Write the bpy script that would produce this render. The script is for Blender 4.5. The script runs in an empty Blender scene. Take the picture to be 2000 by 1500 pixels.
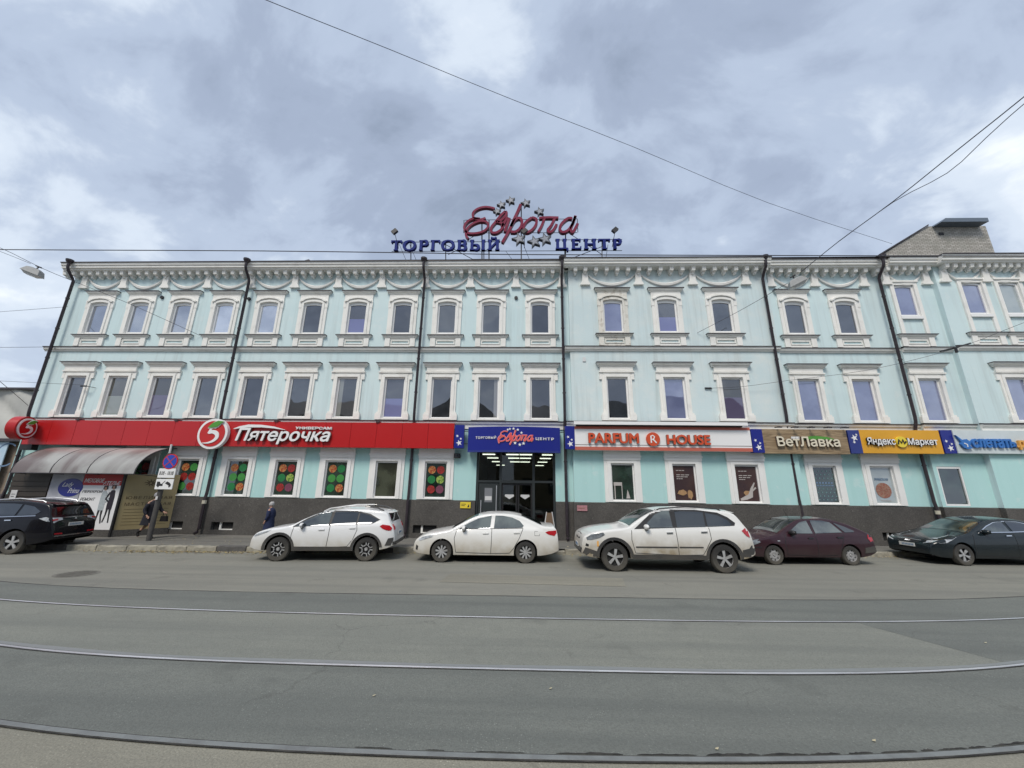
import bpy, bmesh, math, random
import numpy as np
from mathutils import Vector, Matrix
from mathutils.bvhtree import BVHTree
random.seed(7)
S = bpy.context.scene
COL = S.collection
PI = math.pi

# ------------------------------------------------------------------ camera
PITCH, YAW, ROLL, CAMH = .25909444, .03045844, .01267103, 2.3
FPX = 750.0
def cam_axes():
    cy, sy = math.cos(YAW), math.sin(YAW); cp, sp = math.cos(PITCH), math.sin(PITCH)
    f = Vector((-sy*cp, cy*cp, sp)); rt = Vector((cy, sy, 0)); up = rt.cross(f)
    r2 = rt*math.cos(ROLL) + up*math.sin(ROLL); u2 = -rt*math.sin(ROLL) + up*math.cos(ROLL)
    return r2, u2, f
CR, CU, CF = cam_axes()
cd = bpy.data.cameras.new('camera'); cam = bpy.data.objects.new('camera', cd); COL.objects.link(cam)
mw = Matrix(((CR.x, CU.x, -CF.x, 0), (CR.y, CU.y, -CF.y, 0), (CR.z, CU.z, -CF.z, CAMH), (0, 0, 0, 1)))
cam.matrix_world = mw
cd.sensor_width = 36; cd.lens = 36*FPX/2000; cd.clip_start = .05; cd.clip_end = 3000
S.camera = cam
def ray(px, py): return CF + CR*((px-1000)/FPX) + CU*((750-py)/FPX)
def at(px, py, Y):                       # photo pixel on the vertical plane y = Y
    d = ray(px, py); t = Y/d.y; return Vector((d.x*t, Y, CAMH + d.z*t))
def ground(px, py, Z=0.0):               # photo pixel on the horizontal plane z = Z
    d = ray(px, py); t = (Z-CAMH)/d.z; return Vector((d.x*t, d.y*t, Z))

# ------------------------------------------------------------------ world / sun / exposure
SUN_EL, SUN_AZ = math.radians(52), math.radians(201)   # azimuth clockwise from +Y (north): behind the camera, a bit left
w = bpy.data.worlds.new('World'); S.world = w; w.use_nodes = True
nt = w.node_tree; N = nt.nodes; Lk = nt.links; N.clear()
def nd(tree, t, **k):
    n = tree.nodes.new(t)
    for a, b in k.items(): setattr(n, a, b)
    return n
out = nd(nt, 'ShaderNodeOutputWorld'); bg = nd(nt, 'ShaderNodeBackground'); bg2 = nd(nt, 'ShaderNodeBackground')
sky = nd(nt, 'ShaderNodeTexSky', sky_type='NISHITA'); sky.sun_disc = False
sky.sun_elevation = SUN_EL; sky.sun_rotation = SUN_AZ
bg.inputs[1].default_value = .06
Lk.new(sky.outputs[0], bg.inputs[0])
tc = nd(nt, 'ShaderNodeTexCoord'); sep = nd(nt, 'ShaderNodeSeparateXYZ'); Lk.new(tc.outputs['Generated'], sep.inputs[0])
mx = nd(nt, 'ShaderNodeMath', operation='MAXIMUM'); Lk.new(sep.outputs[2], mx.inputs[0]); mx.inputs[1].default_value = 0.0
ad = nd(nt, 'ShaderNodeMath', operation='ADD'); Lk.new(mx.outputs[0], ad.inputs[0]); ad.inputs[1].default_value = .55
dx = nd(nt, 'ShaderNodeMath', operation='DIVIDE'); dy = nd(nt, 'ShaderNodeMath', operation='DIVIDE')
Lk.new(sep.outputs[0], dx.inputs[0]); Lk.new(ad.outputs[0], dx.inputs[1]); Lk.new(sep.outputs[1], dy.inputs[0]); Lk.new(ad.outputs[0], dy.inputs[1])
cb = nd(nt, 'ShaderNodeCombineXYZ'); Lk.new(dx.outputs[0], cb.inputs[0]); Lk.new(dy.outputs[0], cb.inputs[1])
def wnoise(scale, detail, rough, dist, off, stretch=(1, 1, 1)):
    mp = nd(nt, 'ShaderNodeMapping'); mp.inputs['Location'].default_value = off; mp.inputs['Scale'].default_value = stretch
    mp.inputs['Rotation'].default_value = (0, 0, .5)
    n = nd(nt, 'ShaderNodeTexNoise'); n.inputs['Scale'].default_value = scale; n.inputs['Detail'].default_value = detail
    n.inputs['Roughness'].default_value = rough; n.inputs['Distortion'].default_value = dist
    Lk.new(cb.outputs[0], mp.inputs[0]); Lk.new(mp.outputs[0], n.inputs[0]); return n
n1 = wnoise(1.7, 6, .55, .35, (3.1, 1.7, .4), (1, 1.3, 1)); n2 = wnoise(4.2, 7, .58, .4, (7.7, 2.2, 5.1), (1, 1.3, 1))
mixn = nd(nt, 'ShaderNodeMath', operation='MULTIPLY_ADD'); mixn.inputs[1].default_value = .4
Lk.new(n2.outputs[0], mixn.inputs[0]); 
sc1 = nd(nt, 'ShaderNodeMath', operation='MULTIPLY'); sc1.inputs[1].default_value = .6; Lk.new(n1.outputs[0], sc1.inputs[0]); Lk.new(sc1.outputs[0], mixn.inputs[2])
rp = nd(nt, 'ShaderNodeValToRGB'); Lk.new(mixn.outputs[0], rp.inputs[0])
rp.color_ramp.interpolation = 'EASE'
e = rp.color_ramp.elements
e[0].position = .34; e[0].color = (.31, .375, .495, 1)
e[1].position = .67; e[1].color = (1.08, 1.13, 1.17, 1)
for p, c in ((.43, (.40, .475, .62, 1)), (.50, (.51, .60, .755, 1)), (.57, (.74, .83, .95, 1))):
    q = e.new(p); q.color = c
# paler towards the horizon
hz = nd(nt, 'ShaderNodeMapRange'); Lk.new(sep.outputs[2], hz.inputs[0]); hz.inputs[1].default_value = 0; hz.inputs[2].default_value = .55
hz.inputs[3].default_value = .38; hz.inputs[4].default_value = 0
mh = nd(nt, 'ShaderNodeMixRGB'); Lk.new(hz.outputs[0], mh.inputs[0]); Lk.new(rp.outputs[0], mh.inputs[1]); mh.inputs[2].default_value = (.70, .78, .90, 1)
Lk.new(mh.outputs[0], bg2.inputs[0]); bg2.inputs[1].default_value = .60
ms = nd(nt, 'ShaderNodeMixShader'); ms.inputs[0].default_value = .93
Lk.new(bg.outputs[0], ms.inputs[1]); Lk.new(bg2.outputs[0], ms.inputs[2]); Lk.new(ms.outputs[0], out.inputs[0])

sd = bpy.data.lights.new('sun', 'SUN'); sun = bpy.data.objects.new('sun', sd); COL.objects.link(sun)
sd.energy = 1.5; sd.angle = math.radians(20); sd.color = (1, .935, .84)
sdir = Vector((math.sin(SUN_AZ)*math.cos(SUN_EL), math.cos(SUN_AZ)*math.cos(SUN_EL), math.sin(SUN_EL)))
sun.rotation_euler = sdir.to_track_quat('Z', 'Y').to_euler()
sun.location = (0, -20, 30)
S.view_settings.view_transform = 'Standard'; S.view_settings.look = 'None'; S.view_settings.exposure = 0.80; S.view_settings.gamma = 1
S.view_settings.use_curve_mapping = False
S.render.engine = 'CYCLES'

# ------------------------------------------------------------------ materials
def s2l(c): c /= 255; return c/12.92 if c <= .04045 else ((c+.055)/1.055)**2.4
def rgb(r, g, b): return (s2l(r), s2l(g), s2l(b), 1)
MATS = {}
def mat(name, color, rough=.7, metal=0, noise=0, nscale=4, dark=None, bump=0, bscale=60, coat=0, emit=0, spec=None, streak=False, ior=None, coord='Object', nlo=.42, nhi=.68, rain=None):
    """principled material; noise mixes 'dark' over the colour, bump is a fine relief"""
    if name in MATS: return MATS[name]
    m = bpy.data.materials.new(name); m.use_nodes = True; t = m.node_tree; b = t.nodes['Principled BSDF']
    b.inputs['Base Color'].default_value = color; b.inputs['Roughness'].default_value = rough; b.inputs['Metallic'].default_value = metal
    if spec is not None: b.inputs['Specular IOR Level'].default_value = spec
    if ior: b.inputs['IOR'].default_value = ior
    if coat: b.inputs['Coat Weight'].default_value = coat; b.inputs['Coat Roughness'].default_value = .04
    if emit: b.inputs['Emission Color'].default_value = color; b.inputs['Emission Strength'].default_value = emit
    tcn = None
    if noise or bump:
        tcn = nd(t, 'ShaderNodeTexCoord')
        geo = nd(t, 'ShaderNodeNewGeometry')
        src = geo.outputs['Position'] if coord == 'World' else tcn.outputs['Object']
    if noise:
        n = nd(t, 'ShaderNodeTexNoise'); n.inputs['Scale'].default_value = nscale; n.inputs['Detail'].default_value = 7; n.inputs['Roughness'].default_value = .62
        if streak:
            mp = nd(t, 'ShaderNodeMapping'); mp.inputs['Scale'].default_value = (1, 1, .18); t.links.new(src, mp.inputs[0]); t.links.new(mp.outputs[0], n.inputs[0])
        else: t.links.new(src, n.inputs[0])
        r = nd(t, 'ShaderNodeMapRange'); r.inputs[1].default_value = nlo; r.inputs[2].default_value = nhi; r.inputs[4].default_value = noise
        t.links.new(n.outputs[0], r.inputs[0])
        x = nd(t, 'ShaderNodeMixRGB'); x.inputs[1].default_value = color; x.inputs[2].default_value = dark or tuple(c*.55 for c in color[:3])+(1,)
        t.links.new(r.outputs[0], x.inputs[0]); t.links.new(x.outputs[0], b.inputs['Base Color'])
        if rain:                              # grey runs left by rain water, and a few blotches of old paint
            mp = nd(t, 'ShaderNodeMapping'); mp.inputs['Scale'].default_value = (4.5, 4.5, .22); t.links.new(src, mp.inputs[0])
            n = nd(t, 'ShaderNodeTexNoise'); n.inputs['Scale'].default_value = 1; n.inputs['Detail'].default_value = 6; n.inputs['Roughness'].default_value = .6; t.links.new(mp.outputs[0], n.inputs[0])
            r = nd(t, 'ShaderNodeMapRange'); r.inputs[1].default_value = .50; r.inputs[2].default_value = .74; r.inputs[4].default_value = .55; t.links.new(n.outputs[0], r.inputs[0])
            y = nd(t, 'ShaderNodeMixRGB'); y.inputs[2].default_value = rain; t.links.new(r.outputs[0], y.inputs[0]); t.links.new(x.outputs[0], y.inputs[1])
            n = nd(t, 'ShaderNodeTexNoise'); n.inputs['Scale'].default_value = 1.9; n.inputs['Detail'].default_value = 9; n.inputs['Roughness'].default_value = .7; t.links.new(src, n.inputs[0])
            r = nd(t, 'ShaderNodeMapRange'); r.inputs[1].default_value = .58; r.inputs[2].default_value = .62; r.inputs[4].default_value = .22; t.links.new(n.outputs[0], r.inputs[0])
            z = nd(t, 'ShaderNodeMixRGB'); z.inputs[2].default_value = (.74, .78, .77, 1); t.links.new(r.outputs[0], z.inputs[0]); t.links.new(y.outputs[0], z.inputs[1]); t.links.new(z.outputs[0], b.inputs['Base Color'])
    if bump:
        n = nd(t, 'ShaderNodeTexNoise'); n.inputs['Scale'].default_value = bscale; n.inputs['Detail'].default_value = 4
        t.links.new(src, n.inputs[0])
        bp = nd(t, 'ShaderNodeBump'); bp.inputs['Strength'].default_value = bump; bp.inputs['Distance'].default_value = .02
        t.links.new(n.outputs[0], bp.inputs['Height']); t.links.new(bp.outputs[0], b.inputs['Normal'])
    MATS[name] = m; return m

M_wall = mat('aqua plaster', (.59, .73, .745, 1), .85, noise=.42, nscale=.55, dark=(.68, .765, .765, 1), bump=.12, bscale=22, coord='World', streak=True, rain=(.44, .52, .52, 1))
M_wall2 = mat('fresh aqua plaster', (.455, .70, .69, 1), .85, noise=.5, nscale=.8, dark=(.40, .64, .63, 1), bump=.1, bscale=22, coord='World', streak=True, rain=(.39, .64, .62, 1))
M_wallc = mat('weathered aqua plaster', (.60, .71, .725, 1), .88, noise=.75, nscale=1.1, dark=(.70, .75, .73, 1), bump=.18, bscale=14, coord='World', rain=(.44, .50, .49, 1))
M_trim = mat('white moulding paint', (.82, .81, .77, 1), .75, noise=.5, nscale=2.2, dark=(.56, .54, .50, 1), bump=.06, bscale=20, coord='World', nlo=.5, nhi=.75)
M_trim2 = mat('fresh white moulding paint', (.82, .82, .80, 1), .6, noise=.25, nscale=2, dark=(.65, .65, .62, 1), coord='World')
M_trimold = mat('flaking white moulding paint', (.72, .70, .64, 1), .85, noise=.8, nscale=4.5, dark=(.32, .27, .20, 1), bump=.3, bscale=14, coord='World', nlo=.54, nhi=.72)
M_frame = mat('white plastic frame', (.80, .80, .79, 1), .35)
M_flash = mat('dark metal flashing', (.035, .028, .032, 1), .45, noise=.5, nscale=2, dark=(.12, .10, .10, 1), coord='World')
M_pipe = mat('dark brown painted pipe', (.030, .022, .028, 1), .4, noise=.4, nscale=6, dark=(.10, .09, .09, 1), coord='World', nlo=.55)
M_joint = mat('cream collar paint', (.55, .52, .42, 1), .6)
M_greyw = mat('grey hall cladding', (.50, .50, .47, 1), .8, noise=.5, nscale=.6, dark=(.38, .38, .37, 1), coord='World')
M_tan = mat('tan plaster', (.28, .22, .17, 1), .85, noise=.5, nscale=1.5, coord='World')
M_red = mat('red composite panel', (.46, .012, .014, 1), .32, noise=.25, nscale=.7, dark=(.38, .010, .012, 1), coord='World')
M_redd = mat('red print', (.52, .02, .02, 1), .5)
M_white = mat('white acrylic', (.82, .82, .82, 1), .35)
M_whitedirty = mat('off white panel', (.66, .66, .66, 1), .45, noise=.4, nscale=2, coord='World')
M_blue = mat('deep blue panel', (.010, .018, .22, 1), .35)
M_blued = mat('faded blue panel', (.022, .035, .20, 1), .4, noise=.4, nscale=1.5, dark=(.03, .06, .22, 1), coord='World')
M_navyletter = mat('navy letter', (.018, .032, .19, 1), .65, spec=.15, noise=.3, nscale=3)
M_burg = mat('burgundy letter face', (.19, .02, .05, 1), .65, spec=.15, noise=.5, nscale=2.5, dark=(.27, .07, .11, 1))
M_pinkred = mat('coral script', (.80, .10, .10, 1), .4)
M_pale = mat('pale pink outline', (.75, .42, .42, 1), .4)
M_silver = mat('silver star face', (.27, .29, .34, 1), .4, noise=.5, nscale=4)
M_starside = mat('dark star return', (.05, .06, .08, 1), .4)
M_steel = mat('dark steel framing', (.05, .045, .05, 1), .5)
M_orange = mat('orange red letter', (.62, .085, .03, 1), .4, noise=.3, nscale=6)
M_letterside = mat('letter return', (.16, .12, .11, 1), .5)
M_salmon = mat('salmon stripe', (.50, .13, .09, 1), .5)
M_dark = mat('near black', (.015, .015, .017, 1), .5)
M_blacktxt = mat('black lettering', (.02, .02, .022, 1), .6)
M_yellow = mat('amber yellow panel', (.72, .36, .02, 1), .4, noise=.2, nscale=1, coord='World')
M_yellowb = mat('bright yellow', (.80, .62, .05, 1), .45)
M_palepan = mat('pale grey blue panel', (.60, .66, .67, 1), .4, noise=.3, nscale=1.2, coord='World')
M_letblue = mat('azure letter', (.03, .16, .48, 1), .4)
M_letor = mat('orange letter', (.75, .38, .08, 1), .4)
M_cream = mat('cream letter', (.72, .66, .52, 1), .5)
M_green = mat('leaf green', (.08, .30, .04, 1), .5)
M_pinksign = mat('faded pink sign', (.45, .22, .24, 1), .6, noise=.6, nscale=14)
M_gold = mat('dull gold film', (.32, .26, .135, 1), .5, noise=.4, nscale=1.3, dark=(.25, .20, .10, 1), coord='World')
M_goldd = mat('brown emboss print', (.10, .07, .035, 1), .6)
M_brownslat = mat('dark brown slats', (.045, .036, .028, 1), .6, noise=.4, nscale=3)
M_alum = mat('dark aluminium', (.035, .042, .045, 1), .35, metal=.0)
M_granite_base = mat('concrete kerb stone', (.34, .32, .26, 1), .9, noise=.7, nscale=6, dark=(.16, .15, .13, 1), bump=.4, bscale=30, coord='World')
M_kerbdark = mat('dark kerb stone', (.11, .105, .10, 1), .9, noise=.6, nscale=7, dark=(.06, .06, .06, 1), bump=.4, bscale=30, coord='World')
M_skin = mat('skin', (.45, .26, .19, 1), .6)
M_wood = mat('wood slat', (.13, .08, .045, 1), .7, noise=.4, nscale=5)
M_lampbody = mat('grey lamp housing', (.30, .31, .31, 1), .5, noise=.4, nscale=5)
M_lampglass = mat('lamp diffuser', (.55, .56, .56, 1), .25)
M_wire = mat('overhead wire', (.06, .06, .075, 1), .6)
M_concpole = mat('weathered post', (.075, .07, .065, 1), .7, noise=.5, nscale=9, dark=(.03, .035, .045, 1))
M_lamp = mat('lit ceiling strip', (1, .93, .80, 1), .5, emit=2.2)
M_railsteel = mat('worn rail steel', (.72, .74, .78, 1), .38, metal=.45, noise=.75, nscale=.35, dark=(.20, .19, .20, 1), coord='World')
M_polish = mat('polished dusty asphalt', (.215, .228, .232, 1), .45, noise=.6, nscale=1.2, dark=(.19, .20, .20, 1), coord='World')
M_railpale = mat('dull rail steel', (.215, .23, .23, 1), .5, metal=.1, noise=.5, nscale=4, dark=(.10, .10, .105, 1), coord='World')
M_groove = mat('rail groove dirt', (.018, .017, .016, 1), .9, noise=.5, nscale=5, dark=(.09, .085, .075, 1), coord='World')
M_seam = mat('bitumen seam', (.035, .033, .032, 1), .8)

def granite():
    m = bpy.data.materials.new('dark granite chip render'); m.use_nodes = True; t = m.node_tree; b = t.nodes['Principled BSDF']
    g = nd(t, 'ShaderNodeNewGeometry'); v = nd(t, 'ShaderNodeTexVoronoi'); v.inputs['Scale'].default_value = 45
    n = nd(t, 'ShaderNodeTexNoise'); n.inputs['Scale'].default_value = .9; n.inputs['Detail'].default_value = 8; n.inputs['Roughness'].default_value = .65
    t.links.new(g.outputs['Position'], v.inputs[0]); t.links.new(g.outputs['Position'], n.inputs[0])
    r = nd(t, 'ShaderNodeValToRGB'); t.links.new(v.outputs['Color'], r.inputs[0])
    e = r.color_ramp.elements; e[0].position = .2; e[0].color = (.055, .052, .048, 1); e[1].position = 1; e[1].color = (.155, .145, .13, 1)
    q = e.new(.9); q.color = (.10, .093, .085, 1)
    x = nd(t, 'ShaderNodeMixRGB', blend_type='MULTIPLY'); x.inputs[0].default_value = 1
    r2 = nd(t, 'ShaderNodeMapRange'); r2.inputs[1].default_value = .3; r2.inputs[2].default_value = .7; r2.inputs[3].default_value = .78; r2.inputs[4].default_value = 1.35
    t.links.new(n.outputs[0], r2.inputs[0]); t.links.new(r.outputs[0], x.inputs[1]); t.links.new(r2.outputs[0], x.inputs[2])
    # scattered pale chips
    w2 = nd(t, 'ShaderNodeTexNoise'); w2.inputs['Scale'].default_value = 9; w2.inputs['Detail'].default_value = 3; t.links.new(g.outputs['Position'], w2.inputs[0])
    r3 = nd(t, 'ShaderNodeMapRange'); r3.inputs[1].default_value = .70; r3.inputs[2].default_value = .76; r3.inputs[4].default_value = .55; t.links.new(w2.outputs[0], r3.inputs[0])
    x2 = nd(t, 'ShaderNodeMixRGB'); x2.inputs[2].default_value = (.26, .25, .23, 1)
    t.links.new(r3.outputs[0], x2.inputs[0]); t.links.new(x.outputs[0], x2.inputs[1]); t.links.new(x2.outputs[0], b.inputs['Base Color'])
    b.inputs['Roughness'].default_value = .75
    return m
M_granite = granite()

def asphalt(name, base, light, dark, seed, speck=.5, patch=.5):
    m = bpy.data.materials.new(name); m.use_nodes = True; t = m.node_tree; b = t.nodes['Principled BSDF']; L = t.links
    g = nd(t, 'ShaderNodeNewGeometry'); mp = nd(t, 'ShaderNodeMapping'); mp.inputs['Location'].default_value = (seed, seed*2.3, 0); L.new(g.outputs['Position'], mp.inputs[0])
    def noise(s, d=6, r=.6, st=(1, 1, 1)):
        m2 = nd(t, 'ShaderNodeMapping'); m2.inputs['Scale'].default_value = st; L.new(mp.outputs[0], m2.inputs[0])
        n = nd(t, 'ShaderNodeTexNoise'); n.inputs['Scale'].default_value = s; n.inputs['Detail'].default_value = d; n.inputs['Roughness'].default_value = r; L.new(m2.outputs[0], n.inputs[0]); return n
    def rng(src, a, bb, c, d):
        q = nd(t, 'ShaderNodeMapRange'); q.inputs[1].default_value = a; q.inputs[2].default_value = bb; q.inputs[3].default_value = c; q.inputs[4].default_value = d; L.new(src, q.inputs[0]); return q.outputs[0]
    def mix(f, a, c):
        x = nd(t, 'ShaderNodeMixRGB')
        for i, s in ((0, f), (1, a), (2, c)):
            if isinstance(s, (tuple, float, int)): x.inputs[i].default_value = s
            else: L.new(s, x.inputs[i])
        return x.outputs[0]
    big = noise(.35, 6, .6, (.5, 1.6, 1)); med = noise(2.2, 6, .65, (.7, 1.2, 1)); fine = noise(55, 3, .7); 
    c = mix(rng(big.outputs[0], .38, .66, 0, patch), base, light)
    c = mix(rng(med.outputs[0], .45, .75, 0, .45*patch), c, dark)
    lane = noise(1, 5, .55, (.07, 1.9, 1)); c = mix(rng(lane.outputs[0], .46, .66, 0, .75), c, dark)
    blot_ = noise(.9, 5, .6); c = mix(rng(blot_.outputs[0], .60, .68, 0, .30), c, tuple(v*.62 for v in dark[:3])+(1,))
    c = mix(rng(fine.outputs[0], .42, .66, 0, .65), c, tuple(v*.62 for v in base[:3])+(1,))
    vo = nd(t, 'ShaderNodeTexVoronoi'); vo.inputs['Scale'].default_value = 52; L.new(mp.outputs[0], vo.inputs[0])
    sx = nd(t, 'ShaderNodeSeparateXYZ'); L.new(vo.outputs['Color'], sx.inputs[0])
    chip = nd(t, 'ShaderNodeMath', operation='MULTIPLY'); L.new(rng(sx.outputs[0], .86, .90, 0, speck), chip.inputs[0]); L.new(rng(vo.outputs['Distance'], .25, .4, 1, 0), chip.inputs[1])
    cm_ = noise(1.6, 4, .65); chm = nd(t, 'ShaderNodeMath', operation='MULTIPLY'); L.new(chip.outputs[0], chm.inputs[0]); L.new(rng(cm_.outputs[0], .42, .66, .12, 1), chm.inputs[1])
    c = mix(chm.outputs[0], c, tuple(min(1, v*2.1) for v in light[:3])+(1,))
    # cracks: thin lines on a warped cell net, only where a mask allows
    wv = nd(t, 'ShaderNodeTexVoronoi', feature='DISTANCE_TO_EDGE'); wv.inputs['Scale'].default_value = .33
    wn = noise(1.4, 5, .65); va = nd(t, 'ShaderNodeVectorMath', operation='MULTIPLY_ADD'); L.new(wn.outputs['Color'], va.inputs[0]); va.inputs[1].default_value = (.8, .8, 0); L.new(mp.outputs[0], va.inputs[2]); L.new(va.outputs[0], wv.inputs[0])
    mk = noise(.4, 2); cr = nd(t, 'ShaderNodeMath', operation='MULTIPLY'); L.new(rng(wv.outputs['Distance'], .002, .006, .22, 0), cr.inputs[0]); L.new(rng(mk.outputs[0], .53, .60, 0, 1), cr.inputs[1])
    c = mix(cr.outputs[0], c, (.04, .038, .035, 1))
    L.new(c, b.inputs['Base Color']); b.inputs['Roughness'].default_value = .82; b.inputs['Specular IOR Level'].default_value = .35
    bp = nd(t, 'ShaderNodeBump'); bp.inputs['Strength'].default_value = .5; bp.inputs['Distance'].default_value = .006
    ad2 = nd(t, 'ShaderNodeMath', operation='ADD'); L.new(fine.outputs[0], ad2.inputs[0]); L.new(vo.outputs['Distance'], ad2.inputs[1])
    L.new(ad2.outputs[0], bp.inputs['Height']); L.new(bp.outputs[0], b.inputs['Normal'])
    return m
M_road = asphalt('pale worn asphalt', (.228, .226, .197, 1), (.28, .273, .232, 1), (.178, .178, .16, 1), 3.0, .35, .8)
M_mid = asphalt('grey green asphalt between rails', (.208, .216, .192, 1), (.25, .256, .222, 1), (.168, .176, .16, 1), 11.0, .2, .9)
M_strip = asphalt('darker patched asphalt', (.158, .168, .155, 1), (.19, .20, .18, 1), (.128, .137, .128, 1), 23.0, .42, .9)
M_walk = asphalt('pavement asphalt', (.185, .178, .16, 1), (.22, .21, .185, 1), (.11, .11, .10, 1), 31.0, .25, .7)
M_near = asphalt('coarse near asphalt', (.255, .245, .20, 1), (.31, .295, .24, 1), (.18, .175, .15, 1), 41.0, .35, .7)

def brick_mat():
    m = bpy.data.materials.new('grey silicate brick'); m.use_nodes = True; t = m.node_tree; b = t.nodes['Principled BSDF']
    g = nd(t, 'ShaderNodeNewGeometry'); sp = nd(t, 'ShaderNodeSeparateXYZ'); t.links.new(g.outputs['Position'], sp.inputs[0])
    c = nd(t, 'ShaderNodeCombineXYZ'); t.links.new(sp.outputs[0], c.inputs[0]); t.links.new(sp.outputs[2], c.inputs[1])
    k = nd(t, 'ShaderNodeTexBrick'); t.links.new(c.outputs[0], k.inputs[0])
    k.inputs['Scale'].default_value = 1; k.inputs['Brick Width'].default_value = .27; k.inputs['Row Height'].default_value = .10; k.inputs['Mortar Size'].default_value = .012
    k.inputs['Color1'].default_value = (.36, .34, .30, 1); k.inputs['Color2'].default_value = (.50, .475, .43, 1); k.inputs['Mortar'].default_value = (.15, .14, .125, 1)
    n = nd(t, 'ShaderNodeTexNoise'); n.inputs['Scale'].default_value = 2.2; n.inputs['Detail'].default_value = 8; t.links.new(g.outputs['Position'], n.inputs[0])
    x = nd(t, 'ShaderNodeMixRGB'); x.inputs[2].default_value = (.25, .25, .215, 1); t.links.new(k.outputs[0], x.inputs[1])
    r = nd(t, 'ShaderNodeMapRange'); r.inputs[1].default_value = .45; r.inputs[2].default_value = .7; r.inputs[4].default_value = .6; t.links.new(n.outputs[0], r.inputs[0]); t.links.new(r.outputs[0], x.inputs[0])
    t.links.new(x.outputs[0], b.inputs['Base Color']); b.inputs['Roughness'].default_value = .9
    bp = nd(t, 'ShaderNodeBump'); bp.inputs['Strength'].default_value = .6; bp.inputs['Distance'].default_value = .02; t.links.new(k.outputs['Fac'], bp.inputs['Height']); bp.invert = True; t.links.new(bp.outputs[0], b.inputs['Normal'])
    return m
M_brick = brick_mat()

def wood_mat():
    m = bpy.data.materials.new('wood look sign board'); m.use_nodes = True; t = m.node_tree; b = t.nodes['Principled BSDF']
    g = nd(t, 'ShaderNodeNewGeometry'); mp = nd(t, 'ShaderNodeMapping'); mp.inputs['Scale'].default_value = (.5, 1, 5); t.links.new(g.outputs['Position'], mp.inputs[0])
    n = nd(t, 'ShaderNodeTexNoise'); n.inputs['Scale'].default_value = 2.5; n.inputs['Detail'].default_value = 8; n.inputs['Distortion'].default_value = 1.5; t.links.new(mp.outputs[0], n.inputs[0])
    r = nd(t, 'ShaderNodeValToRGB'); e = r.color_ramp.elements; e[0].position = .35; e[0].color = (.20, .14, .08, 1); e[1].position = .65; e[1].color = (.38, .28, .17, 1)
    t.links.new(n.outputs[0], r.inputs[0]); t.links.new(r.outputs[0], b.inputs['Base Color']); b.inputs['Roughness'].default_value = .6
    return m
M_woodsign = wood_mat()

def pane_mat(name, col, refl=.28, col2=None, split=None, tint=(.9, .93, 1), axis=2):
    """window pane: what stands behind the glass (blinds, dark room) and painted pale reflections as a diffuse layer under a coated reflecting layer"""
    m = bpy.data.materials.new(name); m.use_nodes = True; t = m.node_tree; t.nodes.clear(); L = t.links
    o = nd(t, 'ShaderNodeOutputMaterial'); d = nd(t, 'ShaderNodeBsdfDiffuse'); g = nd(t, 'ShaderNodeBsdfGlossy'); x = nd(t, 'ShaderNodeMixShader')
    g.inputs['Roughness'].default_value = .02; g.inputs['Color'].default_value = tint+(1,)
    tcn = nd(t, 'ShaderNodeTexCoord'); n = nd(t, 'ShaderNodeTexNoise'); n.inputs['Scale'].default_value = 1.4; n.inputs['Detail'].default_value = 4
    oi = nd(t, 'ShaderNodeObjectInfo'); va = nd(t, 'ShaderNodeVectorMath', operation='ADD'); L.new(tcn.outputs['Object'], va.inputs[0]); 
    sc = nd(t, 'ShaderNodeVectorMath', operation='SCALE'); L.new(oi.outputs['Random'], sc.inputs[0]); sc.inputs[3].default_value = 40; L.new(sc.outputs[0], va.inputs[1]); L.new(va.outputs[0], n.inputs[0])
    r = nd(t, 'ShaderNodeMixRGB'); r.inputs[1].default_value = col; r.inputs[2].default_value = col2 or tuple(c*.35 for c in col[:3])+(1,)
    if split is None:
        rr = nd(t, 'ShaderNodeMapRange'); rr.inputs[1].default_value = .4; rr.inputs[2].default_value = .62; L.new(n.outputs[0], rr.inputs[0]); L.new(rr.outputs[0], r.inputs[0])
    else:                                     # a blind drawn part of the way; also a painted pale reflection
        sp = nd(t, 'ShaderNodeSeparateXYZ'); L.new(tcn.outputs['Object'], sp.inputs[0]); c = nd(t, 'ShaderNodeMath', operation='GREATER_THAN'); c.inputs[1].default_value = split; L.new(sp.outputs[axis], c.inputs[0]); L.new(c.outputs[0], r.inputs[0])
    L.new(r.outputs[0], d.inputs[0])
    # slightly wavy glass
    w2 = nd(t, 'ShaderNodeTexNoise'); w2.inputs['Scale'].default_value = 1.1; w2.inputs['Detail'].default_value = 1; L.new(va.outputs[0], w2.inputs[0])
    bp = nd(t, 'ShaderNodeBump'); bp.inputs['Strength'].default_value = .25; bp.inputs['Distance'].default_value = .03; L.new(w2.outputs[0], bp.inputs['Height']); L.new(bp.outputs[0], g.inputs['Normal'])
    fr = nd(t, 'ShaderNodeLayerWeight'); fr.inputs['Blend'].default_value = .25
    f2 = nd(t, 'ShaderNodeMath', operation='MULTIPLY_ADD'); L.new(fr.outputs['Facing'], f2.inputs[0]); f2.inputs[1].default_value = .35; f2.inputs[2].default_value = refl
    L.new(f2.outputs[0], x.inputs[0]); L.new(d.outputs[0], x.inputs[1]); L.new(g.outputs[0], x.inputs[2]); L.new(x.outputs[0], o.inputs[0])
    return m
P_grey = pane_mat('pane over grey room', (.035, .04, .045, 1), .18)
P_sky = pane_mat('strongly reflecting pane', (.05, .055, .08, 1), .46)
P_bright = pane_mat('pane with painted cloud reflection', (.42, .44, .47, 1), .62)  # pale diffuse colour stands in for bright cloud mirrored in the glass
P_dark = pane_mat('pane over dark room', (.016, .018, .024, 1), .16)
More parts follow.
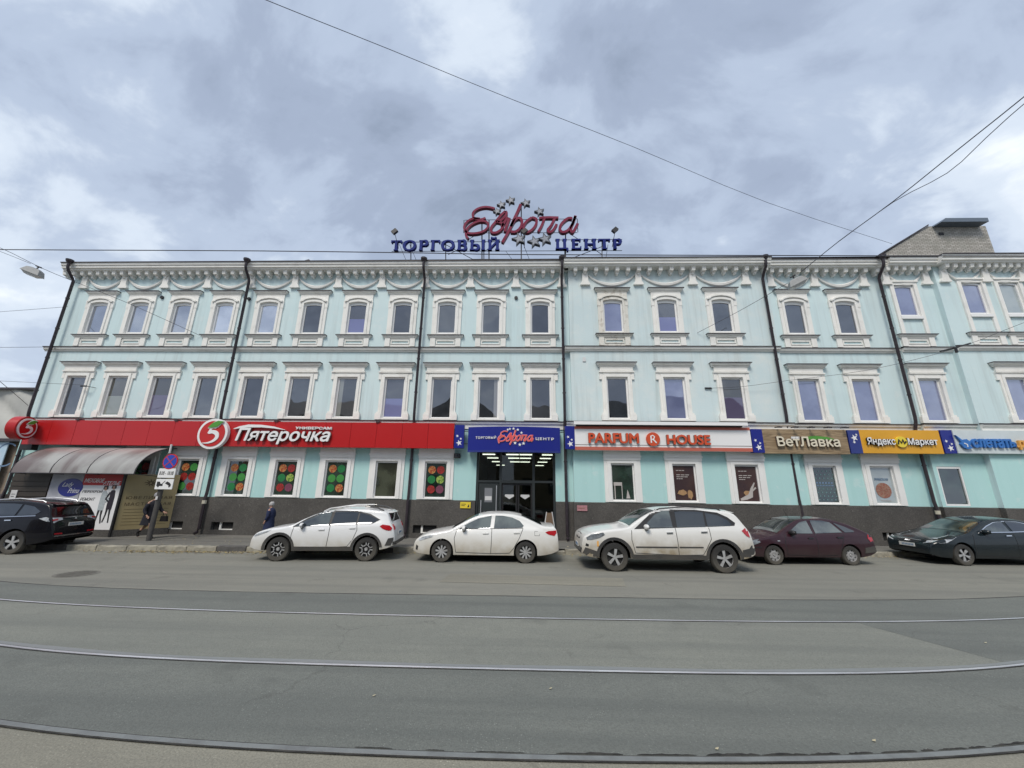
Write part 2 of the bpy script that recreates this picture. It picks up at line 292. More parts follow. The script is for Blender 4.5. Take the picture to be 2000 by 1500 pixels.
P_lilac = pane_mat('pane with lilac blind', (.17, .19, .33, 1), .24, (.12, .135, .26, 1))
P_lilacs = pane_mat('pane with half lilac blind', (.15, .16, .34, 1), .16, (.06, .065, .08, 1), 0.0)
P_olive = pane_mat('pane with pale lower film', (.22, .24, .20, 1), .14, (.055, .05, .032, 1), .05)
P_brown = pane_mat('pane with dark brown upper room', (.09, .07, .13, 1), .14, (.035, .032, .022, 1), .1)
P_palerefl = pane_mat('pane with painted pale reflection at one side', (.22, .23, .21, 1), .16, (.030, .033, .036, 1), -.20, axis=0)  # the pale left strip is a reflection painted into the pane colour
P_curr = pane_mat('pane with pale curtain at the other side', (.030, .033, .036, 1), .16, (.20, .20, .20, 1), .24, axis=0)
P_shop = pane_mat('shop pane', (.030, .055, .042, 1), .10)
P_shopg = pane_mat('green tinted shop pane', (.07, .08, .055, 1), .14)
P_white = pane_mat('pane over pale poster', (.38, .43, .43, 1), .10, (.32, .37, .38, 1))
P_poster = pane_mat('pane over brown poster', (.050, .028, .030, 1), .08, (.075, .040, .035, 1))
P_car = pane_mat('car glass', (.012, .016, .015, 1), .09)
P_carg = pane_mat('car glass lighter cabin', (.10, .12, .105, 1), .11, (.02, .025, .022, 1))

def glass_mat():
    m = bpy.data.materials.new('clear shopfront glass'); m.use_nodes = True; t = m.node_tree; t.nodes.clear()
    o = nd(t, 'ShaderNodeOutputMaterial'); a = nd(t, 'ShaderNodeBsdfTransparent'); a.inputs[0].default_value = (.62, .68, .66, 1)
    g = nd(t, 'ShaderNodeBsdfGlossy'); g.inputs['Roughness'].default_value = .02; x = nd(t, 'ShaderNodeMixShader'); f = nd(t, 'ShaderNodeFresnel'); f.inputs[0].default_value = 1.6
    t.links.new(f.outputs[0], x.inputs[0]); t.links.new(a.outputs[0], x.inputs[1]); t.links.new(g.outputs[0], x.inputs[2]); t.links.new(x.outputs[0], o.inputs[0]); return m
M_glass = glass_mat()
def canopy_mat():
    m = bpy.data.materials.new('grubby polycarbonate sheet'); m.use_nodes = True; t = m.node_tree; b = t.nodes['Principled BSDF']
    g = nd(t, 'ShaderNodeNewGeometry'); mp = nd(t, 'ShaderNodeMapping'); mp.inputs['Scale'].default_value = (1, .6, .6); mp.inputs['Rotation'].default_value = (0, .5, 0); t.links.new(g.outputs['Position'], mp.inputs[0])
    n = nd(t, 'ShaderNodeTexNoise'); n.inputs['Scale'].default_value = .85; n.inputs['Detail'].default_value = 5; n.inputs['Distortion'].default_value = .7; t.links.new(mp.outputs[0], n.inputs[0])
    r = nd(t, 'ShaderNodeValToRGB'); e = r.color_ramp.elements; e[0].position = .38; e[0].color = (.16, .13, .125, 1); e[1].position = .60; e[1].color = (.37, .37, .355, 1)
    t.links.new(n.outputs[0], r.inputs[0]); t.links.new(r.outputs[0], b.inputs['Base Color']); b.inputs['Roughness'].default_value = .32; return m
M_canopy = canopy_mat()

# ------------------------------------------------------------------ mesh helpers
class MB:
    def __init__(s): s.v = []; s.f = []; s.m = []; s.cm = 0
    def add(s, vs, fs):
        o = len(s.v); s.v += [tuple(v) for v in vs]; s.f += [tuple(i+o for i in f) for f in fs]; s.m += [s.cm]*len(fs); return s
    def box(s, x0, x1, y0, y1, z0, z1):
        return s.add([(x0, y0, z0), (x1, y0, z0), (x1, y1, z0), (x0, y1, z0), (x0, y0, z1), (x1, y0, z1), (x1, y1, z1), (x0, y1, z1)],
                     [(0, 1, 5, 4), (1, 2, 6, 5), (2, 3, 7, 6), (3, 0, 4, 7), (4, 5, 6, 7), (3, 2, 1, 0)])
    def prism(s, poly, y0, y1):            # polygon in xz (counter-clockwise seen from -y), extruded y0..y1
        n = len(poly); A = sum(poly[i][0]*poly[(i+1) % n][1]-poly[(i+1) % n][0]*poly[i][1] for i in range(n))
        if A < 0: poly = poly[::-1]
        vs = [(x, y0, z) for x, z in poly]+[(x, y1, z) for x, z in poly]
        return s.add(vs, [tuple(range(n)), tuple(range(2*n-1, n-1, -1))]+[(i, n+i, n+(i+1) % n, (i+1) % n) for i in range(n)])
    def profile_x(s, poly, x0, x1):        # polygon in yz extruded along x
        n = len(poly); A = sum(poly[i][0]*poly[(i+1) % n][1]-poly[(i+1) % n][0]*poly[i][1] for i in range(n))
        if A < 0: poly = poly[::-1]
        vs = [(x0, y, z) for y, z in poly]+[(x1, y, z) for y, z in poly]
        return s.add(vs, [tuple(range(n))[::-1], tuple(range(n, 2*n))]+[(i, (i+1) % n, n+(i+1) % n, n+i) for i in range(n)])
    def ring(s, outer, inner, y0, y1):     # frame: same number of points outer / inner, extruded
        n = len(outer)
        vs = [(x, y0, z) for x, z in outer]+[(x, y0, z) for x, z in inner]+[(x, y1, z) for x, z in outer]+[(x, y1, z) for x, z in inner]
        fs = []
        for i in range(n):
            j = (i+1) % n
            fs += [(i, j, n+j, n+i), (2*n+i, 2*n+j, j, i), (n+i, n+j, 3*n+j, 3*n+i)]
        return s.add(vs, fs)
    def tube(s, pts, r, n=8, cap=True):
        pts = [Vector(p) for p in pts]; rings = []; m = len(pts)
        for i, p in enumerate(pts):
            d = (pts[min(i+1, m-1)]-pts[max(i-1, 0)]).normalized(); a = Vector((0, 0, 1)) if abs(d.z) < .9 else Vector((0, 1, 0))
            u = d.cross(a).normalized(); v = d.cross(u); rr = r[i] if isinstance(r, (list, tuple)) else r
            rings.append([p+(u*math.cos(2*PI*k/n)+v*math.sin(2*PI*k/n))*rr for k in range(n)])
        fs = [(i*n+k, i*n+(k+1) % n, (i+1)*n+(k+1) % n, (i+1)*n+k) for i in range(m-1) for k in range(n)]
        if cap: fs += [tuple(range(n))[::-1], tuple(range((m-1)*n, m*n))]
        return s.add([v for q in rings for v in q], fs)
    def lathe_y(s, prof, c, n=24):         # profile (r, y) about an axis parallel to y through c
        vs = [(c[0]+r*math.cos(2*PI*k/n), c[1]+y, c[2]+r*math.sin(2*PI*k/n)) for r, y in prof for k in range(n)]
        fs = [(i*n+k, (i+1)*n+k, (i+1)*n+(k+1) % n, i*n+(k+1) % n) for i in range(len(prof)-1) for k in range(n)]
        return s.add(vs, fs)
    def disc(s, c, r, y0, y1, n=20, rz=None): return s.prism([(c[0]+r*math.cos(2*PI*k/n), c[1]+(rz or r)*math.sin(2*PI*k/n)) for k in range(n)], y0, y1)
    def stroke(s, pts, wd, y0, y1, closed=False):   # flat ribbon of width wd along a polyline in xz
        P = [Vector((p[0], p[1])) for p in pts]; n = len(P); Lf = []; Rt = []
        for i in range(n):
            if closed: a, b = P[(i-1) % n], P[(i+1) % n]
            else: a, b = P[max(i-1, 0)], P[min(i+1, n-1)]
            d = (b-a); d = d.normalized() if d.length else Vector((1, 0)); nn = Vector((-d.y, d.x))
            ww = wd[i] if isinstance(wd, (list, tuple)) else wd
            Lf.append(P[i]+nn*ww/2); Rt.append(P[i]-nn*ww/2)
        vs = [(p.x, y0, p.y) for p in Lf]+[(p.x, y0, p.y) for p in Rt]+[(p.x, y1, p.y) for p in Lf]+[(p.x, y1, p.y) for p in Rt]
        fs = []; m = n if closed else n-1
        for i in range(m):
            j = (i+1) % n
            fs += [(i, n+i, n+j, j), (2*n+i, 2*n+j, 3*n+j, 3*n+i), (i, j, 2*n+j, 2*n+i), (n+i, 3*n+i, 3*n+j, n+j)]
        if not closed: fs += [(0, 2*n, 3*n, n), (n-1, 2*n-1, 4*n-1, 3*n-1)]
        return s.add(vs, fs)
    def mesh(s, name, mats, smooth=None, off=(0, 0, 0)):
        me = bpy.data.meshes.new(name)
        vs = [(v[0]-off[0], v[1]-off[1], v[2]-off[2]) for v in s.v] if any(off) else s.v
        me.from_pydata(vs, [], s.f)
        for m in (mats if isinstance(mats, (list, tuple)) else [mats]): me.materials.append(m)
        if any(s.m): me.polygons.foreach_set('material_index', s.m)
        if smooth:
            me.polygons.foreach_set('use_smooth', [True]*len(me.polygons)); me.set_sharp_from_angle(angle=math.radians(smooth))
        me.update(); return me
def wloc(o):
    v = Vector((0, 0, 0))
    while o: v += o.location; o = o.parent
    return v
def put(name, mb, mats, parent=None, smooth=None, loc=None, label=None):
    """mesh in world coordinates under parent (no rotated parents); loc = own origin"""
    org = Vector(loc) if loc else (wloc(parent) if parent else Vector((0, 0, 0)))
    me = mb.mesh(name, mats, smooth, tuple(org)) if isinstance(mb, MB) else mb
    o = bpy.data.objects.new(name, me); COL.objects.link(o)
    if parent: o.parent = parent; o.location = org-wloc(parent)
    else: o.location = org
    if label: o['label'] = label
    return o
def inst(name, me, parent, loc):          # local mesh data placed at a world location
    o = bpy.data.objects.new(name, me); COL.objects.link(o); o.parent = parent; o.location = Vector(loc)-(wloc(parent) if parent else Vector((0, 0, 0))); return o
def thing(name, label, cat, loc, group=None):
    o = bpy.data.objects.new(name, None); o.empty_display_size = .3; COL.objects.link(o); o.location = loc
    o['label'] = label; o['category'] = cat
    if group: o['group'] = group
    return o
def tag(o, label, cat, group=None):
    o['label'] = label; o['category'] = cat
    if group: o['group'] = group
    return o
def struct(name, mb, m, smooth=None, parent=None):
    o = put(name, mb, m, parent, smooth)
    if not parent: o['kind'] = 'structure'
    return o
DG = None
def text_raw(s, extrude=.02, offset=0, shear=0, space=1):
    cu = bpy.data.curves.new('t', 'FONT'); cu.body = s; cu.size = 1; cu.extrude = extrude; cu.offset = offset; cu.shear = shear; cu.space_character = space
    cu.resolution_u = 3
    o = bpy.data.objects.new('t', cu); COL.objects.link(o)
    dg = bpy.context.evaluated_depsgraph_get(); dg.update()
    me = bpy.data.meshes.new_from_object(o.evaluated_get(dg))
    vs = [tuple(v.co) for v in me.vertices]; fs = [tuple(p.vertices) for p in me.polygons]
    bpy.data.meshes.remove(me); bpy.data.objects.remove(o); bpy.data.curves.remove(cu)
    return vs, fs
def text_mb(s, x0, x1, z0, z1, y0, y1, **k):
    """lettering fitted in the box, front at y0 back at y1"""
    vs, fs = text_raw(s, .5, **k); mb = MB()
    if not vs: return mb
    a = np.array(vs); lo = a.min(0); hi = a.max(0); d = np.maximum(hi-lo, 1e-6)
    mb.add([(x0+(v[0]-lo[0])/d[0]*(x1-x0), y1+(y0-y1)*(v[2]+.5), z0+(v[1]-lo[1])/d[1]*(z1-z0)) for v in vs], [f for f in fs])
    return mb
def letters(s, x0, x1, z0, z1, y0, y1, m, parent, name='letter', side=None, bold=0, **k):
    """each letter its own part, laid out as one word fitted in the box"""
    full, _ = text_raw(s, .5, **k); A = np.array(full); lo = A.min(0); hi = A.max(0)
    sx = (x1-x0)/(hi[0]-lo[0]); sz = (z1-z0)/(hi[1]-lo[1])
    for i, ch in enumerate(s):
        if ch == ' ': continue
        vs, fs = text_raw(ch, .5, **k); a = np.array(vs)
        pre = np.array(text_raw(s[:i+1], .5, **k)[0])
        pos = pre[:, 0].max()-a[:, 0].max()
        mb = MB(); P = [(x0+(v[0]+pos-lo[0])*sx, y1+(y0-y1)*(v[2]+.5), z0+(v[1]-lo[1])*sz) for v in vs]
        for q_, (bx, bz) in enumerate(((0, 0), (bold, 0), (-bold, 0), (bold*.7, bold*.6), (-bold*.7, -bold*.6), (0, bold*.8), (0, -bold*.8))[:7 if bold else 1]):
            mb.add([(a_+bx, b_-.0012*q_, c_+bz) for a_, b_, c_ in P], fs)
        nf = len(fs); fs = mb.f; y0s = [y0-.0012*(q//nf) for q in range(len(fs))]
        if side:
            for q, f in enumerate(fs):
                if not all(abs(mb.v[j][1]-y0s[q]) < 1e-5 for j in f): mb.m[q] = 1
            put(name, mb, [m, side], parent)
        else: put(name, mb, m, parent)
def star_poly(cx, cz, r, rot=PI/2, k=.42):
    return [(cx+(r if i % 2 == 0 else r*k)*math.cos(rot+i*PI/5), cz+(r if i % 2 == 0 else r*k)*math.sin(rot+i*PI/5)) for i in range(10)]
def smooth_pts(P, n=4, closed=False):      # catmull-rom
    m = len(P); o = []
    rng = range(m) if closed else range(m-1)
    for i in rng:
        if closed: p0, p1, p2, p3 = P[(i-1) % m], P[i], P[(i+1) % m], P[(i+2) % m]
        else: p0, p1, p2, p3 = P[max(i-1, 0)], P[i], P[i+1], P[min(i+2, m-1)]
        for k in range(n):
            t = k/n
            o.append(tuple(.5*(2*b+(c-a)*t+(2*a-5*b+4*c-d)*t*t+(3*b-a-3*c+d)*t**3) for a, b, c, d in zip(p0, p1, p2, p3)))
    if not closed: o.append(tuple(P[-1]))
    return o

# ------------------------------------------------------------------ ground, tram track, pavement
KERB = [ground(-400, 1068), ground(-100, 1074), ground(174, 1078.5), ground(450, 1077.5), ground(811, 1079), ground(1110, 1082.5), ground(1400, 1086), ground(1730, 1088), ground(2000, 1089)]
kx = np.array([p.x for p in KERB]); ky = np.array([p.y for p in KERB]); kc = np.polyfit(kx, ky, 1)
def kerb_y(x): return float(np.polyval(kc, x))
struct('road', MB().add([(-260, -60, 0), (260, -60, 0), (260, 320, 0), (-260, 320, 0)], [(0, 1, 2, 3)]), M_road)
def track(pts):
    P = [ground(*p) for p in pts]; x = np.array([p.x for p in P]); y = np.array([p.y for p in P]); c = np.polyfit(x, y, 4); d = np.polyder(c); a, b = x.min(), x.max()
    def f(t):
        if t < a: return float(np.polyval(c, a)+np.polyval(d, a)*(t-a))
        if t > b: return float(np.polyval(c, b)+np.polyval(d, b)*(t-b))
        return float(np.polyval(c, t))
    return f
fS = track([(0, 1136), (175, 1148), (350, 1154), (525, 1158), (700, 1160), (1000, 1165), (1300, 1170), (1480, 1172), (1650, 1173), (1825, 1171), (2000, 1166)])
fA = track([(0, 1172), (175, 1182), (350, 1191), (525, 1197), (700, 1201), (1000, 1207), (1350, 1212), (1500, 1215), (1650, 1217), (1825, 1213), (2000, 1208)])
fB = track([(0, 1262), (175, 1276), (350, 1289), (525, 1297), (700, 1302), (1000, 1307), (1175, 1311), (1350, 1315), (1475, 1317), (1650, 1318), (1825, 1311), (2000, 1299)])
fC = track([(0, 1412), (175, 1432), (350, 1450), (525, 1461), (700, 1468), (1000, 1478), (1175, 1482), (1350, 1485), (1475, 1486), (1650, 1482), (1825, 1473), (2000, 1462)])
XS = [-60, -40, -28, -20]+[-16+.5*i for i in range(65)]+[20, 28, 40, 60]
def sheet(fa, fb, z, xs=XS):
    vs = []; 
    for x in xs: vs += [(x, fa(x), z), (x, fb(x), z)]
    return MB().add(vs, [(2*i, 2*i+2, 2*i+3, 2*i+1) for i in range(len(xs)-1)])
struct('near_roadway', sheet(lambda x: -30, lambda x: fC(x)-.07, .004), M_near)
struct('dark_asphalt_between_tracks', sheet(lambda x: fC(x)-.06, lambda x: fB(x)-.02, .008), M_strip)
struct('asphalt_inside_track', sheet(lambda x: fB(x)-.02, lambda x: fA(x)-.02, .0085), M_mid)
struct('dark_asphalt_strip', sheet(lambda x: fA(x)-.02, fS, .008), M_strip)
rs = random.Random(3)
jit = [rs.uniform(-.012, .012) for _ in XS]
struct('bitumen_seam', sheet(lambda x: fS(x)-.012, lambda x: fS(x)+.018+jit[XS.index(x)], .010), M_seam)
def rail(name, f, groove, headw, m, z=.016, dark=M_groove):
    r = bpy.data.objects.new(name, None); COL.objects.link(r); r['kind'] = 'structure'
    put('rail_groove', sheet(lambda x: f(x)-headw/2-groove, lambda x: f(x)+headw/2+groove*.3, .012), dark, r)
    mb = MB(); n = len(XS); vs = []
    for x in XS:
        y = f(x)
        vs += [(x, y-headw/2, .002), (x, y-headw/2+.006, z), (x, y+headw/2-.006, z), (x, y+headw/2, .002)]
    mb.add(vs, [(4*i+k, 4*i+4+k, 4*i+5+k, 4*i+1+k) for i in range(n-1) for k in range(3)])
    put('rail_head', mb, m, r); return r
struct('polished_track_edge', sheet(lambda x: fB(x)+.03, lambda x: fB(x)+.11+.015*math.sin(x*1.7), .0125), M_polish)
rail('tram_rail', fA, .03, .055, M_railsteel, .013)
rail('tram_rail', fB, .025, .055, M_railsteel, .013)
rc = rail('tram_rail', lambda x: fC(x)-.01, .016, .07, M_railpale, .014)
# broken edge along the near rail: dark pits in the asphalt behind it
pit = MB(); rs = random.Random(9)
x = -1.5
while x < 11:
    L_ = rs.uniform(.12, .6); wd = rs.uniform(.012, .042)*(1 if x > .3 else .45); n_ = 12
    pts = [(x+L_*k/n_, fC(x+L_*k/n_)+.040) for k in range(n_+1)]; top = [(p[0]+rs.uniform(-.006, .006), p[1]+.004+wd*abs(math.sin(PI*k/n_))**.5*rs.uniform(.35, 1)) for k, p in enumerate(pts)]
    pit.add([(p[0], p[1], .0125) for p in pts]+[(p[0], p[1], .0125) for p in top], [(k, k+1, k+n_+2, k+n_+1) for k in range(n_)])
    x += L_+rs.uniform(0, .12)*(1 if x > 1 else 6)
put('rail_edge_pits', pit, M_groove, rc)
# a patch relaid between the rails at the right, cut slantwise
pp = [ground(1690, 1222), ground(1800, 1245), ground(1968, 1297)]
pt_ = MB(); xs_p = [pp[0].x+(pp[2].x-pp[0].x)*k/12 for k in range(13)]+[pp[2].x+.8*k for k in range(1, 20)]
def diag(x): return min(fA(x)-.045, max(fB(x)+.06, pp[0].y+(pp[2].y-pp[0].y)*(x-pp[0].x)/(pp[2].x-pp[0].x)))
vs = []
for x in xs_p: vs += [(x, diag(x), .0105), (x, fA(x)-.04, .0105)]
pt_.add(vs, [(2*i, 2*i+2, 2*i+3, 2*i+1) for i in range(len(xs_p)-1)]); struct('asphalt_patch', pt_, M_strip)
q0 = ground(1010, 1132); pt_ = MB().add([(q0.x-1.9, q0.y-.42, .005), (q0.x+2.6, q0.y-.5, .005), (q0.x+2.75, q0.y+.35, .005), (q0.x-1.8, q0.y+.5, .005)], [(0, 1, 2, 3)])
struct('asphalt_patch', pt_, M_near)
# manhole
mc = ground(150, 1121); mh_ = MB()
mh_.add([(mc.x+.46*math.cos(2*PI*k/28), mc.y+.40*math.sin(2*PI*k/28), .006) for k in range(28)], [tuple(range(28))])
for k in range(-3, 4):
    ww = math.sqrt(max(0, .36**2-(k*.1)**2)); mh_.add([(mc.x-ww, mc.y+k*.1-.02, .014), (mc.x+ww, mc.y+k*.1-.02, .014), (mc.x+ww, mc.y+k*.1+.02, .014), (mc.x-ww, mc.y+k*.1+.02, .014)], [(0, 1, 2, 3)])
struct('manhole_cover', mh_, mat('rusty cast iron', (.165, .16, .14, 1), .8, noise=.5, nscale=6, coord='World'))
# pavement with kerb stones
SW = .15
pv = MB(); xs = [-60+i*2 for i in range(61)]
vs = []
for x in xs: vs += [(x, kerb_y(x)+.16, SW), (x, 17.4, SW)]
pv.add(vs, [(2*i, 2*i+2, 2*i+3, 2*i+1) for i in range(len(xs)-1)])
pv.add([(-60, 17.4, SW), (60, 17.4, SW), (60, 40, SW), (-60, 40, SW)], [(0, 1, 2, 3)])
struct('pavement', pv, M_walk)
kr = bpy.data.objects.new('kerb', None); COL.objects.link(kr); kr['kind'] = 'structure'
ang = math.atan(kc[0]); rs = random.Random(5)
def kerb_mesh(m, seed):
    r = random.Random(seed); mb = MB(); P = [(-.49, 0), (.49, 0)]
    vs = []; n = 7
    prof = [(0, -.02), (0.005, .165), (.022, .195), (.15, .20), (.15, -.02)]
    for i in range(n):
        xx = -.49+.98*i/(n-1)
        for k, (y, z) in enumerate(prof): vs.append((xx, y+(r.uniform(-.012, .012) if k < 3 else 0), z+(r.uniform(-.014, .006) if 0 < k < 4 else 0)))
    mb.add(vs, [(5*i+k, 5*i+5+k, 5*i+6+k, 5*i+1+k) for i in range(n-1) for k in range(4)]+[(0, 1, 2, 3, 4), tuple(range(5*n-1, 5*n-6, -1))])
    return mb.mesh('kerb_stone', m)
kml = [kerb_mesh(M_granite_base, i) for i in range(4)]; kmd = [kerb_mesh(M_kerbdark, 20+i) for i in range(3)]
x = -26.0
while x < 24:
    dark = rs.random() < .32; low = (-1.0 < x < 2.0)
    o = bpy.data.objects.new('kerb_stone', rs.choice(kmd if dark else kml)); COL.objects.link(o); o.parent = kr
    o.location = (x, kerb_y(x), (-.02 if not low else -.1)+rs.uniform(-.02, .01)); o.rotation_euler = (rs.uniform(-.03, .03), rs.uniform(-.012, .012), ang+rs.uniform(-.01, .01)); x += 1.0
# grass and leaf litter at the kerb
lf = MB(); rs = random.Random(12)
for i in range(1500):
    x = rs.uniform(-14.8, 14.5); 
    if rs.random() < .45: x = rs.uniform(-13.5, -8)
    y = kerb_y(x)-abs(rs.gauss(0, .22))-.02
    if rs.random() < .06: y = kerb_y(x)+rs.uniform(.3, 2.4)
    z = .012 if y < kerb_y(x) else SW+.01
    a = rs.uniform(0, PI); s = rs.uniform(.018, .045); t = rs.uniform(-.5, .5)
    c, q = math.cos(a)*s, math.sin(a)*s
    lf.cm = rs.choice([0, 0, 1, 2]); lf.add([(x-c, y-q, z), (x+q*.6, y-c*.6, z+abs(t)*s), (x+c, y+q, z+.006), (x-q*.6, y+c*.6, z+.004)], [(0, 1, 2, 3)])
for px, py in ((1925, 1258), (1707, 1451), (730, 1362), (1075, 1348), (1400, 1467), (560, 1120), (805, 1112), (850, 1117), (1110, 1114), (360, 1098), (345, 1101)):
    p = ground(px, py); s = .018; lf.cm = 2; lf.add([(p.x-s, p.y-s*.4, .02), (p.x+s*.3, p.y-s, .022), (p.x+s*1.3, p.y+s*.2, .03), (p.x, p.y+s*.8, .02)], [(0, 1, 2, 3)])
o = put('fallen_leaves', lf, [mat('yellow leaf', (.38, .30, .12, 1), .8), mat('brown leaf', (.16, .10, .05, 1), .8), mat('pale leaf', (.45, .40, .27, 1), .8)]); o['kind'] = 'stuff'
o['label'] = 'yellow and brown fallen leaves gathered along the kerb'

# ------------------------------------------------------------------ the shopping centre
B = thing('shopping_centre', 'long three storey aqua building with white stucco window surrounds and dark stone plinth', 'building', (0, 17, 0))
def X(px, py, Y=17): return at(px, py, Y).x
XE = [-22.95, X(1113, 700), 11.62, 17.08, X(1862, 700, 16.85), 31.0]
YE = [17.0, 16.8, 17.0, 16.84, 16.62]
ENT = (X(931, 900), X(1084.5, 900))
C3 = [[-21.14, -19.04, -16.87, -14.74, -12.52, -10.31, -8.09, -5.87, -3.70, -1.56, .79], [4.21, 6.74, 9.28], [12.76, 15.10], [17.86], [20.70, 22.35, 25.6, 27.4]]
C2 = [[-21.12, -19.08, -16.93, -14.77, -12.56, -10.36, -8.14, -5.92, -3.73, -1.58, .79], [4.20, 6.73, 9.28], [12.73, 15.10], [17.82], [21.26, 24.2, 27.0]]
C1 = [[-17.0, -14.80, -12.57, -10.39, -8.16, -5.93, -3.77], [4.21, 6.78, 9.37], [12.71, 15.06], [17.72], [22.0, 24.6, 27.2]]
ZB = 12.52
z3 = (9.22, 10.93); z2 = (5.17, 7.11); z1 = (1.72, 3.30)
g0 = at(1771, 561, YE[3]).z; g1 = at(1771, 615, YE[3]).z
z3b = (g1-.1, g0+.1)
def wall_grid(mb, x0, x1, za, zb, Y, holes, rev):
    xs = sorted({x0, x1, *[h[0] for h in holes], *[h[1] for h in holes]}); zs = sorted({za, zb, *[h[2] for h in holes], *[h[3] for h in holes]})
    for i in range(len(xs)-1):
        for j in range(len(zs)-1):
            cx, cz = (xs[i]+xs[i+1])/2, (zs[j]+zs[j+1])/2
            if any(h[0] < cx < h[1] and h[2] < cz < h[3] for h in holes): continue
            mb.add([(xs[i], Y, zs[j]), (xs[i+1], Y, zs[j]), (xs[i+1], Y, zs[j+1]), (xs[i], Y, zs[j+1])], [(0, 1, 2, 3)])
    for a, b, c, d in holes:
        mb.add([(a, Y, c), (b, Y, c), (b, Y, d), (a, Y, d), (a, Y+rev, c), (b, Y+rev, c), (b, Y+rev, d), (a, Y+rev, d)], ([] if c <= za else [(0, 4, 5, 1)])+[ (1, 5, 6, 2), (2, 6, 7, 3), (3, 7, 4, 0)])
    return mb
for i in range(5):
    Y = YE[i]; a, b = XE[i], XE[i+1]
    zz = z3b if i >= 3 else z3
    up = wall_grid(MB(), a, b, 5.0, ZB+.3, Y, [(c-.46, c+.46, *zz) for c in C3[i]]+[(c-.48, c+.48, *z2) for c in C2[i]], .3)
    put('wall', up, M_wallc if i == 1 else M_wall, B)
    hol = [(c-.49, c+.49, *z1) for c in C1[i]]
    ph = []
    if i == 0: hol += [(ENT[0], ENT[1], 1.68, 3.85)]
    lo = wall_grid(MB(), a, b, 1.68, 5.0, Y, hol, .3); put('ground_floor_wall', lo, M_wall2, B, label='brighter turquoise ground floor wall')
# plinth with basement windows; pieces butt around the entrance
BW = [(at(335, 1028, 16.95).x, .95), (at(433, 1031, 16.95).x, .95), (at(829, 1040, 16.95).x, 1.0), (at(1745, 1052, 16.95).x, .8)]
for i in range(5):
    Y = YE[i]-.06; a, b = XE[i]-(0.04 if i else .06), XE[i+1]-.04
    segs = [(a, ENT[0]), (ENT[1], b)] if i == 0 else [(a, b)]
    for (p, q) in segs:
        hol = [(c-w_/2, c+w_/2, .34, .66) for c, w_ in BW if p < c < q]
        mb = wall_grid(MB(), p, q, 0, 1.66, Y, hol, .22)
        mb.add([(p, Y, 1.66), (q, Y, 1.66), (q, Y+.1, 1.69), (p, Y+.1, 1.69)], [(0, 1, 2, 3)])
        mb.add([(p, Y, 0), (p, Y+.3, 0), (p, Y+.3, 1.66), (p, Y, 1.66)], [(0, 1, 2, 3)]); mb.add([(q, Y, 0), (q, Y, 1.66), (q, Y+.3, 1.66), (q, Y+.3, 0)], [(0, 1, 2, 3)])
        put('plinth', mb, M_granite, B)
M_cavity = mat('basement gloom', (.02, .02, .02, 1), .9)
for c, w_ in BW:
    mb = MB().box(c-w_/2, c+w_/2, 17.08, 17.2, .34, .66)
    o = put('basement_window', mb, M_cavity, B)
    fr = MB(); fr.box(c-w_*.18, c-w_*.10, 17.02, 17.07, .34, .66); fr.box(c-w_*.10, c+w_/2, 17.02, 17.07, .34, .38)
    put('frame', fr, M_trim, o)
# core behind the facade: side walls, back, floors that close the rooms
core = MB(); core.box(XE[0]+.001, ENT[0]-1.5, 17.31, 40, 0, ZB); core.box(ENT[1]+1.5, XE[-1], 17.31, 40, 0, ZB); core.box(ENT[0]-1.5, ENT[1]+1.5, 17.31, 40, 4.6, ZB)
put('building_core', core, M_wall, B)
side = MB()
for i in range(4):
    ya, yb = YE[i], YE[i+1]; xx = XE[i+1]
    put('wall_return', MB().add([(xx, ya, 1.68), (xx, yb, 1.68), (xx, yb, ZB+.3), (xx, ya, ZB+.3)], [(0, 1, 2, 3)]), M_wall, B)
side.add([(XE[0], 17, 0), (XE[0], 17.31, 0), (XE[0], 17.31, ZB), (XE[0], 17, ZB)], [(0, 1, 2, 3)])
put('wall_return', side, M_wall, B)
# cornice, belt course, ledge
def course(name, prof, m, fl=None, lab=None):
    for i in range(5):
        Y = YE[i]; a, b = XE[i], XE[i+1]
        a -= .0 if i else .25
        if i in (1, 3, 4): a -= .25*(i == 1)
        mb = MB(); mb.profile_x([(Y+y, z) for y, z in prof], a, b)
        if fl: mb.cm = 1; mb.profile_x([(Y+y, z) for y, z in fl], a-.01, b+.01)
        put(name, mb, [m, M_flash] if fl else m, B)
course('cornice', [(0, ZB), (-.40, ZB), (-.42, ZB+.06), (-.50, ZB+.08), (-.50, ZB+.17), (-.55, ZB+.2), (-.57, ZB+.31), (0, ZB+.31)], M_trim,
       [(0.3, ZB+.313), (-.61, ZB+.313), (-.61, ZB+.35), (0.3, ZB+.42)])
course('belt_course', [(0, 8.33), (-.05, 8.33), (-.07, 8.38), (-.13, 8.42), (-.15, 8.52), (0, 8.52)], M_trim, [(0, 8.523), (-.19, 8.523), (-.19, 8.545), (0, 8.60)])
course('ledge', [(0, 4.72), (-.05, 4.72), (-.06, 4.9), (-.13, 4.96), (-.13, 5.04), (0, 5.04)], M_trim, [(0, 5.043), (-.18, 5.043), (-.18, 5.065), (0, 5.10)])
roof = MB().add([(XE[0]-.2, 16.5, ZB+.40), (XE[-1], 16.3, ZB+.40), (XE[-1], 29, ZB+2.3), (XE[0]-.2, 29, ZB+2.3), (XE[0]-.2, 40, ZB+.4), (XE[-1], 40, ZB+.4)], [(0, 1, 2, 3), (3, 2, 5, 4)])
put('roof', roof, mat('dark roofing sheet', (.06, .055, .055, 1), .6, noise=.4, nscale=2), B)
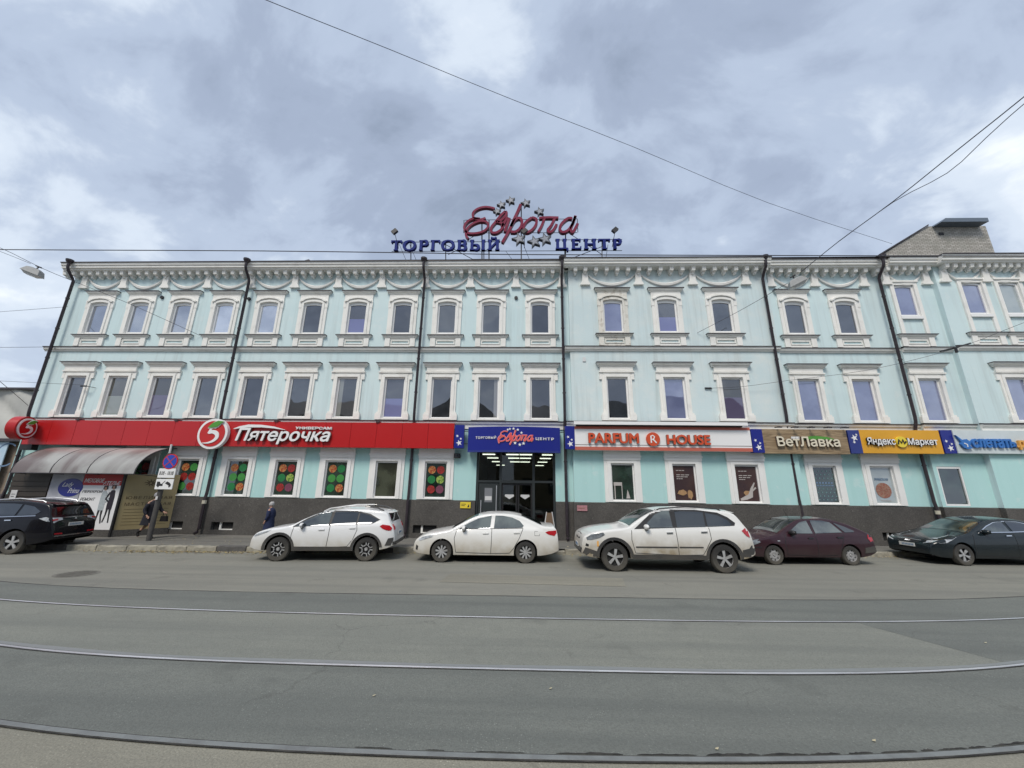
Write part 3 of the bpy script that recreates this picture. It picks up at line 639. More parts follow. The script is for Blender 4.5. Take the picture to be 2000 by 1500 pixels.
for px in (605, 1748):
    p = at(px, 505, 16.9); mb = MB().add([(p.x-.35, 16.6, ZB+.4), (p.x+.35, 16.6, ZB+.4), (p.x+.05, 16.75, ZB+.66), (p.x, 17.6, ZB+.5)], [(0, 1, 2), (0, 2, 3), (1, 3, 2)])
    put('roof_vent', mb, M_flash, B)
# brackets, piers and garlands: every one its own part
bmb = MB(); bmb.profile_x([(0, 0), (-.30, 0), (-.32, -.06), (-.30, -.20), (-.16, -.235), (0, -.235)], -.085, .085)
bmb.box(-.105, .105, -.335, .0, -.03, .004)
bmb.disc((0, -.275), .058, -.17, -.0, 10)
bme = bmb.mesh('bracket', M_trim)
pmb = MB(); pmb.prism([(-.13, 0), (-.15, -.42), (-.23, -.56), (-.23, -.62), (.23, -.62), (.23, -.56), (.15, -.42), (.13, 0)], -.13, 0)
pme = pmb.mesh('pier_block', M_trim)
def swag_mesh(wd):
    n = 14; mb = MB(); up = []; dn = []
    for k in range(n+1):
        t = -1+2*k/n; x = t*wd/2; s = (1-t*t)
        up.append((x, -.06-.42*s)); dn.append((x, -.11-.42*s-.16*(s**.6)))
    vs = []
    for (a, b), (c, d) in zip(up, dn): vs += [(a, -.02, b), (a, -.09, (b*.7+d*.3)), (c, -.07, (b*.2+d*.8)), (c, -.0, d)]
    mb.add(vs, [(4*k+j, 4*k+j+1, 4*k+5+j, 4*k+4+j) for k in range(n) for j in range(3)])
    return mb.mesh('garland', M_trim, 40)
def bays(piers, Y, extra=()):
    for p in piers:
        inst('pier_block', pme, B, (p, Y, ZB-.22)); inst('bracket', bme, B, (p, Y-.02, ZB-.002))
    for a, b in zip(piers[:-1], piers[1:]):
        if b-a > 3.2: continue
        inst('garland', swag_mesh(b-a-.30), B, ((a+b)/2, Y-.005, ZB-.22))
        for k in range(1, 5): inst('bracket', bme, B, (a+(b-a)*k/5, Y-.02, ZB-.002))
    for e_ in extra: inst('bracket', bme, B, (e_, Y-.02, ZB-.002))
pY = 16.9
b1 = [X(p, 548, pY) for p in (166, 243, 324, 407, 492, 577, 661.5, 746.5, 832, 919, 1007.6, 1097)]
bays(b1, YE[0], [b1[0]-.45, b1[0]-.9])
bays([X(p, 548, 16.7) for p in (1143, 1247, 1353, 1457)], YE[1], [X(p, 530, 16.6) for p in (1123.5, 1475, 1494)])
bays([X(p, 548, pY) for p in (1505, 1591, 1687)], YE[2], [X(1710, 530, 16.8)])
bays([X(p, 548, 16.75) for p in (1731, 1810)], YE[3])
b5 = [X(p, 548, 16.55) for p in (1846.5, 1927, 1999)]; bays(b5+[b5[-1]+1.75*k for k in range(1, 4)], YE[4])

# ---- windows
AR = [(.47, 0), (.40, .028), (.25, .07), (.1, .092), (0, .095)]
def arch(hw, za, zb, rise):               # opening outline, counter-clockwise from lower left; 12 points
    top = [(hw*k, zb-rise+rise*(1-k*k)) for k in (1, .75, .5, .25, 0, -.25, -.5, -.75, -1)]
    return [(-hw, za), (0, za), (hw, za)]+top
def rect12(hw, za, zb):
    return [(-hw, za), (0, za), (hw, za)]+[(hw*k, zb) for k in (1, .75, .5, .25, 0, -.25, -.5, -.75, -1)]
def hoodm(hw, z0, z1, d, mt):
    mb = MB(); h = z1-z0
    mb.box(-hw+.06, hw-.06, -d*.55, 0, z0, z0+h*.45); mb.box(-hw+.02, hw-.02, -d*.85, 0, z0+h*.45, z0+h*.75); mb.box(-hw, hw, -d, 0, z0+h*.75, z1)
    mb.cm = 1; mb.box(-hw-.03, hw+.03, -d-.035, 0, z1, z1+.028); return mb.mesh('hood', [mt, M_flash])
def framem(outer, inner): return MB().ring(outer, inner, .015, .10).mesh('frame', M_frame)
def panem(outline, zc): 
    return MB().prism([(x, z-zc) for x, z in outline], .055, .07).mesh('pane', P_grey)
def surround3(mt):
    mb = MB(); mb.ring(rect12(.70, 9.16, 11.33), arch(.46, 9.23, 10.93, .08), -.06, .02)
    mb.ring(arch(.56, 9.165, 11.03, .09), arch(.455, 9.24, 10.925, .08), -.095, .03)
    P = [(-.66, 10.93), (-.52, 10.97)]+[(.5*k, 11.02+.11*(1-k*k)) for k in (-.9, -.5, 0, .5, .9)]+[(.52, 10.97), (.66, 10.93)]
    mb.stroke(P, .07, -.14, -.05)
    mb.box(-.72, -.58, -.075, 0, 10.6, 10.95); mb.box(.58, .72, -.075, 0, 10.6, 10.95)
    return mb.mesh('window', mt)
def apron3(mt):
    mb = MB(); mb.box(-.72, -.48, -.075, 0, 8.605, 9.02); mb.box(.48, .72, -.075, 0, 8.605, 9.02); mb.box(-.48, .48, -.03, 0, 8.94, 9.02); mb.box(-.48, .48, -.03, 0, 8.605, 8.70)
    mb.ring(rect12(.44, 8.72, 8.92), rect12(.39, 8.76, 8.88), -.05, .0)
    return mb.mesh('apron', mt)
def surround2(mt):
    mb = MB(); mb.ring(rect12(.67, 5.105, 7.38), rect12(.48, 5.18, 7.10), -.06, .02); mb.ring(rect12(.58, 5.11, 7.22), rect12(.475, 5.185, 7.095), -.10, .03)
    mb.box(-.74, .74, -.085, 0, 7.38, 7.58); mb.box(-.79, .79, -.12, 0, 7.30, 7.355)
    for s in (-1, 1):
        mb.box(min(s*.66, s*.78), max(s*.66, s*.78), -.07, 0, 6.98, 7.30); mb.box(min(s*.50, s*.76), max(s*.50, s*.76), -.13, 0, 5.105, 5.38); mb.box(min(s*.52, s*.72), max(s*.52, s*.72), -.11, 0, 5.38, 5.46)
    return mb.mesh('window', mt)
def surround1(mt):
    mb = MB(); mb.ring(rect12(.77, 1.70, 3.42), rect12(.49, 1.74, 3.29), -.05, .02); mb.ring(rect12(.64, 1.705, 3.36), rect12(.485, 1.745, 3.285), -.085, .03)
    mb.box(-.78, .78, -.09, 0, 3.42, 3.54); mb.box(-.81, .81, -.12, 0, 3.54, 3.60); mb.box(-.78, .78, -.10, 0, 3.60, 3.95)
    return mb.mesh('window', mt)
def surroundB(mt, a, b):
    mb = MB(); mb.ring(rect12(.62, 9.05, b+.13), rect12(.455, 9.05, b-.01), -.07, .02); mb.box(-.66, .66, -.12, 0, b+.12, b+.20)
    return mb.mesh('window', mt)
K = {}
for key, mt in (('', M_trim), ('old', M_trimold), ('new', M_trim2)):
    K['s3'+key] = surround3(mt); K['s2'+key] = surround2(mt); K['s1'+key] = surround1(mt); K['a3'+key] = apron3(mt)
    K['h3'+key] = hoodm(.82, 11.33, 11.47, .17, mt); K['h2'+key] = hoodm(.88, 7.58, 7.74, .21, mt); K['sill3'+key] = hoodm(.84, 9.02, 9.15, .14, mt)
K['f3'] = framem(arch(.46, 9.225, 10.93, .08), arch(.385, 9.34, 10.78, .05)); K['p3'] = panem(arch(.39, 9.335, 10.785, .05), 10.05)
K['f2'] = framem(rect12(.48, 5.175, 7.105), rect12(.405, 5.25, 7.02)); K['p2'] = panem(rect12(.41, 5.245, 7.025), 6.1)
K['f1'] = framem(rect12(.49, 1.725, 3.295), rect12(.435, 1.80, 3.21)); K['p1'] = panem(rect12(.44, 1.795, 3.215), 2.5)
a_, b_ = z3b
K['sB'] = surroundB(M_trim, a_, b_); K['fB'] = framem(arch(.46, a_+.005, b_-.005, .05), arch(.375, a_+.11, b_-.1, .03)); K['pB'] = panem(arch(.38, a_+.105, b_-.095, .03), (a_+b_)/2)
K['wsB'] = MB().box(-.49, .49, -.10, .1, a_-.13, a_+.004).mesh('window_board', M_frame)
def setmat(o, m): o.material_slots[0].link = 'OBJECT'; o.material_slots[0].material = m
rt = random.Random(77)
def window(kind, x, Y, pane, key=''):
    if kind == 3:
        w_ = inst('window', K['s3'+key], B, (x, Y, 0)); inst('hood', K['h3'+key], w_, (x, Y, 0)); inst('sill', K['sill3'+key], w_, (x, Y, 0)); inst('apron', K['a3'+key], w_, (x, Y, 0)); inst('frame', K['f3'], w_, (x, Y, 0)); p = inst('pane', K['p3'], w_, (x, Y, 10.05))
    elif kind == 2:
        w_ = inst('window', K['s2'+key], B, (x, Y, 0)); inst('hood', K['h2'+key], w_, (x, Y, 0)); inst('frame', K['f2'], w_, (x, Y, 0)); p = inst('pane', K['p2'], w_, (x, Y, 6.1))
    elif kind == 1:
        w_ = inst('window', K['s1'+key], B, (x, Y, 0)); inst('frame', K['f1'], w_, (x, Y, 0)); p = inst('pane', K['p1'], w_, (x, Y, 2.5))
    elif kind == 'plain':
        w_ = inst('window', K['f1'], B, (x, Y, 0)); p = inst('pane', K['p1'], w_, (x, Y, 2.5))
    else:
        w_ = inst('window', K['sB'], B, (x, Y, 0)); inst('sill', K['sill3'], w_, (x, Y, 0)); inst('apron', K['a3'], w_, (x, Y, 0)); inst('window_board', K['wsB'], w_, (x, Y, 0)); inst('frame', K['fB'], w_, (x, Y, 0)); p = inst('pane', K['pB'], w_, (x, Y, (a_+b_)/2))
    setmat(p, pane); p.rotation_euler = (rt.uniform(-.004, .004), 0, rt.uniform(-.012, .012))
    return w_
P3 = [[P_sky, P_sky, P_sky, P_bright, P_bright, P_grey, P_lilacs, P_dark, P_grey, P_grey, P_dark], [P_lilac, P_lilacs, P_grey], [P_grey, P_grey], [P_lilac], [P_lilac, P_white, P_grey, P_grey]]
P2 = [[P_dark, P_olive, P_brown, P_grey, P_dark, P_grey, P_palerefl, P_lilacs, P_grey, P_curr, P_dark], [P_dark, P_lilac, P_brown], [P_lilac, P_lilac], [P_lilac], [P_lilac]*3]
P1 = [[P_shop, P_shop, P_shop, P_shop, P_shop, P_shopg, P_shop], [P_shop, P_poster, P_poster], [P_shop, P_white], [P_shop], [P_shop]*3]
W1 = {}
for i in range(5):
    for j, x in enumerate(C3[i]): window(3 if i < 3 else 'B', x, YE[i], P3[i][j], 'old' if (i == 1 and j == 0) else '')
    for j, x in enumerate(C2[i]): window(2, x, YE[i], P2[i][j], '')
    for j, x in enumerate(C1[i]): W1[(i, j)] = window('plain' if i == 3 else 1, x, YE[i], P1[i][j], 'new')
# prints stuck on the shop panes
S_or = mat('orange fruit print', (.50, .26, .08, 1), .5, noise=1, nscale=13, dark=(.32, .03, .01, 1), nlo=.45, nhi=.55)
S_gr = mat('green print', (.02, .20, .06, 1), .4, noise=.5, nscale=8); S_gl = mat('light green print', (.06, .28, .06, 1), .4, noise=.5, nscale=8); S_rd = mat('red produce print', (.36, .02, .02, 1), .5, noise=.9, nscale=14, dark=(.13, .02, .01, 1), nlo=.45, nhi=.6)
S_apple = mat('apple print', (.34, .45, .09, 1), .5, noise=1, nscale=11, dark=(.05, .16, .02, 1), nlo=.48, nhi=.56); S_grape = mat('grape print', (.26, .06, .12, 1), .5, noise=.9, nscale=22, dark=(.05, .03, .04, 1), nlo=.35)
dots = {0: (S_gr, S_rd, S_gl, S_rd, S_gr, S_gr), 1: (S_or, S_gl, S_rd, S_rd, S_gl, S_rd), 2: (S_or, S_gr, S_gl, S_gl, S_gr, S_or), 3: (S_or, S_rd, S_gr, S_apple, S_rd, S_grape), 4: (S_or, S_gr, S_gl, S_gl, S_gr, S_or), 6: (S_or, S_rd, S_gr, S_apple, S_rd, S_grape)}
dme = MB().disc((0, 0), .17, -.004, 0, 20).mesh('sticker', S_gr)
for j, ms_ in dots.items():
    c = C1[0][j]
    for k, m_ in enumerate(ms_):
        o = inst('sticker', dme, W1[(0, j)], (c+(-.19 if k % 2 == 0 else .19), 17.053, 2.93-.41*(k//2))); setmat(o, m_)
M_print = mat('pale print', (.45, .42, .40, 1), .6); M_printbrown = mat('caramel print', (.42, .25, .12, 1), .6, noise=.7, nscale=18); M_printmaroon = mat('maroon print', (.28, .10, .07, 1), .6, noise=.9, nscale=14, dark=(.36, .25, .18, 1)); M_printblue = mat('blue grey print', (.14, .22, .34, 1), .6)
def blot(mb, cx, cz, rx, rz, y, seed, n=14):
    r = random.Random(seed); mb.prism([(cx+rx*math.cos(2*PI*k/n)*r.uniform(.7, 1.1), cz+rz*math.sin(2*PI*k/n)*r.uniform(.7, 1.1)) for k in range(n)], y, y+.004)
for j in (1, 2):
    c = C1[1][j]; mb = MB()
    for k, (wd, zz) in enumerate(((.22, 3.0), (.34, 2.82), (.30, 2.74), (.16, 2.66))):
        for q in range(3): mb.box(c-.30+q*wd*.55, c-.30+q*wd*.55+wd*.45, 16.846, 16.850, zz, zz+.028)
    put('poster_lines', mb, M_print, W1[(1, j)])
    mb = MB(); 
    if j == 1: blot(mb, c-.12, 2.12, .22, .12, 16.845, 4); blot(mb, c+.2, 2.05, .14, .2, 16.847, 8)
    else: blot(mb, c-.06, 2.12, .14, .11, 16.845, 5)
    put('poster_figure', mb, M_printbrown, W1[(1, j)])
    if j == 2:
        mb = MB(); mb.stroke([(c-.34, 1.86), (c-.1, 1.94), (c+.08, 2.02), (c+.16, 2.3), (c+.30, 2.55)], [.08, .16, .2, .1, .04], 16.842, 16.846); mb.stroke([(c+.16, 2.2), (c+.34, 2.35)], .06, 16.933, 16.847); put('poster_figure', mb, M_print, W1[(1, j)])
# coffee machine behind the first shop pane
c = C1[1][0]; mb = MB(); mb.box(c-.38, c-.03, 16.84, 16.85, 2.36, 2.5); mb.box(c-.36, c-.32, 16.84, 16.85, 1.82, 2.36); mb.box(c-.06, c-.03, 16.84, 16.85, 1.82, 2.36); mb.prism([(c+.12, 1.85), (c+.28, 1.85), (c+.22, 2.1), (c+.18, 2.2)], 16.84, 16.85); put('coffee_machine_print', mb, M_print, W1[(1, 0)])
c = C1[2][0]; mb = MB(); rs = random.Random(2)
for k in range(9):
    for q in range(5):
        if 4 <= k <= 5 and True: continue
        blot(mb, c-.34+q*.165+(k % 2)*.06, 1.9+k*.145, .035, .03, 17.046, k*9+q, 7)
put('pattern_print', mb, mat('teal print', (.13, .24, .25, 1), .6), W1[(2, 0)])
mb = MB()
for q in range(6): mb.box(c-.36+q*.12, c-.28+q*.12, 17.044, 17.048, 2.55, 2.61); mb.box(c-.36+q*.12, c-.27+q*.12, 17.044, 17.048, 2.45, 2.49)
put('poster_lines', mb, M_printblue, W1[(2, 0)])
c = C1[2][1]; mb = MB().disc((c, 2.3), .31, 17.046, 17.05, 26); put('pizza_print', mb, M_printmaroon, W1[(2, 1)])
mb = MB()
for k in range(8): mb.stroke([(c+.04*math.cos(k), 2.3+.04*math.sin(k)), (c+.29*math.cos(k*PI/4+.3), 2.3+.29*math.sin(k*PI/4+.3))], .012, 17.040, 17.043)
for q in range(5): mb.box(c-.2+q*.085, c-.13+q*.085, 17.044, 17.048, 1.88, 1.895)
put('poster_lines', mb, mat('tan print', (.30, .2, .14, 1), .6), W1[(2, 1)])
put('poster_heading', text_mb('РИМСКАЯ', c-.28, c+.26, 2.70, 2.80, 17.040, 17.046, offset=.02), M_printblue, W1[(2, 1)])

# ---- drainpipes
def drain(px, py, Yw, bottom=.28, top=True, base_bend=True):
    x = X(px, py, Yw-.2)
    pts = [(x, Yw-.66, ZB+.28), (x, Yw-.66, ZB+.02), (x, Yw-.60, ZB-.12), (x, Yw-.34, ZB-.42), (x, Yw-.26, ZB-.55), (x, Yw-.26, 5.35), (x, Yw-.24, 5.15), (x, Yw-.12, 4.75), (x, Yw-.10, 4.6), (x, Yw-.14, 1.9), (x, Yw-.18, 1.6), (x, Yw-.18, bottom+.1), (x, Yw-.24, bottom), (x, Yw-.36, bottom-.06)]
    mb = MB(); mb.tube(pts, .062, 8)
    p = put('drainpipe', mb, M_pipe, B, 50)
    f = MB(); f.tube([(x, Yw-.66, ZB+.22), (x, Yw-.66, ZB+.34), (x, Yw-.66, ZB+.42)], [.07, .15, .16], 10); put('funnel', f, M_pipe, p)
    for z in (11.0, 9.4, 7.9, 6.3, 3.3): yy = Yw-.26 if z > 5 else Yw-.12; put('collar', MB().tube([(x, yy, z), (x, yy, z+.06)], .078, 8), M_pipe, p)
    return x, p
for px, py, Yw in ((102, 680, 17), (461, 680, 17), (819, 690, 17), (1100, 690, 16.95), (1513, 690, 16.95), (1752, 690, 16.95)):
    x, p = drain(px, py, Yw)
    if px in (461, 1752): put('collar', MB().tube([(x, Yw-.18, 1.40), (x, Yw-.18, 1.54)], .085, 8), M_joint, p, label='cream painted collar')

# ---- main entrance: glazed doors and the lit hall behind them
ex0, ex1 = ENT; m1, m2 = X(978, 920, 17.15), X(1042, 920, 17.15); ztr = at(1010, 941, 17.15).z; xm = X(1010.5, 1000, 17.15)
door = put('entrance_door', MB().box(ex0, ex0+.1, 17.05, 17.2, SW, 3.9).box(ex1-.1, ex1, 17.05, 17.2, SW, 3.9).box(ex0+.1, ex1-.1, 17.05, 17.2, 3.78, 3.9).box(m1-.05, m1+.05, 17.05, 17.2, SW, 3.78).box(m2-.05, m2+.05, 17.05, 17.2, SW, 3.78)
           .box(ex0+.1, m1-.05, 17.05, 17.2, ztr-.04, ztr+.05).box(m1+.05, m2-.05, 17.05, 17.2, ztr-.06, ztr+.06).box(m2+.05, ex1-.1, 17.05, 17.2, ztr-.04, ztr+.05), M_alum, B, label='tall dark glazed main entrance')
for a, b in ((ex0+.1, m1-.05), (m1+.05, m2-.05), (m2+.05, ex1-.1)): put('pane', MB().box(a, b, 17.10, 17.115, ztr+.05, 3.78), M_glass, door)
put('pane', MB().box(m2+.05, ex1-.1, 17.10, 17.115, SW+.1, ztr-.04), M_glass, door)
put('door_leaf', MB().ring([(ex0+.12, .17), (m1-.07, .17), (m1-.07, ztr-.05), (ex0+.12, ztr-.05)], [(ex0+.32, .5), (m1-.27, .5), (m1-.27, 1.25), (ex0+.32, 1.25)], 17.09, 17.13), M_alum, door)
put('pane', MB().box(ex0+.32, m1-.27, 17.10, 17.115, .5, 1.25), P_dark, door)
put('handle', MB().tube([(ex0+.24, 17.02, 1.05), (ex0+.24, 17.02, 1.7)], .018, 6).tube([(m1-.16, 17.02, .9), (m1-.16, 17.02, 2.3)], .018, 6), M_railsteel, door)
put('notice', MB().box(X(946, 965), X(961, 965), 17.075, 17.088, at(950, 981, 17.05).z, at(950, 953, 17.05).z), mat('grey notice', (.20, .21, .23, 1), .5), door)
put('notice', MB().box(X(947, 970), X(960, 970), 17.068, 17.073, at(950, 977, 17.05).z, at(950, 969, 17.05).z), M_whitedirty, door)
for a, b in ((m1+.06, xm-.015), (xm+.015, m2-.06)):
    put('door_leaf', MB().ring([(a, .17), (b, .17), (b, ztr-.07), (a, ztr-.07)], [(a+.06, .27), (b-.06, .27), (b-.06, ztr-.14), (a+.06, ztr-.14)], 17.12, 17.16), M_dark, door)
    put('pane', MB().box(a+.06, b-.06, 17.135, 17.145, .27, ztr-.14), M_glass, door)
    c = (a+b)/2; zc = at(990, 970, 17.1).z
    put('door_sticker', MB().prism([(c-.18, zc+.09), (c-.2, zc+.02), (c, zc-.1), (c+.2, zc+.02), (c+.18, zc+.09)], 17.128, 17.132), M_whitedirty, door)
hall = MB(); a, b = ex0-1.49, ex1+1.49
hall.add([(a, 17.32, SW), (b, 17.32, SW), (b, 39, SW), (a, 39, SW)], [(0, 1, 2, 3)]); hall.add([(a, 17.32, 4.1), (b, 17.32, 4.1), (b, 39, 4.1), (a, 39, 4.1)], [(3, 2, 1, 0)])
hall.add([(a, 17.32, SW), (a, 39, SW), (a, 39, 4.1), (a, 17.32, 4.1)], [(0, 1, 2, 3)]); hall.add([(b, 17.32, SW), (b, 17.32, 4.1), (b, 39, 4.1), (b, 39, SW)], [(0, 1, 2, 3)]); hall.add([(a, 38.9, SW), (b, 38.9, SW), (b, 38.9, 4.1), (a, 38.9, 4.1)], [(0, 1, 2, 3)])
put('hall_interior', hall, mat('dim hall finish', (.05, .055, .05, 1), .6, noise=.6, nscale=1.1, coord='World'), B)
lm = [X(955, 887, 22.6), X(1001, 887, 22.6), X(1027, 887, 22.6), X(1071, 887, 22.6)]
for r_, Yl in enumerate((22.6, 25.6, 29.6, 34.6)):
    for cidx, xx in enumerate(lm):
        if r_ == 3 and cidx in (1, 2): continue
        put('ceiling_lamp', MB().box(xx-.36, xx+.36, Yl-.12, Yl+.12, 4.03, 4.07), M_lamp, B)

# ------------------------------------------------------------------ small fixtures on the facade (parts of the building)
for px, py in ((317, 581), (487, 584), (1008, 582)):
    p = at(px, py, 16.98); mb = MB().disc((p.x, p.z), .085, 16.93, 17.0, 12); put('vent', mb, M_dark, B)
p = at(1141, 702, 16.78); put('wall_plate', MB().box(p.x-.07, p.x+.07, 16.76, 16.8, p.z-.1, p.z+.1), M_whitedirty, B)

# ------------------------------------------------------------------ shop signs
YS = 16.5
def zz(px, py, Y=YS): return at(px, py, Y).z
# red fascia made of panels
rx0, rx1 = X(50, 840, YS), X(886.5, 850, YS); rz0, rz1 = zz(450, 871.5), zz(450, 823)
red = thing('fascia_sign', 'long red panelled fascia with white script lettering over the left shop', 'shop sign', (rx0, YS, rz0))
n = 17; pw = (rx1-rx0)/n; pm = MB().box(.006, pw-.006, 0, .26, 0, rz1-rz0).mesh('panel', M_red)
for k in range(n): inst('panel', pm, red, (rx0+k*pw, YS+random.uniform(0, .004), rz0))
put('backing', MB().box(rx0+.02, rx1-.02, YS+.26, YS+.30, rz0+.02, rz1-.02), M_dark, red)
br = MB()
for k in range(2, n, 4): br.box(rx0+k*pw-.06, rx0+k*pw+.1, YS-.05, YS+.2, rz1, rz1+.06)
put('bracket', br, M_steel, red)
lx = lambda p: X(380+p/4.8375, 850, YS-.08)
lz = lambda p: zz(550, 800+p/4.8375, YS-.08)
letters('Пятерочка', lx(400), lx(1283), lz(326), lz(180), YS-.12, YS-.02, M_white, red, side=M_letterside, shear=.22, bold=.022)
put('swoosh', MB().stroke([(lx(362), lz(186)), (lx(420), lz(170)), (lx(500), lz(158)), (lx(620), lz(158)), (lx(740), lz(170)), (lx(850), lz(192))], [.02, .09, .13, .11, .08, .015], YS-.12, YS-.02), M_white, red)
letters('УНИВЕРСАМ', lx(943), lx(1283), lz(184), lz(160), YS-.07, YS, M_white, red, bold=.006)
def apple(parent, cx, cz, r, place, m=M_redd):
    """round white-ringed logo with a white figure 5 and a green leaf; place(mb) maps the flat logo into position"""
    a = MB().disc((cx, cz), r, -.16, 0, 36); put('disc', place(a), M_white, parent, 40)
    a = MB().disc((cx, cz), r*.84, -.175, -.16, 36); put('disc_face', place(a), m, parent)
    a = MB(); P5 = smooth_pts([(cx-.24*r, cz+.02*r), (cx+.02*r, cz+.12*r), (cx+.30*r, cz+.02*r), (cx+.38*r, cz-.22*r), (cx+.20*r, cz-.46*r), (cx-.14*r, cz-.60*r), (cx-.52*r, cz-.62*r)], 4); n5 = len(P5)
    a.stroke(P5, [r*(.10+.16*math.sin(PI*min(1, k/(n5*.62)))**.8) if k < n5*.45 else r*max(.03, .25*(1-(k/n5-.45)/.58)) for k in range(n5)], -.20, -.175)
    a.stroke([(cx-.06*r, cz+.44*r), (cx-.14*r, cz+.24*r), (cx-.22*r, cz+.0*r)], [.13*r, .15*r, .17*r], -.199, -.176); a.stroke([(cx-.10*r, cz+.40*r), (cx+.22*r, cz+.40*r)], .13*r, -.198, -.177)
    put('figure', place(a), M_white, parent)
    leaf = [(cx-.30*r, cz+.40*r), (cx-.05*r, cz+.38*r), (cx+.3*r, cz+.45*r), (cx+.66*r, cz+.80*r), (cx+.3*r, cz+.84*r), (cx, cz+.72*r), (cx-.18*r, cz+.56*r)]
    put('leaf', place(MB().prism([(cx+(x-cx)*1.12, cz+.6*r+(z-cz-.6*r)*1.3) for x, z in leaf], -.205, -.18)), M_white, parent); put('leaf', place(MB().prism(leaf, -.23, -.205)), M_green, parent)
c = at(418, 847.5, YS-.1); R_ = (X(447, 847, YS-.1)-X(389, 847, YS-.1))/2
logo = thing('round_logo_sign', 'round white ringed disc with a white 5 and green leaf left of the white script', 'shop sign', (c.x, YS, c.z))
def pl1(mb): mb.v = [(x, y+YS-.03, z) for x, y, z in mb.v]; return mb
apple(logo, c.x, c.z, R_, pl1)
# projecting disc at the corner, its face turned to the right
c = at(44, 836, 16.0)
bl = thing('projecting_disc_sign', 'round red light box with a white 5 projecting from the far left corner', 'shop sign', (c.x, 16.5, c.z))
tw = math.radians(104)
def pl2(mb):
    o = []
    for x, y, z in mb.v:                  # logo plane turned about the vertical
        u = x; o.append((c.x+u*math.cos(tw)-y*math.sin(tw)*-1*-1, 16.0+u*math.sin(tw)+y*math.cos(tw), c.z+z))
    mb.v = o; return mb
def pl2(mb):
    mb.v = [(c.x+x*math.cos(tw)-y*math.sin(tw), 16.0+x*math.sin(tw)+y*math.cos(tw), c.z+z) for x, y, z in mb.v]; return mb
a = MB().disc((0, 0), .50, -.14, .20, 36); put('light_box', pl2(a), M_red, bl, 40)
def pl3(mb): mb.v = [(x, y-.02, z) for x, y, z in mb.v]; return pl2(mb)
apple(bl, 0, 0, .42, pl3, M_red)
put('arm', MB().box(c.x-.10, c.x-.04, 16.3, 17.05, c.z-.35, c.z-.29).box(c.x-.10, c.x-.04, 16.3, 17.05, c.z+.29, c.z+.35), M_steel, bl)
# blue star panels between the signs
def star_panel(pa, pb, lab, Y=YS, up=False, fz=None):
    x0, x1 = X(pa, 855, Y), X(pb, 855, Y); z0, z1 = zz((pa+pb)/2, fz[1], Y), zz((pa+pb)/2, fz[0], Y)
    t = thing('star_panel', lab, 'sign panel', (x0, Y, z0), 'blue star panels between the shop signs')
    put('panel', MB().box(x0, x1, Y, Y+.24, z0, z1), M_blued if up else M_blue, t)
    h = z1-z0; w_ = x1-x0; cx = (x0+x1)/2
    S_ = [(.30, .52, .06), (.68, .40, .05), (.52, .22, .12)] if not up else [(.72, .80, .05), (.5, .66, .13), (.42, .48, .06)]
    for a, b, r in S_: put('star', MB().prism(star_poly(x0+a*w_, z0+b*h, r*1.15, PI/2+.3, .40), Y-.006, Y), M_white, t)
star_panel(887.5, 906, 'narrow blue panel with white stars at the right end of the red fascia', fz=(830, 875))
star_panel(1104, 1122.5, 'narrow blue panel with white stars left of the white and orange sign', 16.4, fz=(832, 877))
star_panel(1468, 1490, 'narrow blue panel with white stars between the white sign and wood sign', 16.4, fz=(838, 884))
star_panel(1657, 1680, 'narrow blue panel with stars near its top, between wood and yellow signs', YS, True, fz=(840, 885.5))
star_panel(1839, 1863, 'narrow blue panel with white stars between the yellow and pale grey signs', YS, fz=(840, 885.5))
# curved blue sign over the entrance
bx0, bx1 = X(914, 856, 16.5), X(1094, 856, 16.5); bz0, bz1 = zz(1000, 881, 16.3), zz(1000, 833.5, 16.3)
bc = (bx0+bx1)/2; bw = (bx1-bx0)/2
def cy_(x): return 16.22+.30*((x-bc)/bw)**2
bs = thing('entrance_sign', 'curved blue sign box with coral script and white stars above the main entrance', 'shop sign', (bc, 16.6, bz0))
mb = MB(); n = 16; vs = []
for k in range(n+1):
    x = bx0+(bx1-bx0)*k/n; vs += [(x, cy_(x), bz0), (x, cy_(x), bz1), (x, 16.86, bz1), (x, 16.86, bz0)]
mb.add(vs, [(4*k+j, 4*k+4+j, 4*k+4+(j+1) % 4, 4*k+(j+1) % 4) for k in range(n) for j in range(4)]+[(0, 1, 2, 3), (4*n+3, 4*n+2, 4*n+1, 4*n)])
put('sign_box', mb, M_blue, bs, 40)
mb = MB()
for k in range(n):
    a, b = bx0+(bx1-bx0)*k/n, bx0+(bx1-bx0)*(k+1)/n
    mb.add([(a, cy_(a)-.012, bz0-.05), (b, cy_(b)-.012, bz0-.05), (b, cy_(b)-.012, bz0+.03), (a, cy_(a)-.012, bz0+.03), (a, cy_(a)+.05, bz0-.05), (b, cy_(b)+.05, bz0-.05)], [(0, 1, 2, 3), (0, 4, 5, 1)])
put('edge_trim', mb, M_blued, bs)
def bend(mb, d=0): mb.v = [(x, y+cy_(x)-16.22, z) for x, y, z in mb.v]; return mb
q = lambda p: X(760+p/4.8375, 855, 16.22)
qz = lambda p: zz(1000, 800+p/4.8375, 16.22)
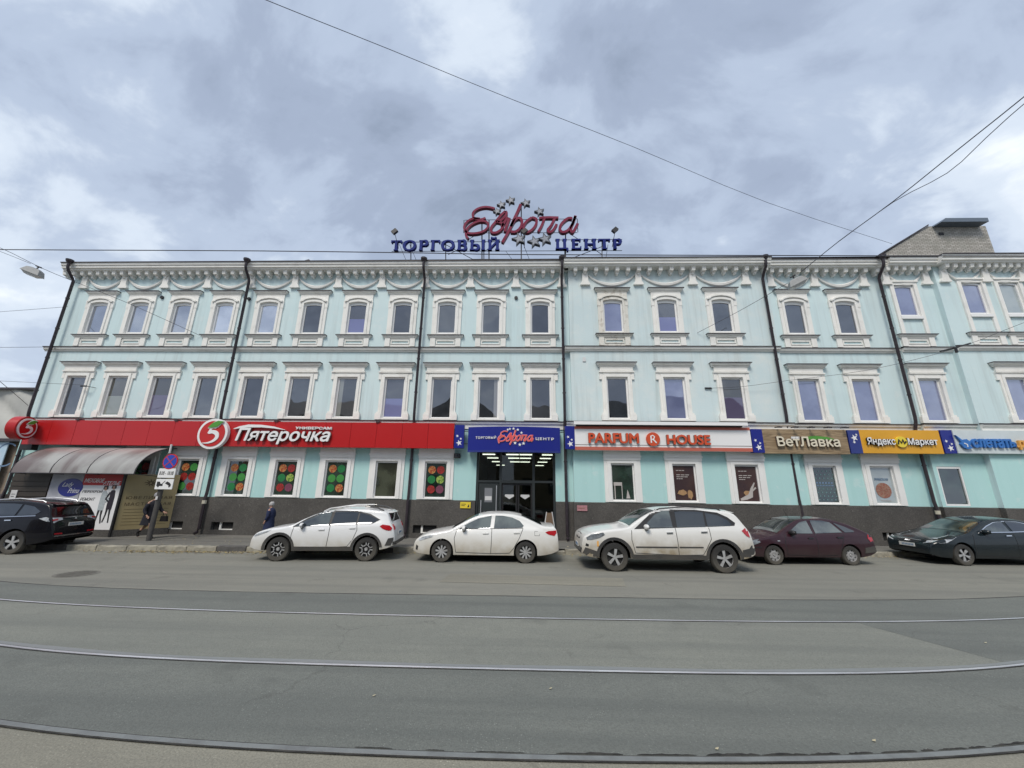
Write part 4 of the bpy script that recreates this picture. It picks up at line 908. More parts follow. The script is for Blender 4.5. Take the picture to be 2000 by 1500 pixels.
def word(s, a, b, t, u, m, par, nm='letter'):
    full = np.array(text_raw(s, .5, offset=.02, space=1.25)[0]); lo, hi = full.min(0), full.max(0)
    for i, ch in enumerate(s):
        vs, fs = text_raw(ch, .5, offset=.02, space=1.25); pos = np.array(text_raw(s[:i+1], .5, offset=.02, space=1.25)[0])[:, 0].max()-np.array(vs)[:, 0].max()
        mb = MB(); mb.add([(a+(v[0]+pos-lo[0])/(hi[0]-lo[0])*(b-a), 16.22-.03+(.03 if v[2] < 0 else 0), u+(v[1]-lo[1])/(hi[1]-lo[1])*(t-u)) for v in vs], fs)
        put(nm, bend(mb), m, par)
word('ТОРГОВЫЙ', q(812), q(1010), qz(246), qz(276), M_white, bs); word('ЦЕНТР', q(1385), q(1560), qz(258), qz(288), M_white, bs)
# script word: strokes drawn in the roof sign's own grid (x right, y down)
SCRIPT = {
 'E': [[(905, 160), (880, 152), (830, 146), (775, 160), (738, 192), (742, 228), (790, 244), (835, 232)], [(790, 238), (740, 236), (692, 262), (668, 305), (690, 345), (750, 352), (820, 335), (856, 295), (840, 262), (790, 256), (730, 280), (690, 320), (682, 365), (700, 392)]],
 'v': [[(990, 180), (960, 205), (915, 260), (880, 305), (882, 342), (920, 345), (962, 315), (968, 278), (935, 262), (915, 262)], [(930, 262), (968, 240), (998, 200), (990, 180)], [(960, 300), (985, 260), (1005, 225)]],
 'r': [[(1108, 125), (1085, 180), (1050, 255), (1015, 335), (965, 422)], [(1030, 300), (1060, 250), (1098, 232), (1118, 258), (1108, 305), (1070, 338), (1030, 338)], [(1020, 232), (1000, 290), (985, 338)]],
 'o': [[(1195, 228), (1150, 262), (1130, 305), (1150, 342), (1195, 325), (1228, 280), (1228, 240), (1195, 228)]],
 'p': [[(1252, 232), (1320, 228), (1402, 230)], [(1292, 236), (1272, 290), (1245, 338)], [(1372, 236), (1345, 290), (1318, 325), (1332, 342), (1362, 325), (1388, 280)]],
 'a': [[(1510, 235), (1475, 235), (1428, 275), (1412, 318), (1435, 342), (1478, 325), (1515, 270), (1532, 218)], [(1535, 215), (1510, 280), (1498, 325), (1515, 340), (1552, 275)]]}
SW_ = {'E': 17, 'v': 19, 'r': 21, 'o': 19, 'p': 19, 'a': 20}
STARS1 = [(925, 178, 34), (958, 126, 38), (1030, 92, 40), (1148, 112, 42), (1255, 178, 42)]; STARS2 = [(1095, 392, 58), (1215, 412, 56), (1298, 392, 58)]
def script(parent, fx, y0, y1, m, sc, post=lambda a: a, side=None, wk=1.0):
    for k_, S1 in SCRIPT.items():
        mb = MB()
        for st in S1: P = smooth_pts([fx(*p) for p in st], 4); mb.stroke(P, SW_[k_]*sc*wk, y0, y1)
        if side:
            for i_, f in enumerate(mb.f):
                if not all(abs(mb.v[j][1]-y0) < 1e-5 for j in f): mb.m[i_] = 1
            put('letter', post(mb), [m, side], parent)
        else: put('letter', post(mb), m, parent)
# small copy of the word on the blue box
s0x, s1x = q(1030), q(1362); s0z, s1z = qz(300), qz(205)
def fsm(x, y): return (s0x+(x-668)/(1552-668)*(s1x-s0x), s1z+(y-146)/(352-146)*(s0z-s1z))
script(bs, fsm, 16.19, 16.22, M_pale, (s1x-s0x)/(1552-668), bend, wk=2.1); script(bs, fsm, 16.175, 16.19, M_pinkred, (s1x-s0x)/(1552-668), bend, wk=1.15)
for (a, b, r) in [(1120, 190, 11), (1140, 183, 11), (1175, 180, 12), (1215, 190, 12), (1250, 218, 12), (1190, 315, 14), (1235, 330, 14), (1270, 318, 14)]:
    sp_ = star_poly(q(a), qz(b), r/4.8375/46*1.25); mb = MB(); mb.prism(sp_, 16.195, 16.22); put('star', bend(mb), M_white, bs)
put('fixing_arm', MB().box(bx0-.2, bx0, 16.6, 16.63, bz1-.2, bz1-.17).box(bx1, bx1+.2, 16.6, 16.63, bz1-.2, bz1-.17).box(bx0-.2, bx0, 16.6, 16.63, bz0+.3, bz0+.33), M_steel, bs)
# white and orange sign
px0, px1 = X(1122.8, 857, 16.4), X(1467.5, 860, 16.4); pz0, pz1 = zz(1295, 880.5, 16.4), zz(1295, 833.5, 16.4)
ps = thing('fascia_sign', 'white sign with raised orange lettering, round emblem and salmon stripes', 'shop sign', (px0, 16.4, pz0))
h = pz1-pz0
put('panel', MB().box(px0, px1, 16.41, 16.64, pz0, pz1), M_white, ps)
for a, b, m_ in ((.0, .145, M_salmon), (.88, 1.0, M_salmon), (.215, .235, M_letterside)): put('stripe', MB().box(px0+.001, px1-.001, 16.40, 16.41, pz0+a*h+.001, pz0+b*h-.001), m_, ps)
u = lambda p: X(1100+p/4.545, 857, 16.33); v_ = lambda p: zz(1280, 800+p/4.545, 16.33)
letters('PARFUM', u(228), u(668), v_(300), v_(214), 16.31, 16.41, M_orange, ps, side=M_letterside, bold=.022)
letters('HOUSE', u(922), u(1302), v_(306), v_(224), 16.31, 16.41, M_orange, ps, side=M_letterside, bold=.022)
ce = (u(799), v_(262)); re_ = (u(860)-u(738))/2
put('emblem', MB().disc(ce, re_, 16.33, 16.41, 28), M_orange, ps, 40)
mb = MB(); mb.stroke([(ce[0]-.09, ce[1]+.12), (ce[0]-.02, ce[1]+.16), (ce[0]+.06, ce[1]+.10), (ce[0]+.02, ce[1]+.01), (ce[0]-.05, ce[1]-.02)], .045, 16.315, 16.33)
mb.stroke([(ce[0]-.09, ce[1]+.14), (ce[0]-.09, ce[1]-.16)], .05, 16.313, 16.328); mb.stroke([(ce[0]-.05, ce[1]+.0), (ce[0]+.03, ce[1]-.05), (ce[0]+.12, ce[1]-.16)], .05, 16.311, 16.326)
put('emblem_letter', mb, M_white, ps)
aw = thing('awning_cassette', 'long white rolled awning box with black arms above the white and orange sign', 'awning', (X(1122, 827, 16.3), 16.3, zz(1295, 832, 16.3)))
ax0, ax1 = X(1121, 826, 16.2), X(1461, 831, 16.2); az0, az1 = zz(1290, 830, 16.2), zz(1290, 823.7, 16.2)
put('housing', MB().box(ax0, ax1, 16.2, 16.36, az0, az1), M_white, aw); put('folded_arms', MB().box(ax0+.1, ax1-.2, 16.27, 16.42, az0-.05, az0-.002), M_dark, aw)
mb = MB()
for k in range(6): mb.box(ax0+.4+k*1.25, ax0+.46+k*1.25, 16.36, 16.8, az0+.02, az0+.07)
put('mounting_bracket', mb, M_steel, aw)
# wood sign
wx0, wx1 = X(1490, 860, YS), X(1656.8, 862, YS); wz0, wz1 = zz(1573, 886, YS), zz(1573, 838.5, YS)
ws = thing('fascia_sign', 'wood grain sign with cream hand drawn letters and a green brush stroke', 'shop sign', (wx0, YS, wz0))
put('board', MB().box(wx0+.004, wx1-.004, YS+.02, YS+.26, wz0, wz1), M_woodsign, ws)
u = lambda p: X(1450+p/4.6875, 862, YS-.05); v_ = lambda p: zz(1573, 800+p/4.6875, YS-.05)
put('brush_stroke', MB().stroke([(u(560), v_(262)), (u(680), v_(256)), (u(790), v_(262)), (u(895), v_(284))], [.1, .16, .12, .04], YS-.02, YS+.02), M_green, ws)
put('small_caption', text_mb('клиника', u(455), u(530), v_(268), v_(248), YS-.05, YS-.02, offset=.05), M_white, ws)
letters('ВетЛавка', u(315), u(885), v_(336), v_(250), YS-.08, YS+.0, M_cream, ws, side=M_letterside, bold=.014, shear=-.05)
mb = MB()
for p in (340, 490, 640, 795, 950): x = u(p); mb.box(x-.02, x+.02, YS-.2, YS+.1, wz1+.06, wz1+.1); mb.box(x-.09, x+.09, YS-.24, YS-.16, wz1+.03, wz1+.08)
put('spotlight_arm', mb, M_steel, ws)
# yellow sign
yx0, yx1 = X(1680.5, 862, YS), X(1838.6, 862, YS); yz0, yz1 = zz(1760, 885.5, YS), zz(1760, 840, YS)
ys = thing('fascia_sign', 'amber yellow sign with white letters around a round yellow emblem', 'shop sign', (yx0, YS, yz0))
put('panel', MB().box(yx0+.003, yx1-.003, YS+.01, YS+.26, yz0, yz1), M_yellow, ys)
v_ = lambda p: zz(1760, 800+p/4.6875, YS-.05)
letters('Яндекс', u(1142), u(1395), v_(334), v_(258), YS-.07, YS+.01, M_white, ys, side=M_blacktxt, bold=.010)
letters('Маркет', u(1512), u(1780), v_(336), v_(262), YS-.07, YS+.01, M_white, ys, side=M_blacktxt, bold=.010)
c = (u(1456), v_(296)); put('emblem', MB().disc(c, .225, YS-.06, YS+.01, 26), M_yellowb, ys, 40)
put('emblem_mark', MB().stroke([(c[0]-.17, c[1]-.09), (c[0]-.11, c[1]+.09), (c[0]-.03, c[1]-.05), (c[0]+.05, c[1]+.09), (c[0]+.08, c[1]-.07), (c[0]+.17, c[1]+.02)], .055, YS-.085, YS-.06), M_blacktxt, ys)
# pale sign at the right edge
gx0, gx1 = X(1863.5, 862, YS), 26.5; gz0, gz1 = zz(1940, 886, YS), zz(1940, 841, YS)
gs = thing('fascia_sign', 'pale grey sign with raised blue lettering and a blue bird emblem at the right edge', 'shop sign', (gx0, YS-.05, gz0))
put('panel', MB().box(gx0+.003, gx1, YS-.04, YS+.08, gz0, gz1), M_palepan, gs)
YG = YS-.1; u = lambda p: X(1700+p/4.687, 862, YG); v_ = lambda p: zz(1930, 800+p/4.687, YG)
letters('слетать', u(930), u(1318), v_(346), v_(272), YG-.02, YG+.06, M_letblue, gs, bold=.026)
letters('.ру', u(1330), u(1460), v_(362), v_(282), YG-.02, YG+.06, M_letor, gs, bold=.022)
bird = [(790, 236), (838, 280), (880, 272), (912, 300), (898, 330), (915, 355), (870, 365), (838, 352), (815, 318), (826, 300)]
put('bird_emblem', MB().prism([(u(a), v_(b)) for a, b in bird], YG-.03, YG+.06), M_letblue, gs)
put('bird_emblem', MB().stroke([(u(845), v_(310)), (u(870), v_(322)), (u(868), v_(345))], .035, YG-.045, YG-.03), M_white, gs)

# small plates and fittings by the entrance
p = at(909, 986.5, 16.92); t = thing('notice_plate', 'small yellow notice plate on the dark plinth left of the entrance', 'sign', p)
put('plate', MB().box(p.x-.22, p.x+.22, 16.905, 16.93, p.z-.125, p.z+.125), M_yellowb, t); put('pictogram', MB().prism([(p.x+.08, p.z-.08), (p.x+.17, p.z-.08), (p.x+.15, p.z+.05)], 16.898, 16.905).box(p.x-.17, p.x+.02, 16.899, 16.905, p.z+.03, p.z+.05).box(p.x-.17, p.x-.02, 16.899, 16.905, p.z-.03, p.z-.01), M_blacktxt, t)
p = at(1137, 992.5, 16.72); t = thing('notice_plate', 'small faded pink notice plate on the dark plinth right of the entrance', 'sign', p)
put('plate', MB().box(p.x-.21, p.x+.21, 16.705, 16.73, p.z-.11, p.z+.11), M_pinksign, t); put('caption_line', MB().box(p.x-.16, p.x+.1, 16.699, 16.705, p.z-.01, p.z+.02), M_printmaroon, t)
p = at(893.5, 890.5, 16.9); t = thing('wall_floodlight', 'small black box floodlight on the turquoise wall below the star panel', 'lamp', p)
put('housing', MB().box(p.x-.14, p.x+.14, 16.78, 16.9, p.z-.10, p.z+.10), M_dark, t); put('lens', MB().box(p.x-.11, p.x+.11, 16.772, 16.78, p.z-.07, p.z+.07), P_dark, t); put('wall_bracket', MB().box(p.x-.03, p.x+.03, 16.9, 17.0, p.z-.04, p.z+.04), M_dark, t)
# folding board leaning in the doorway
p = ground(1068, 1047, SW); t = thing('sandwich_board', 'wooden folding board standing at the right side of the entrance', 'sign board', (p.x, 16.5, SW))
cx = p.x
mb = MB(); 
for s, yy in ((-1, 16.35), (1, 16.85)):
    mb.tube([(cx-.28, yy, SW), (cx-.1, 16.6, 1.28)], .02, 4); mb.tube([(cx+.28, yy+.05, SW), (cx+.12, 16.62, 1.28)], .02, 4)
put('leg', mb, M_whitedirty, t); put('board', MB().add([(cx-.26, 16.38, .3), (cx+.22, 16.38, .3), (cx+.1, 16.58, 1.25), (cx-.1, 16.58, 1.25), (cx-.26, 16.41, .3), (cx+.22, 16.41, .3), (cx+.1, 16.61, 1.25), (cx-.1, 16.61, 1.25)], [(0, 1, 2, 3), (7, 6, 5, 4), (0, 4, 5, 1), (1, 5, 6, 2), (2, 6, 7, 3), (3, 7, 4, 0)]), M_wood, t)

# ------------------------------------------------------------------ roof sign
YR = 18.2
rs_ = thing('roof_sign', 'rooftop sign of burgundy script, navy block letters and silver stars on a steel frame', 'roof sign', (at(1000, 480, YR).x, YR, ZB+.6))
def fr(x, y): p = at(740+x/4, 370+y/4, YR); return (p.x, p.z)
k4 = (fr(1400, 300)[0]-fr(700, 300)[0])/700
script(rs_, fr, YR-.12, YR+.10, M_burg, k4, side=mat('burgundy letter return', (.16, .02, .045, 1), .5))
def serif(ch, x0, x1, z0, z1, T, th):
    """strokes of a serifed capital; T thick, th thin"""
    w_ = x1-x0; h = z1-z0; L_ = []; P = lambda a, b: (x0+a*w_, z0+b*h)
    V = lambda a, b0=0, b1=1: L_.append(([P(a, b0), P(a, b1)], T)); H = lambda b, a0, a1: L_.append(([P(a0, b), P(a1, b)], th)); F = lambda a, b, s=.17: L_.append(([P(a-s, b), P(a+s, b)], th))
    t = .5*th/h
    if ch in 'ТT': V(.5); H(1-t, .02, .98); F(.5, t, .2); L_.append(([P(.04, 1), P(.04, .78)], th)); L_.append(([P(.96, 1), P(.96, .78)], th))
    elif ch == 'О': L_.append(([P(.5+.42*math.cos(a*PI/8), .5+.46*math.sin(a*PI/8)) for a in range(17)], [T if abs(math.cos(a*PI/8)) > .5 else th*1.2 for a in range(17)]))
    elif ch == 'Р': V(.25); F(.25, t); H(1-t, .05, .6); L_.append(([P(.55+.33*math.sin(a*PI/6), .74+.24*math.cos(a*PI/6)) for a in range(7)], [th, T*.8, T, T, T, T*.8, th])); H(.5, .25, .55)
    elif ch == 'Г': V(.28); F(.28, t, .2); H(1-t, .05, .95); L_.append(([P(.93, 1), P(.93, .74)], th))
    elif ch == 'В': V(.24); H(1-t, .04, .6); H(t, .04, .6); H(.53, .24, .6); L_.append(([P(.55+.28*math.sin(a*PI/6), .76+.22*math.cos(a*PI/6)) for a in range(7)], [th, T*.8, T, T, T, T*.8, th])); L_.append(([P(.58+.32*math.sin(a*PI/6), .27+.25*math.cos(a*PI/6)) for a in range(7)], [th, T*.8, T, T, T, T*.8, th]))
    elif ch == 'Ы': V(.16); F(.16, t, .13); F(.16, 1-t, .13); L_.append(([P(.36+.24*math.sin(a*PI/6), .28+.26*math.cos(a*PI/6)) for a in range(7)], [th, T*.8, T, T, T, T*.8, th])); H(t, .16, .38); H(.54, .16, .38); V(.87); F(.87, t, .12); F(.87, 1-t, .12)
    elif ch in 'ИЙ': V(.2); V(.8); [F(a, b) for a in (.2, .8) for b in (t, 1-t)]; L_.append(([P(.2, .12), P(.8, .88)], th*1.3)); 
    elif ch == 'Ц': V(.2); V(.74); F(.2, 1-t, .16); F(.74, 1-t, .16); H(t, .04, .98); L_.append(([P(.95, .05), P(.95, -.2)], T*.6))
    elif ch == 'Е': V(.25); H(1-t, .05, .9); H(t, .05, .92); H(.52, .25, .7); L_.append(([P(.88, 1), P(.88, .78)], th)); L_.append(([P(.92, 0), P(.92, .25)], th))
    elif ch == 'Н': V(.2); V(.8); H(.5, .2, .8); [F(a, b) for a in (.2, .8) for b in (t, 1-t)]
    if ch == 'Й': L_.append(([P(.3, 1.24), P(.4, 1.14), P(.6, 1.14), P(.7, 1.24)], th*1.3))
    return L_
def serif_word(s, xs, za, zb):
    for i, ch in enumerate(s):
        a = fr(xs[i][0], 0)[0]; mb = MB()
        p0 = fr(xs[i][0], (za(xs[i][0])+zb(xs[i][0]))/2); p1 = fr(xs[i][1], 440); z0 = fr(xs[i][0], zb(xs[i][0]))[1]; z1 = fr(xs[i][0], za(xs[i][0]))[1]
        for q_, (st, wd) in enumerate(serif(ch, p0[0], p1[0], z0, z1, 21*k4, 9.5*k4)): mb.stroke(st, wd, YR-.08-.001*q_, YR+.10+.001*q_)
        put('letter', mb, M_navyletter, rs_)
xs1 = [(98, 178), (190, 292), (312, 388), (402, 478), (488, 592), (610, 690), (708, 832), (848, 946)]
xs2 = [(1376, 1478), (1500, 1582), (1598, 1702), (1716, 1806), (1824, 1898)]
serif_word('ТОРГОВЫЙ', xs1, lambda x: 404-(x-100)*.008, lambda x: 482-(x-100)*.006)
serif_word('ЦЕНТР', xs2, lambda x: 392, lambda x: 470)
M_starA = M_silver
for (a, b, r) in STARS1+STARS2:
    c = fr(a, b); R0 = r*k4; rot = PI/2+.25
    put('star', MB().ring(star_poly(*c, R0, rot), star_poly(*c, R0*.68, rot), YR-.10, YR+.12), M_starside, rs_)
    put('star_face', MB().prism(star_poly(*c, R0*.68, rot), YR-.095, YR-.08), M_starA, rs_)
fm = MB(); T3 = lambda x, y, yy=YR+.16: (lambda p: (p.x, yy, p.z))(at(740+x/4, 370+y/4, yy))
base = 575
for a in ((805, 240), (1112, 140), (1458, 330), (860, 240)): fm.tube([T3(a[0], a[1]), T3(a[0], base)], .035, 5)
for a in (250, 522, 1452, 1743, 820): fm.tube([T3(a, 400), T3(a, base)], .028, 5)
for (a, b, c, d) in ((100, 412, 950, 408), (100, 484, 1900, 478), (670, 340, 1550, 338), (670, 240, 1550, 230), (1375, 395, 1900, 390), (1550, 230, 1555, 335), (665, 240, 662, 340), (520, 430, 740, 550), (1450, 560, 1760, 440), (1640, 440, 1745, 510), (540, 510, 640, 460), (1480, 340, 1560, 390), (770, 350, 700, 390), (950, 410, 830, 480), (730, 545, 1440, 545)):
    fm.tube([T3(a, b), T3(c, d)], .02, 4)
for (a, b, c) in ((160, 430, 215), (240, 430, 295), (860, 470, 860), (1790, 430, 1770), (1130, 430, 1180), (990, 480, 1050)): fm.tube([T3(a, b), T3(c, 560, YR+1.1)], .012, 4)
put('steel_frame', fm, M_steel, rs_)
for a, b in ((155, 390), (1137, 388), (1822, 380)):
    c = fr(a, b); mb = MB().prism([(c[0]-.19, c[1]-.03), (c[0]-.04, c[1]-.19), (c[0]+.18, c[1]+.02), (c[0]+.03, c[1]+.17)], YR-.75, YR-.60); mb.tube([(c[0], YR-.62, c[1]-.1), (c[0], YR+.1, c[1]-.5)], .015, 4); put('floodlight', mb, M_dark, rs_)

# ------------------------------------------------------------------ brick attic behind the roof at the right
YB = 21.0
bk = thing('brick_tower', 'grey brick stair tower with a sloping side and metal canopy behind the roof', 'building', (at(1830, 500, YB).x, YB, 0))
G = lambda px, py: (lambda p: (p.x, p.z))(at(px, py, YB))
low = 11.0
pl, pt, pr, pb = G(1722, 498), G(1812, 442), G(1918, 446), G(1942, 498)
put('wall', MB().prism([(pl[0], low), (pr[0]+.25, low), (pr[0]+.25, pt[1]-.0), (pt[0], pt[1]), (pl[0], pl[1])], YB, YB+4), M_brick, bk)
put('coping', MB().prism([(pl[0]-.1, pl[1]), (pt[0], pt[1]+.01), (pt[0], pt[1]+.10), (pl[0]-.1, pl[1]+.08)], YB-.07, YB+4.05), M_flash, bk)
c0, c1 = G(1828, 437), G(1925, 441)
M_canmet = mat('blue grey sheet canopy', (.11, .14, .18, 1), .45)
mb = MB().add([(c0[0]-.3, YB-.55, c0[1]-.28), (c1[0]-.45, YB-.55, c0[1]-.28), (c1[0]-.2, YB+4, c0[1]-.02), (c0[0]-.3, YB+4, c0[1]-.02), (c0[0]-.0, YB-.55, c0[1]-.02), (c1[0]-.45, YB-.55, c0[1]-.02)], [(0, 1, 5, 4), (4, 5, 2, 3), (0, 3, 2, 1), (1, 2, 5), (0, 4, 3)])
put('roof_canopy', mb, M_canmet, bk)
p = G(1838, 457); put('vent', MB().box(p[0]-.14, p[0]+.14, YB-.03, YB+.1, p[1]-.09, p[1]+.09), M_dark, bk)

# ------------------------------------------------------------------ neighbour at the left edge
YN = 18.5
nb = thing('grey_hall', 'pale grey sheeted hall with a dark roof edge beyond the left corner', 'building', (-26, YN, 0))
zt = at(20, 762, YN).z; zl = at(10, 858, YN).z
vs = []; n = 40; rs = random.Random(21)
fold = [(-27.5+k*.45) for k in range(12)]
mb = MB(); nx, nz = 48, 16; x0, x1 = -36.0, -23.02
for i in range(nx+1):
    for j in range(nz+1):
        x = x0+(x1-x0)*i/nx; z = zl+(zt-zl)*j/nz; s = (x+z*1.3)
        mb.v.append((x, YN+.09*math.sin(s*2.6)+.05*math.sin(s*5.3+1)+.03*math.sin(x*3), z))
mb.f = [(i*(nz+1)+j, (i+1)*(nz+1)+j, (i+1)*(nz+1)+j+1, i*(nz+1)+j+1) for i in range(nx) for j in range(nz)]; mb.m = [0]*len(mb.f)
put('sheeting', mb, M_greyw, nb, 60)
put('lower_wall', MB().box(-36, -23.02, YN+.15, YN+8, 0, zl+.1), M_tan, nb); put('upper_core', MB().box(-36, -23.02, YN+.3, YN+8, zl+.1, zt), M_greyw, nb)
put('roof_edge', MB().box(-36.2, -23.02, YN-.2, YN+8, zt, zt+.10), M_flash, nb); put('beam', MB().box(-36.2, -23.02, YN-.25, YN+.14, zl-.12, zl+.02), M_flash, nb)
p0, p1 = at(-30, 863, YN-.1), at(33, 863, YN-.1); p2 = at(5, 954, YN-.1)
bn = thing('wall_banner', 'pale blue banner with rows of small blue print on the neighbouring wall', 'banner', (p0.x, YN-.1, p2.z))
put('sheet', MB().box(p0.x, p1.x-.4, YN-.1, YN-.06, p2.z, p1.z), mat('pale blue banner print', (.42, .58, .72, 1), .6, noise=.7, nscale=.9, dark=(.62, .70, .74, 1), coord='World'), bn)
cc = at(12, 888, YN-.1); put('ring_print', MB().stroke([(cc.x+.55*math.cos(k*PI/9+.9), cc.z+.55*math.sin(k*PI/9+.9)) for k in range(14)], .07, YN-.106, YN-.1), M_printblue, bn)
mb = MB(); rs = random.Random(4)
for j in range(6):
    x = p0.x+.3
    while x < p1.x-.9: l_ = rs.uniform(.1, .3); mb.box(x, x+l_, YN-.106, YN-.1, cc.z-.95-j*.22, cc.z-.88-j*.22); x += l_+.07
put('print_rows', mb, M_printblue, bn)

# ------------------------------------------------------------------ corner booth with posters and the polycarbonate canopy
YF = 15.75
zb_ = at(219.5, 1035.6, YF).z; ztp = at(244, 925.5, YF).z
xc = at(243.5, 932, YF).x; xc = (xc+at(219.5, 1035, YF).x)/2
bo = thing('entrance_booth', 'low corner booth covered with posters under the curved canopy', 'booth', (-19, YF, SW))
xL = at(27, 925, YF).x; xs_ = X(96, 950, YF); xp = X(160, 950, YF)
put('slatted_wall', MB().box(xL, xs_, YF+.02, YF+.1, SW, ztp), M_brownslat, bo)
sl = MB().box(0, xs_-xL-.05, 0, .03, 0, .17).mesh('slat', M_brownslat)
z = SW+.1
while z < ztp-.2: inst('slat', sl, bo, (xL+.02, YF-.01, z)); z += .2
put('base', MB().box(xs_, xc, YF-.02, YF+.1, SW, zb_), M_granite, bo)
put('front_wall', MB().box(xs_, xc, YF+.03, YF+.1, zb_, ztp), M_tan, bo)
# slanting gold wall back to the facade
xg = xc+1.25; YG2 = 16.93
def slant(mb, x0, y0): 
    dx, dy = xg-xc, YG2-YF; l_ = math.hypot(dx, dy); ux, uy = dx/l_, dy/l_
    mb.v = [(xc+x*ux-y*-uy*0+(-y)*(-uy)*1.0*0+(y)*(-uy)*1.0, YF+x*uy+y*ux, z) for x, y, z in mb.v]; return mb
gl = math.hypot(xg-xc, YG2-YF)
put('gold_wall', slant(MB().box(0.02, gl, .0, .06, zb_, ztp), 0, 0), M_gold, bo, label='dull gold printed wall turned back to the facade'); put('base', slant(MB().box(0.0, gl, -.03, .06, SW, zb_-.002), 0, 0), M_granite, bo)
put('corner_post', MB().box(xc-.04, xc+.04, YF-.05, YF+.03, SW, ztp), M_dark, bo)
put('top', MB().add([(xL, YF, ztp+.002), (xc, YF, ztp+.002), (xg, YG2, ztp+.002), (xL, YG2, ztp+.002)], [(0, 1, 2, 3)]), M_dark, bo)
for k, s in enumerate(('ЮВЕЛИРНАЯ', 'МАСТЕРСКАЯ')):
    za = ztp-.88-.25*k; mb = text_mb(s, .18+.0*k, gl-.12, za-.12, za, -.008, .0, space=1.15); put('lettering', slant(mb, 0, 0), M_goldd, bo)
mb = MB(); rs = random.Random(31)
for a in range(9): mb.stroke([(.82+.04*math.cos(a*.7), ztp-.36+.04*math.sin(a*.7)), (.82+.2*math.cos(a*.7+.3), ztp-.34+.15*math.sin(a*.7+.3))], [.05, .015], -.009-.0007*a, 0)
put('flower_print', slant(mb, 0, 0), M_goldd, bo)
mb = MB()
for k in range(6): mb.box(.2, gl-.15, -.006, 0, ztp-1.4-.12*k, ztp-1.385-.12*k)
put('print_rows', slant(mb, 0, 0), mat('faint gold print', (.17, .13, .06, 1), .6), bo)
# posters on the booth front: separate things
def poster(name, lab, xa, xb, za, zb2, m, y=YF):
    t = thing(name, lab, 'poster', (xa, y, za)); put('sheet', MB().box(xa, xb, y, y+.025, za, zb2), m, t); return t
M_silk = mat('grey silk print', (.34, .35, .40, 1), .5, noise=.8, nscale=1.6, dark=(.55, .56, .60, 1), coord='World')
t = poster('shop_poster', 'silvery poster with a blue oval and white script', xs_+.02, xp-.03, zb_+.05, ztp-.03, M_silk)
oc = at(138, 952, YF); put('oval', MB().disc((oc.x, oc.z), .52, YF-.012, YF, 30, .36), M_blue, t)
mb = text_mb('Lady', oc.x-.36, oc.x+.12, oc.z-.02, oc.z+.2, YF-.02, YF-.012, shear=.5); put('lettering', mb, M_white, t)
mb = text_mb('Prima', oc.x-.05, oc.x+.42, oc.z-.22, oc.z-.02, YF-.02, YF-.012, shear=.5); put('lettering', mb, M_white, t)
t = poster('shop_poster', 'tall white poster with a red header and two standing figures', xp, xc-.05, zb_+.01, ztp-.02, M_white)
pw_ = xc-.05-xp; hd = (ztp-zb_)*.205
put('header', MB().box(xp+.001, xc-.051, YF-.008, YF, ztp-.02-hd, ztp-.021), M_redd, t)
put('lettering', text_mb('МЕХОВОЕ', xp+.06, xp+pw_*.54, ztp-.36, ztp-.2, YF-.014, YF-.008, shear=.3, offset=.02), M_white, t)
put('lettering', text_mb('АТЕЛЬЕ', xp+pw_*.52, xc-.12, ztp-hd, ztp-.3, YF-.014, YF-.008, shear=.3, offset=.02), M_white, t)
for s, a, b, zq, hh in (('ПЕРЕКРОЙ', .05, .56, .64, .12), ('РЕМОНТ', .05, .42, .95, .12), ('ПОШИВ:', .05, .40, 1.42, .13)):
    put('lettering', text_mb(s, xp+pw_*a, xp+pw_*b, ztp-zq-hh, ztp-zq, YF-.006, YF, shear=.3, offset=.01), M_blacktxt, t)
def figure(cx, z0, h, coat, parent, flip=1):
    P = lambda a, b: (cx+a*h*flip, z0+b*h)
    y = YF
    put('figure_print', MB().stroke([P(-.03, .44), P(-.05, .2), P(-.07, .02)], [.07*h, .04*h, .035*h], y-.005, y).stroke([P(.04, .44), P(.05, .22), P(.09, .03)], [.07*h, .04*h, .035*h], y-.006, y), M_blacktxt, parent)
    put('figure_print', MB().stroke([P(0, .36), P(0, .52), P(-.01, .68), P(0, .84), P(0, .86)], [.15*h, .16*h, .14*h, .12*h, .05*h], y-.009, y).stroke([P(.07, .80), P(.15, .62), P(.05, .56)], .045*h, y-.010, y), coat, parent)
    put('figure_print', MB().disc(P(0, .93), .045*h, y-.011, y, 12, .06*h), M_skin, parent); put('figure_print', MB().stroke([P(-.05, .9), P(-.04, .98), P(.04, .99), P(.05, .9)], .035*h, y-.012, y), M_blacktxt, parent)
figure(xp+pw_*.62, zb_+.20, 1.50, mat('pale coat print', (.45, .50, .52, 1), .6, noise=.5, nscale=9), t); figure(xp+pw_*.82, zb_+.24, 1.50, mat('black coat print', (.02, .015, .025, 1), .6), t, -1)
# things on the dark wall, left of the posters
for (px, py, w_, h_, m_, nm, lb) in ((26, 968, .13, .22, M_whitedirty, 'notice_plate', 'small off white notice on the dark slatted wall left of the silvery poster'),):
    p = at(px, py, YF-.02); t = thing(nm, lb, 'sign', p); put('plate', MB().box(p.x-w_, p.x+w_, YF-.035, YF-.012, p.z-h_, p.z+h_), m_, t)
    put('print_rows', MB().box(p.x-.08, p.x+.08, YF-.039, YF-.035, p.z+.05, p.z+.07).box(p.x-.08, p.x+.05, YF-.039, YF-.035, p.z-.04, p.z-.02), M_blacktxt, t)
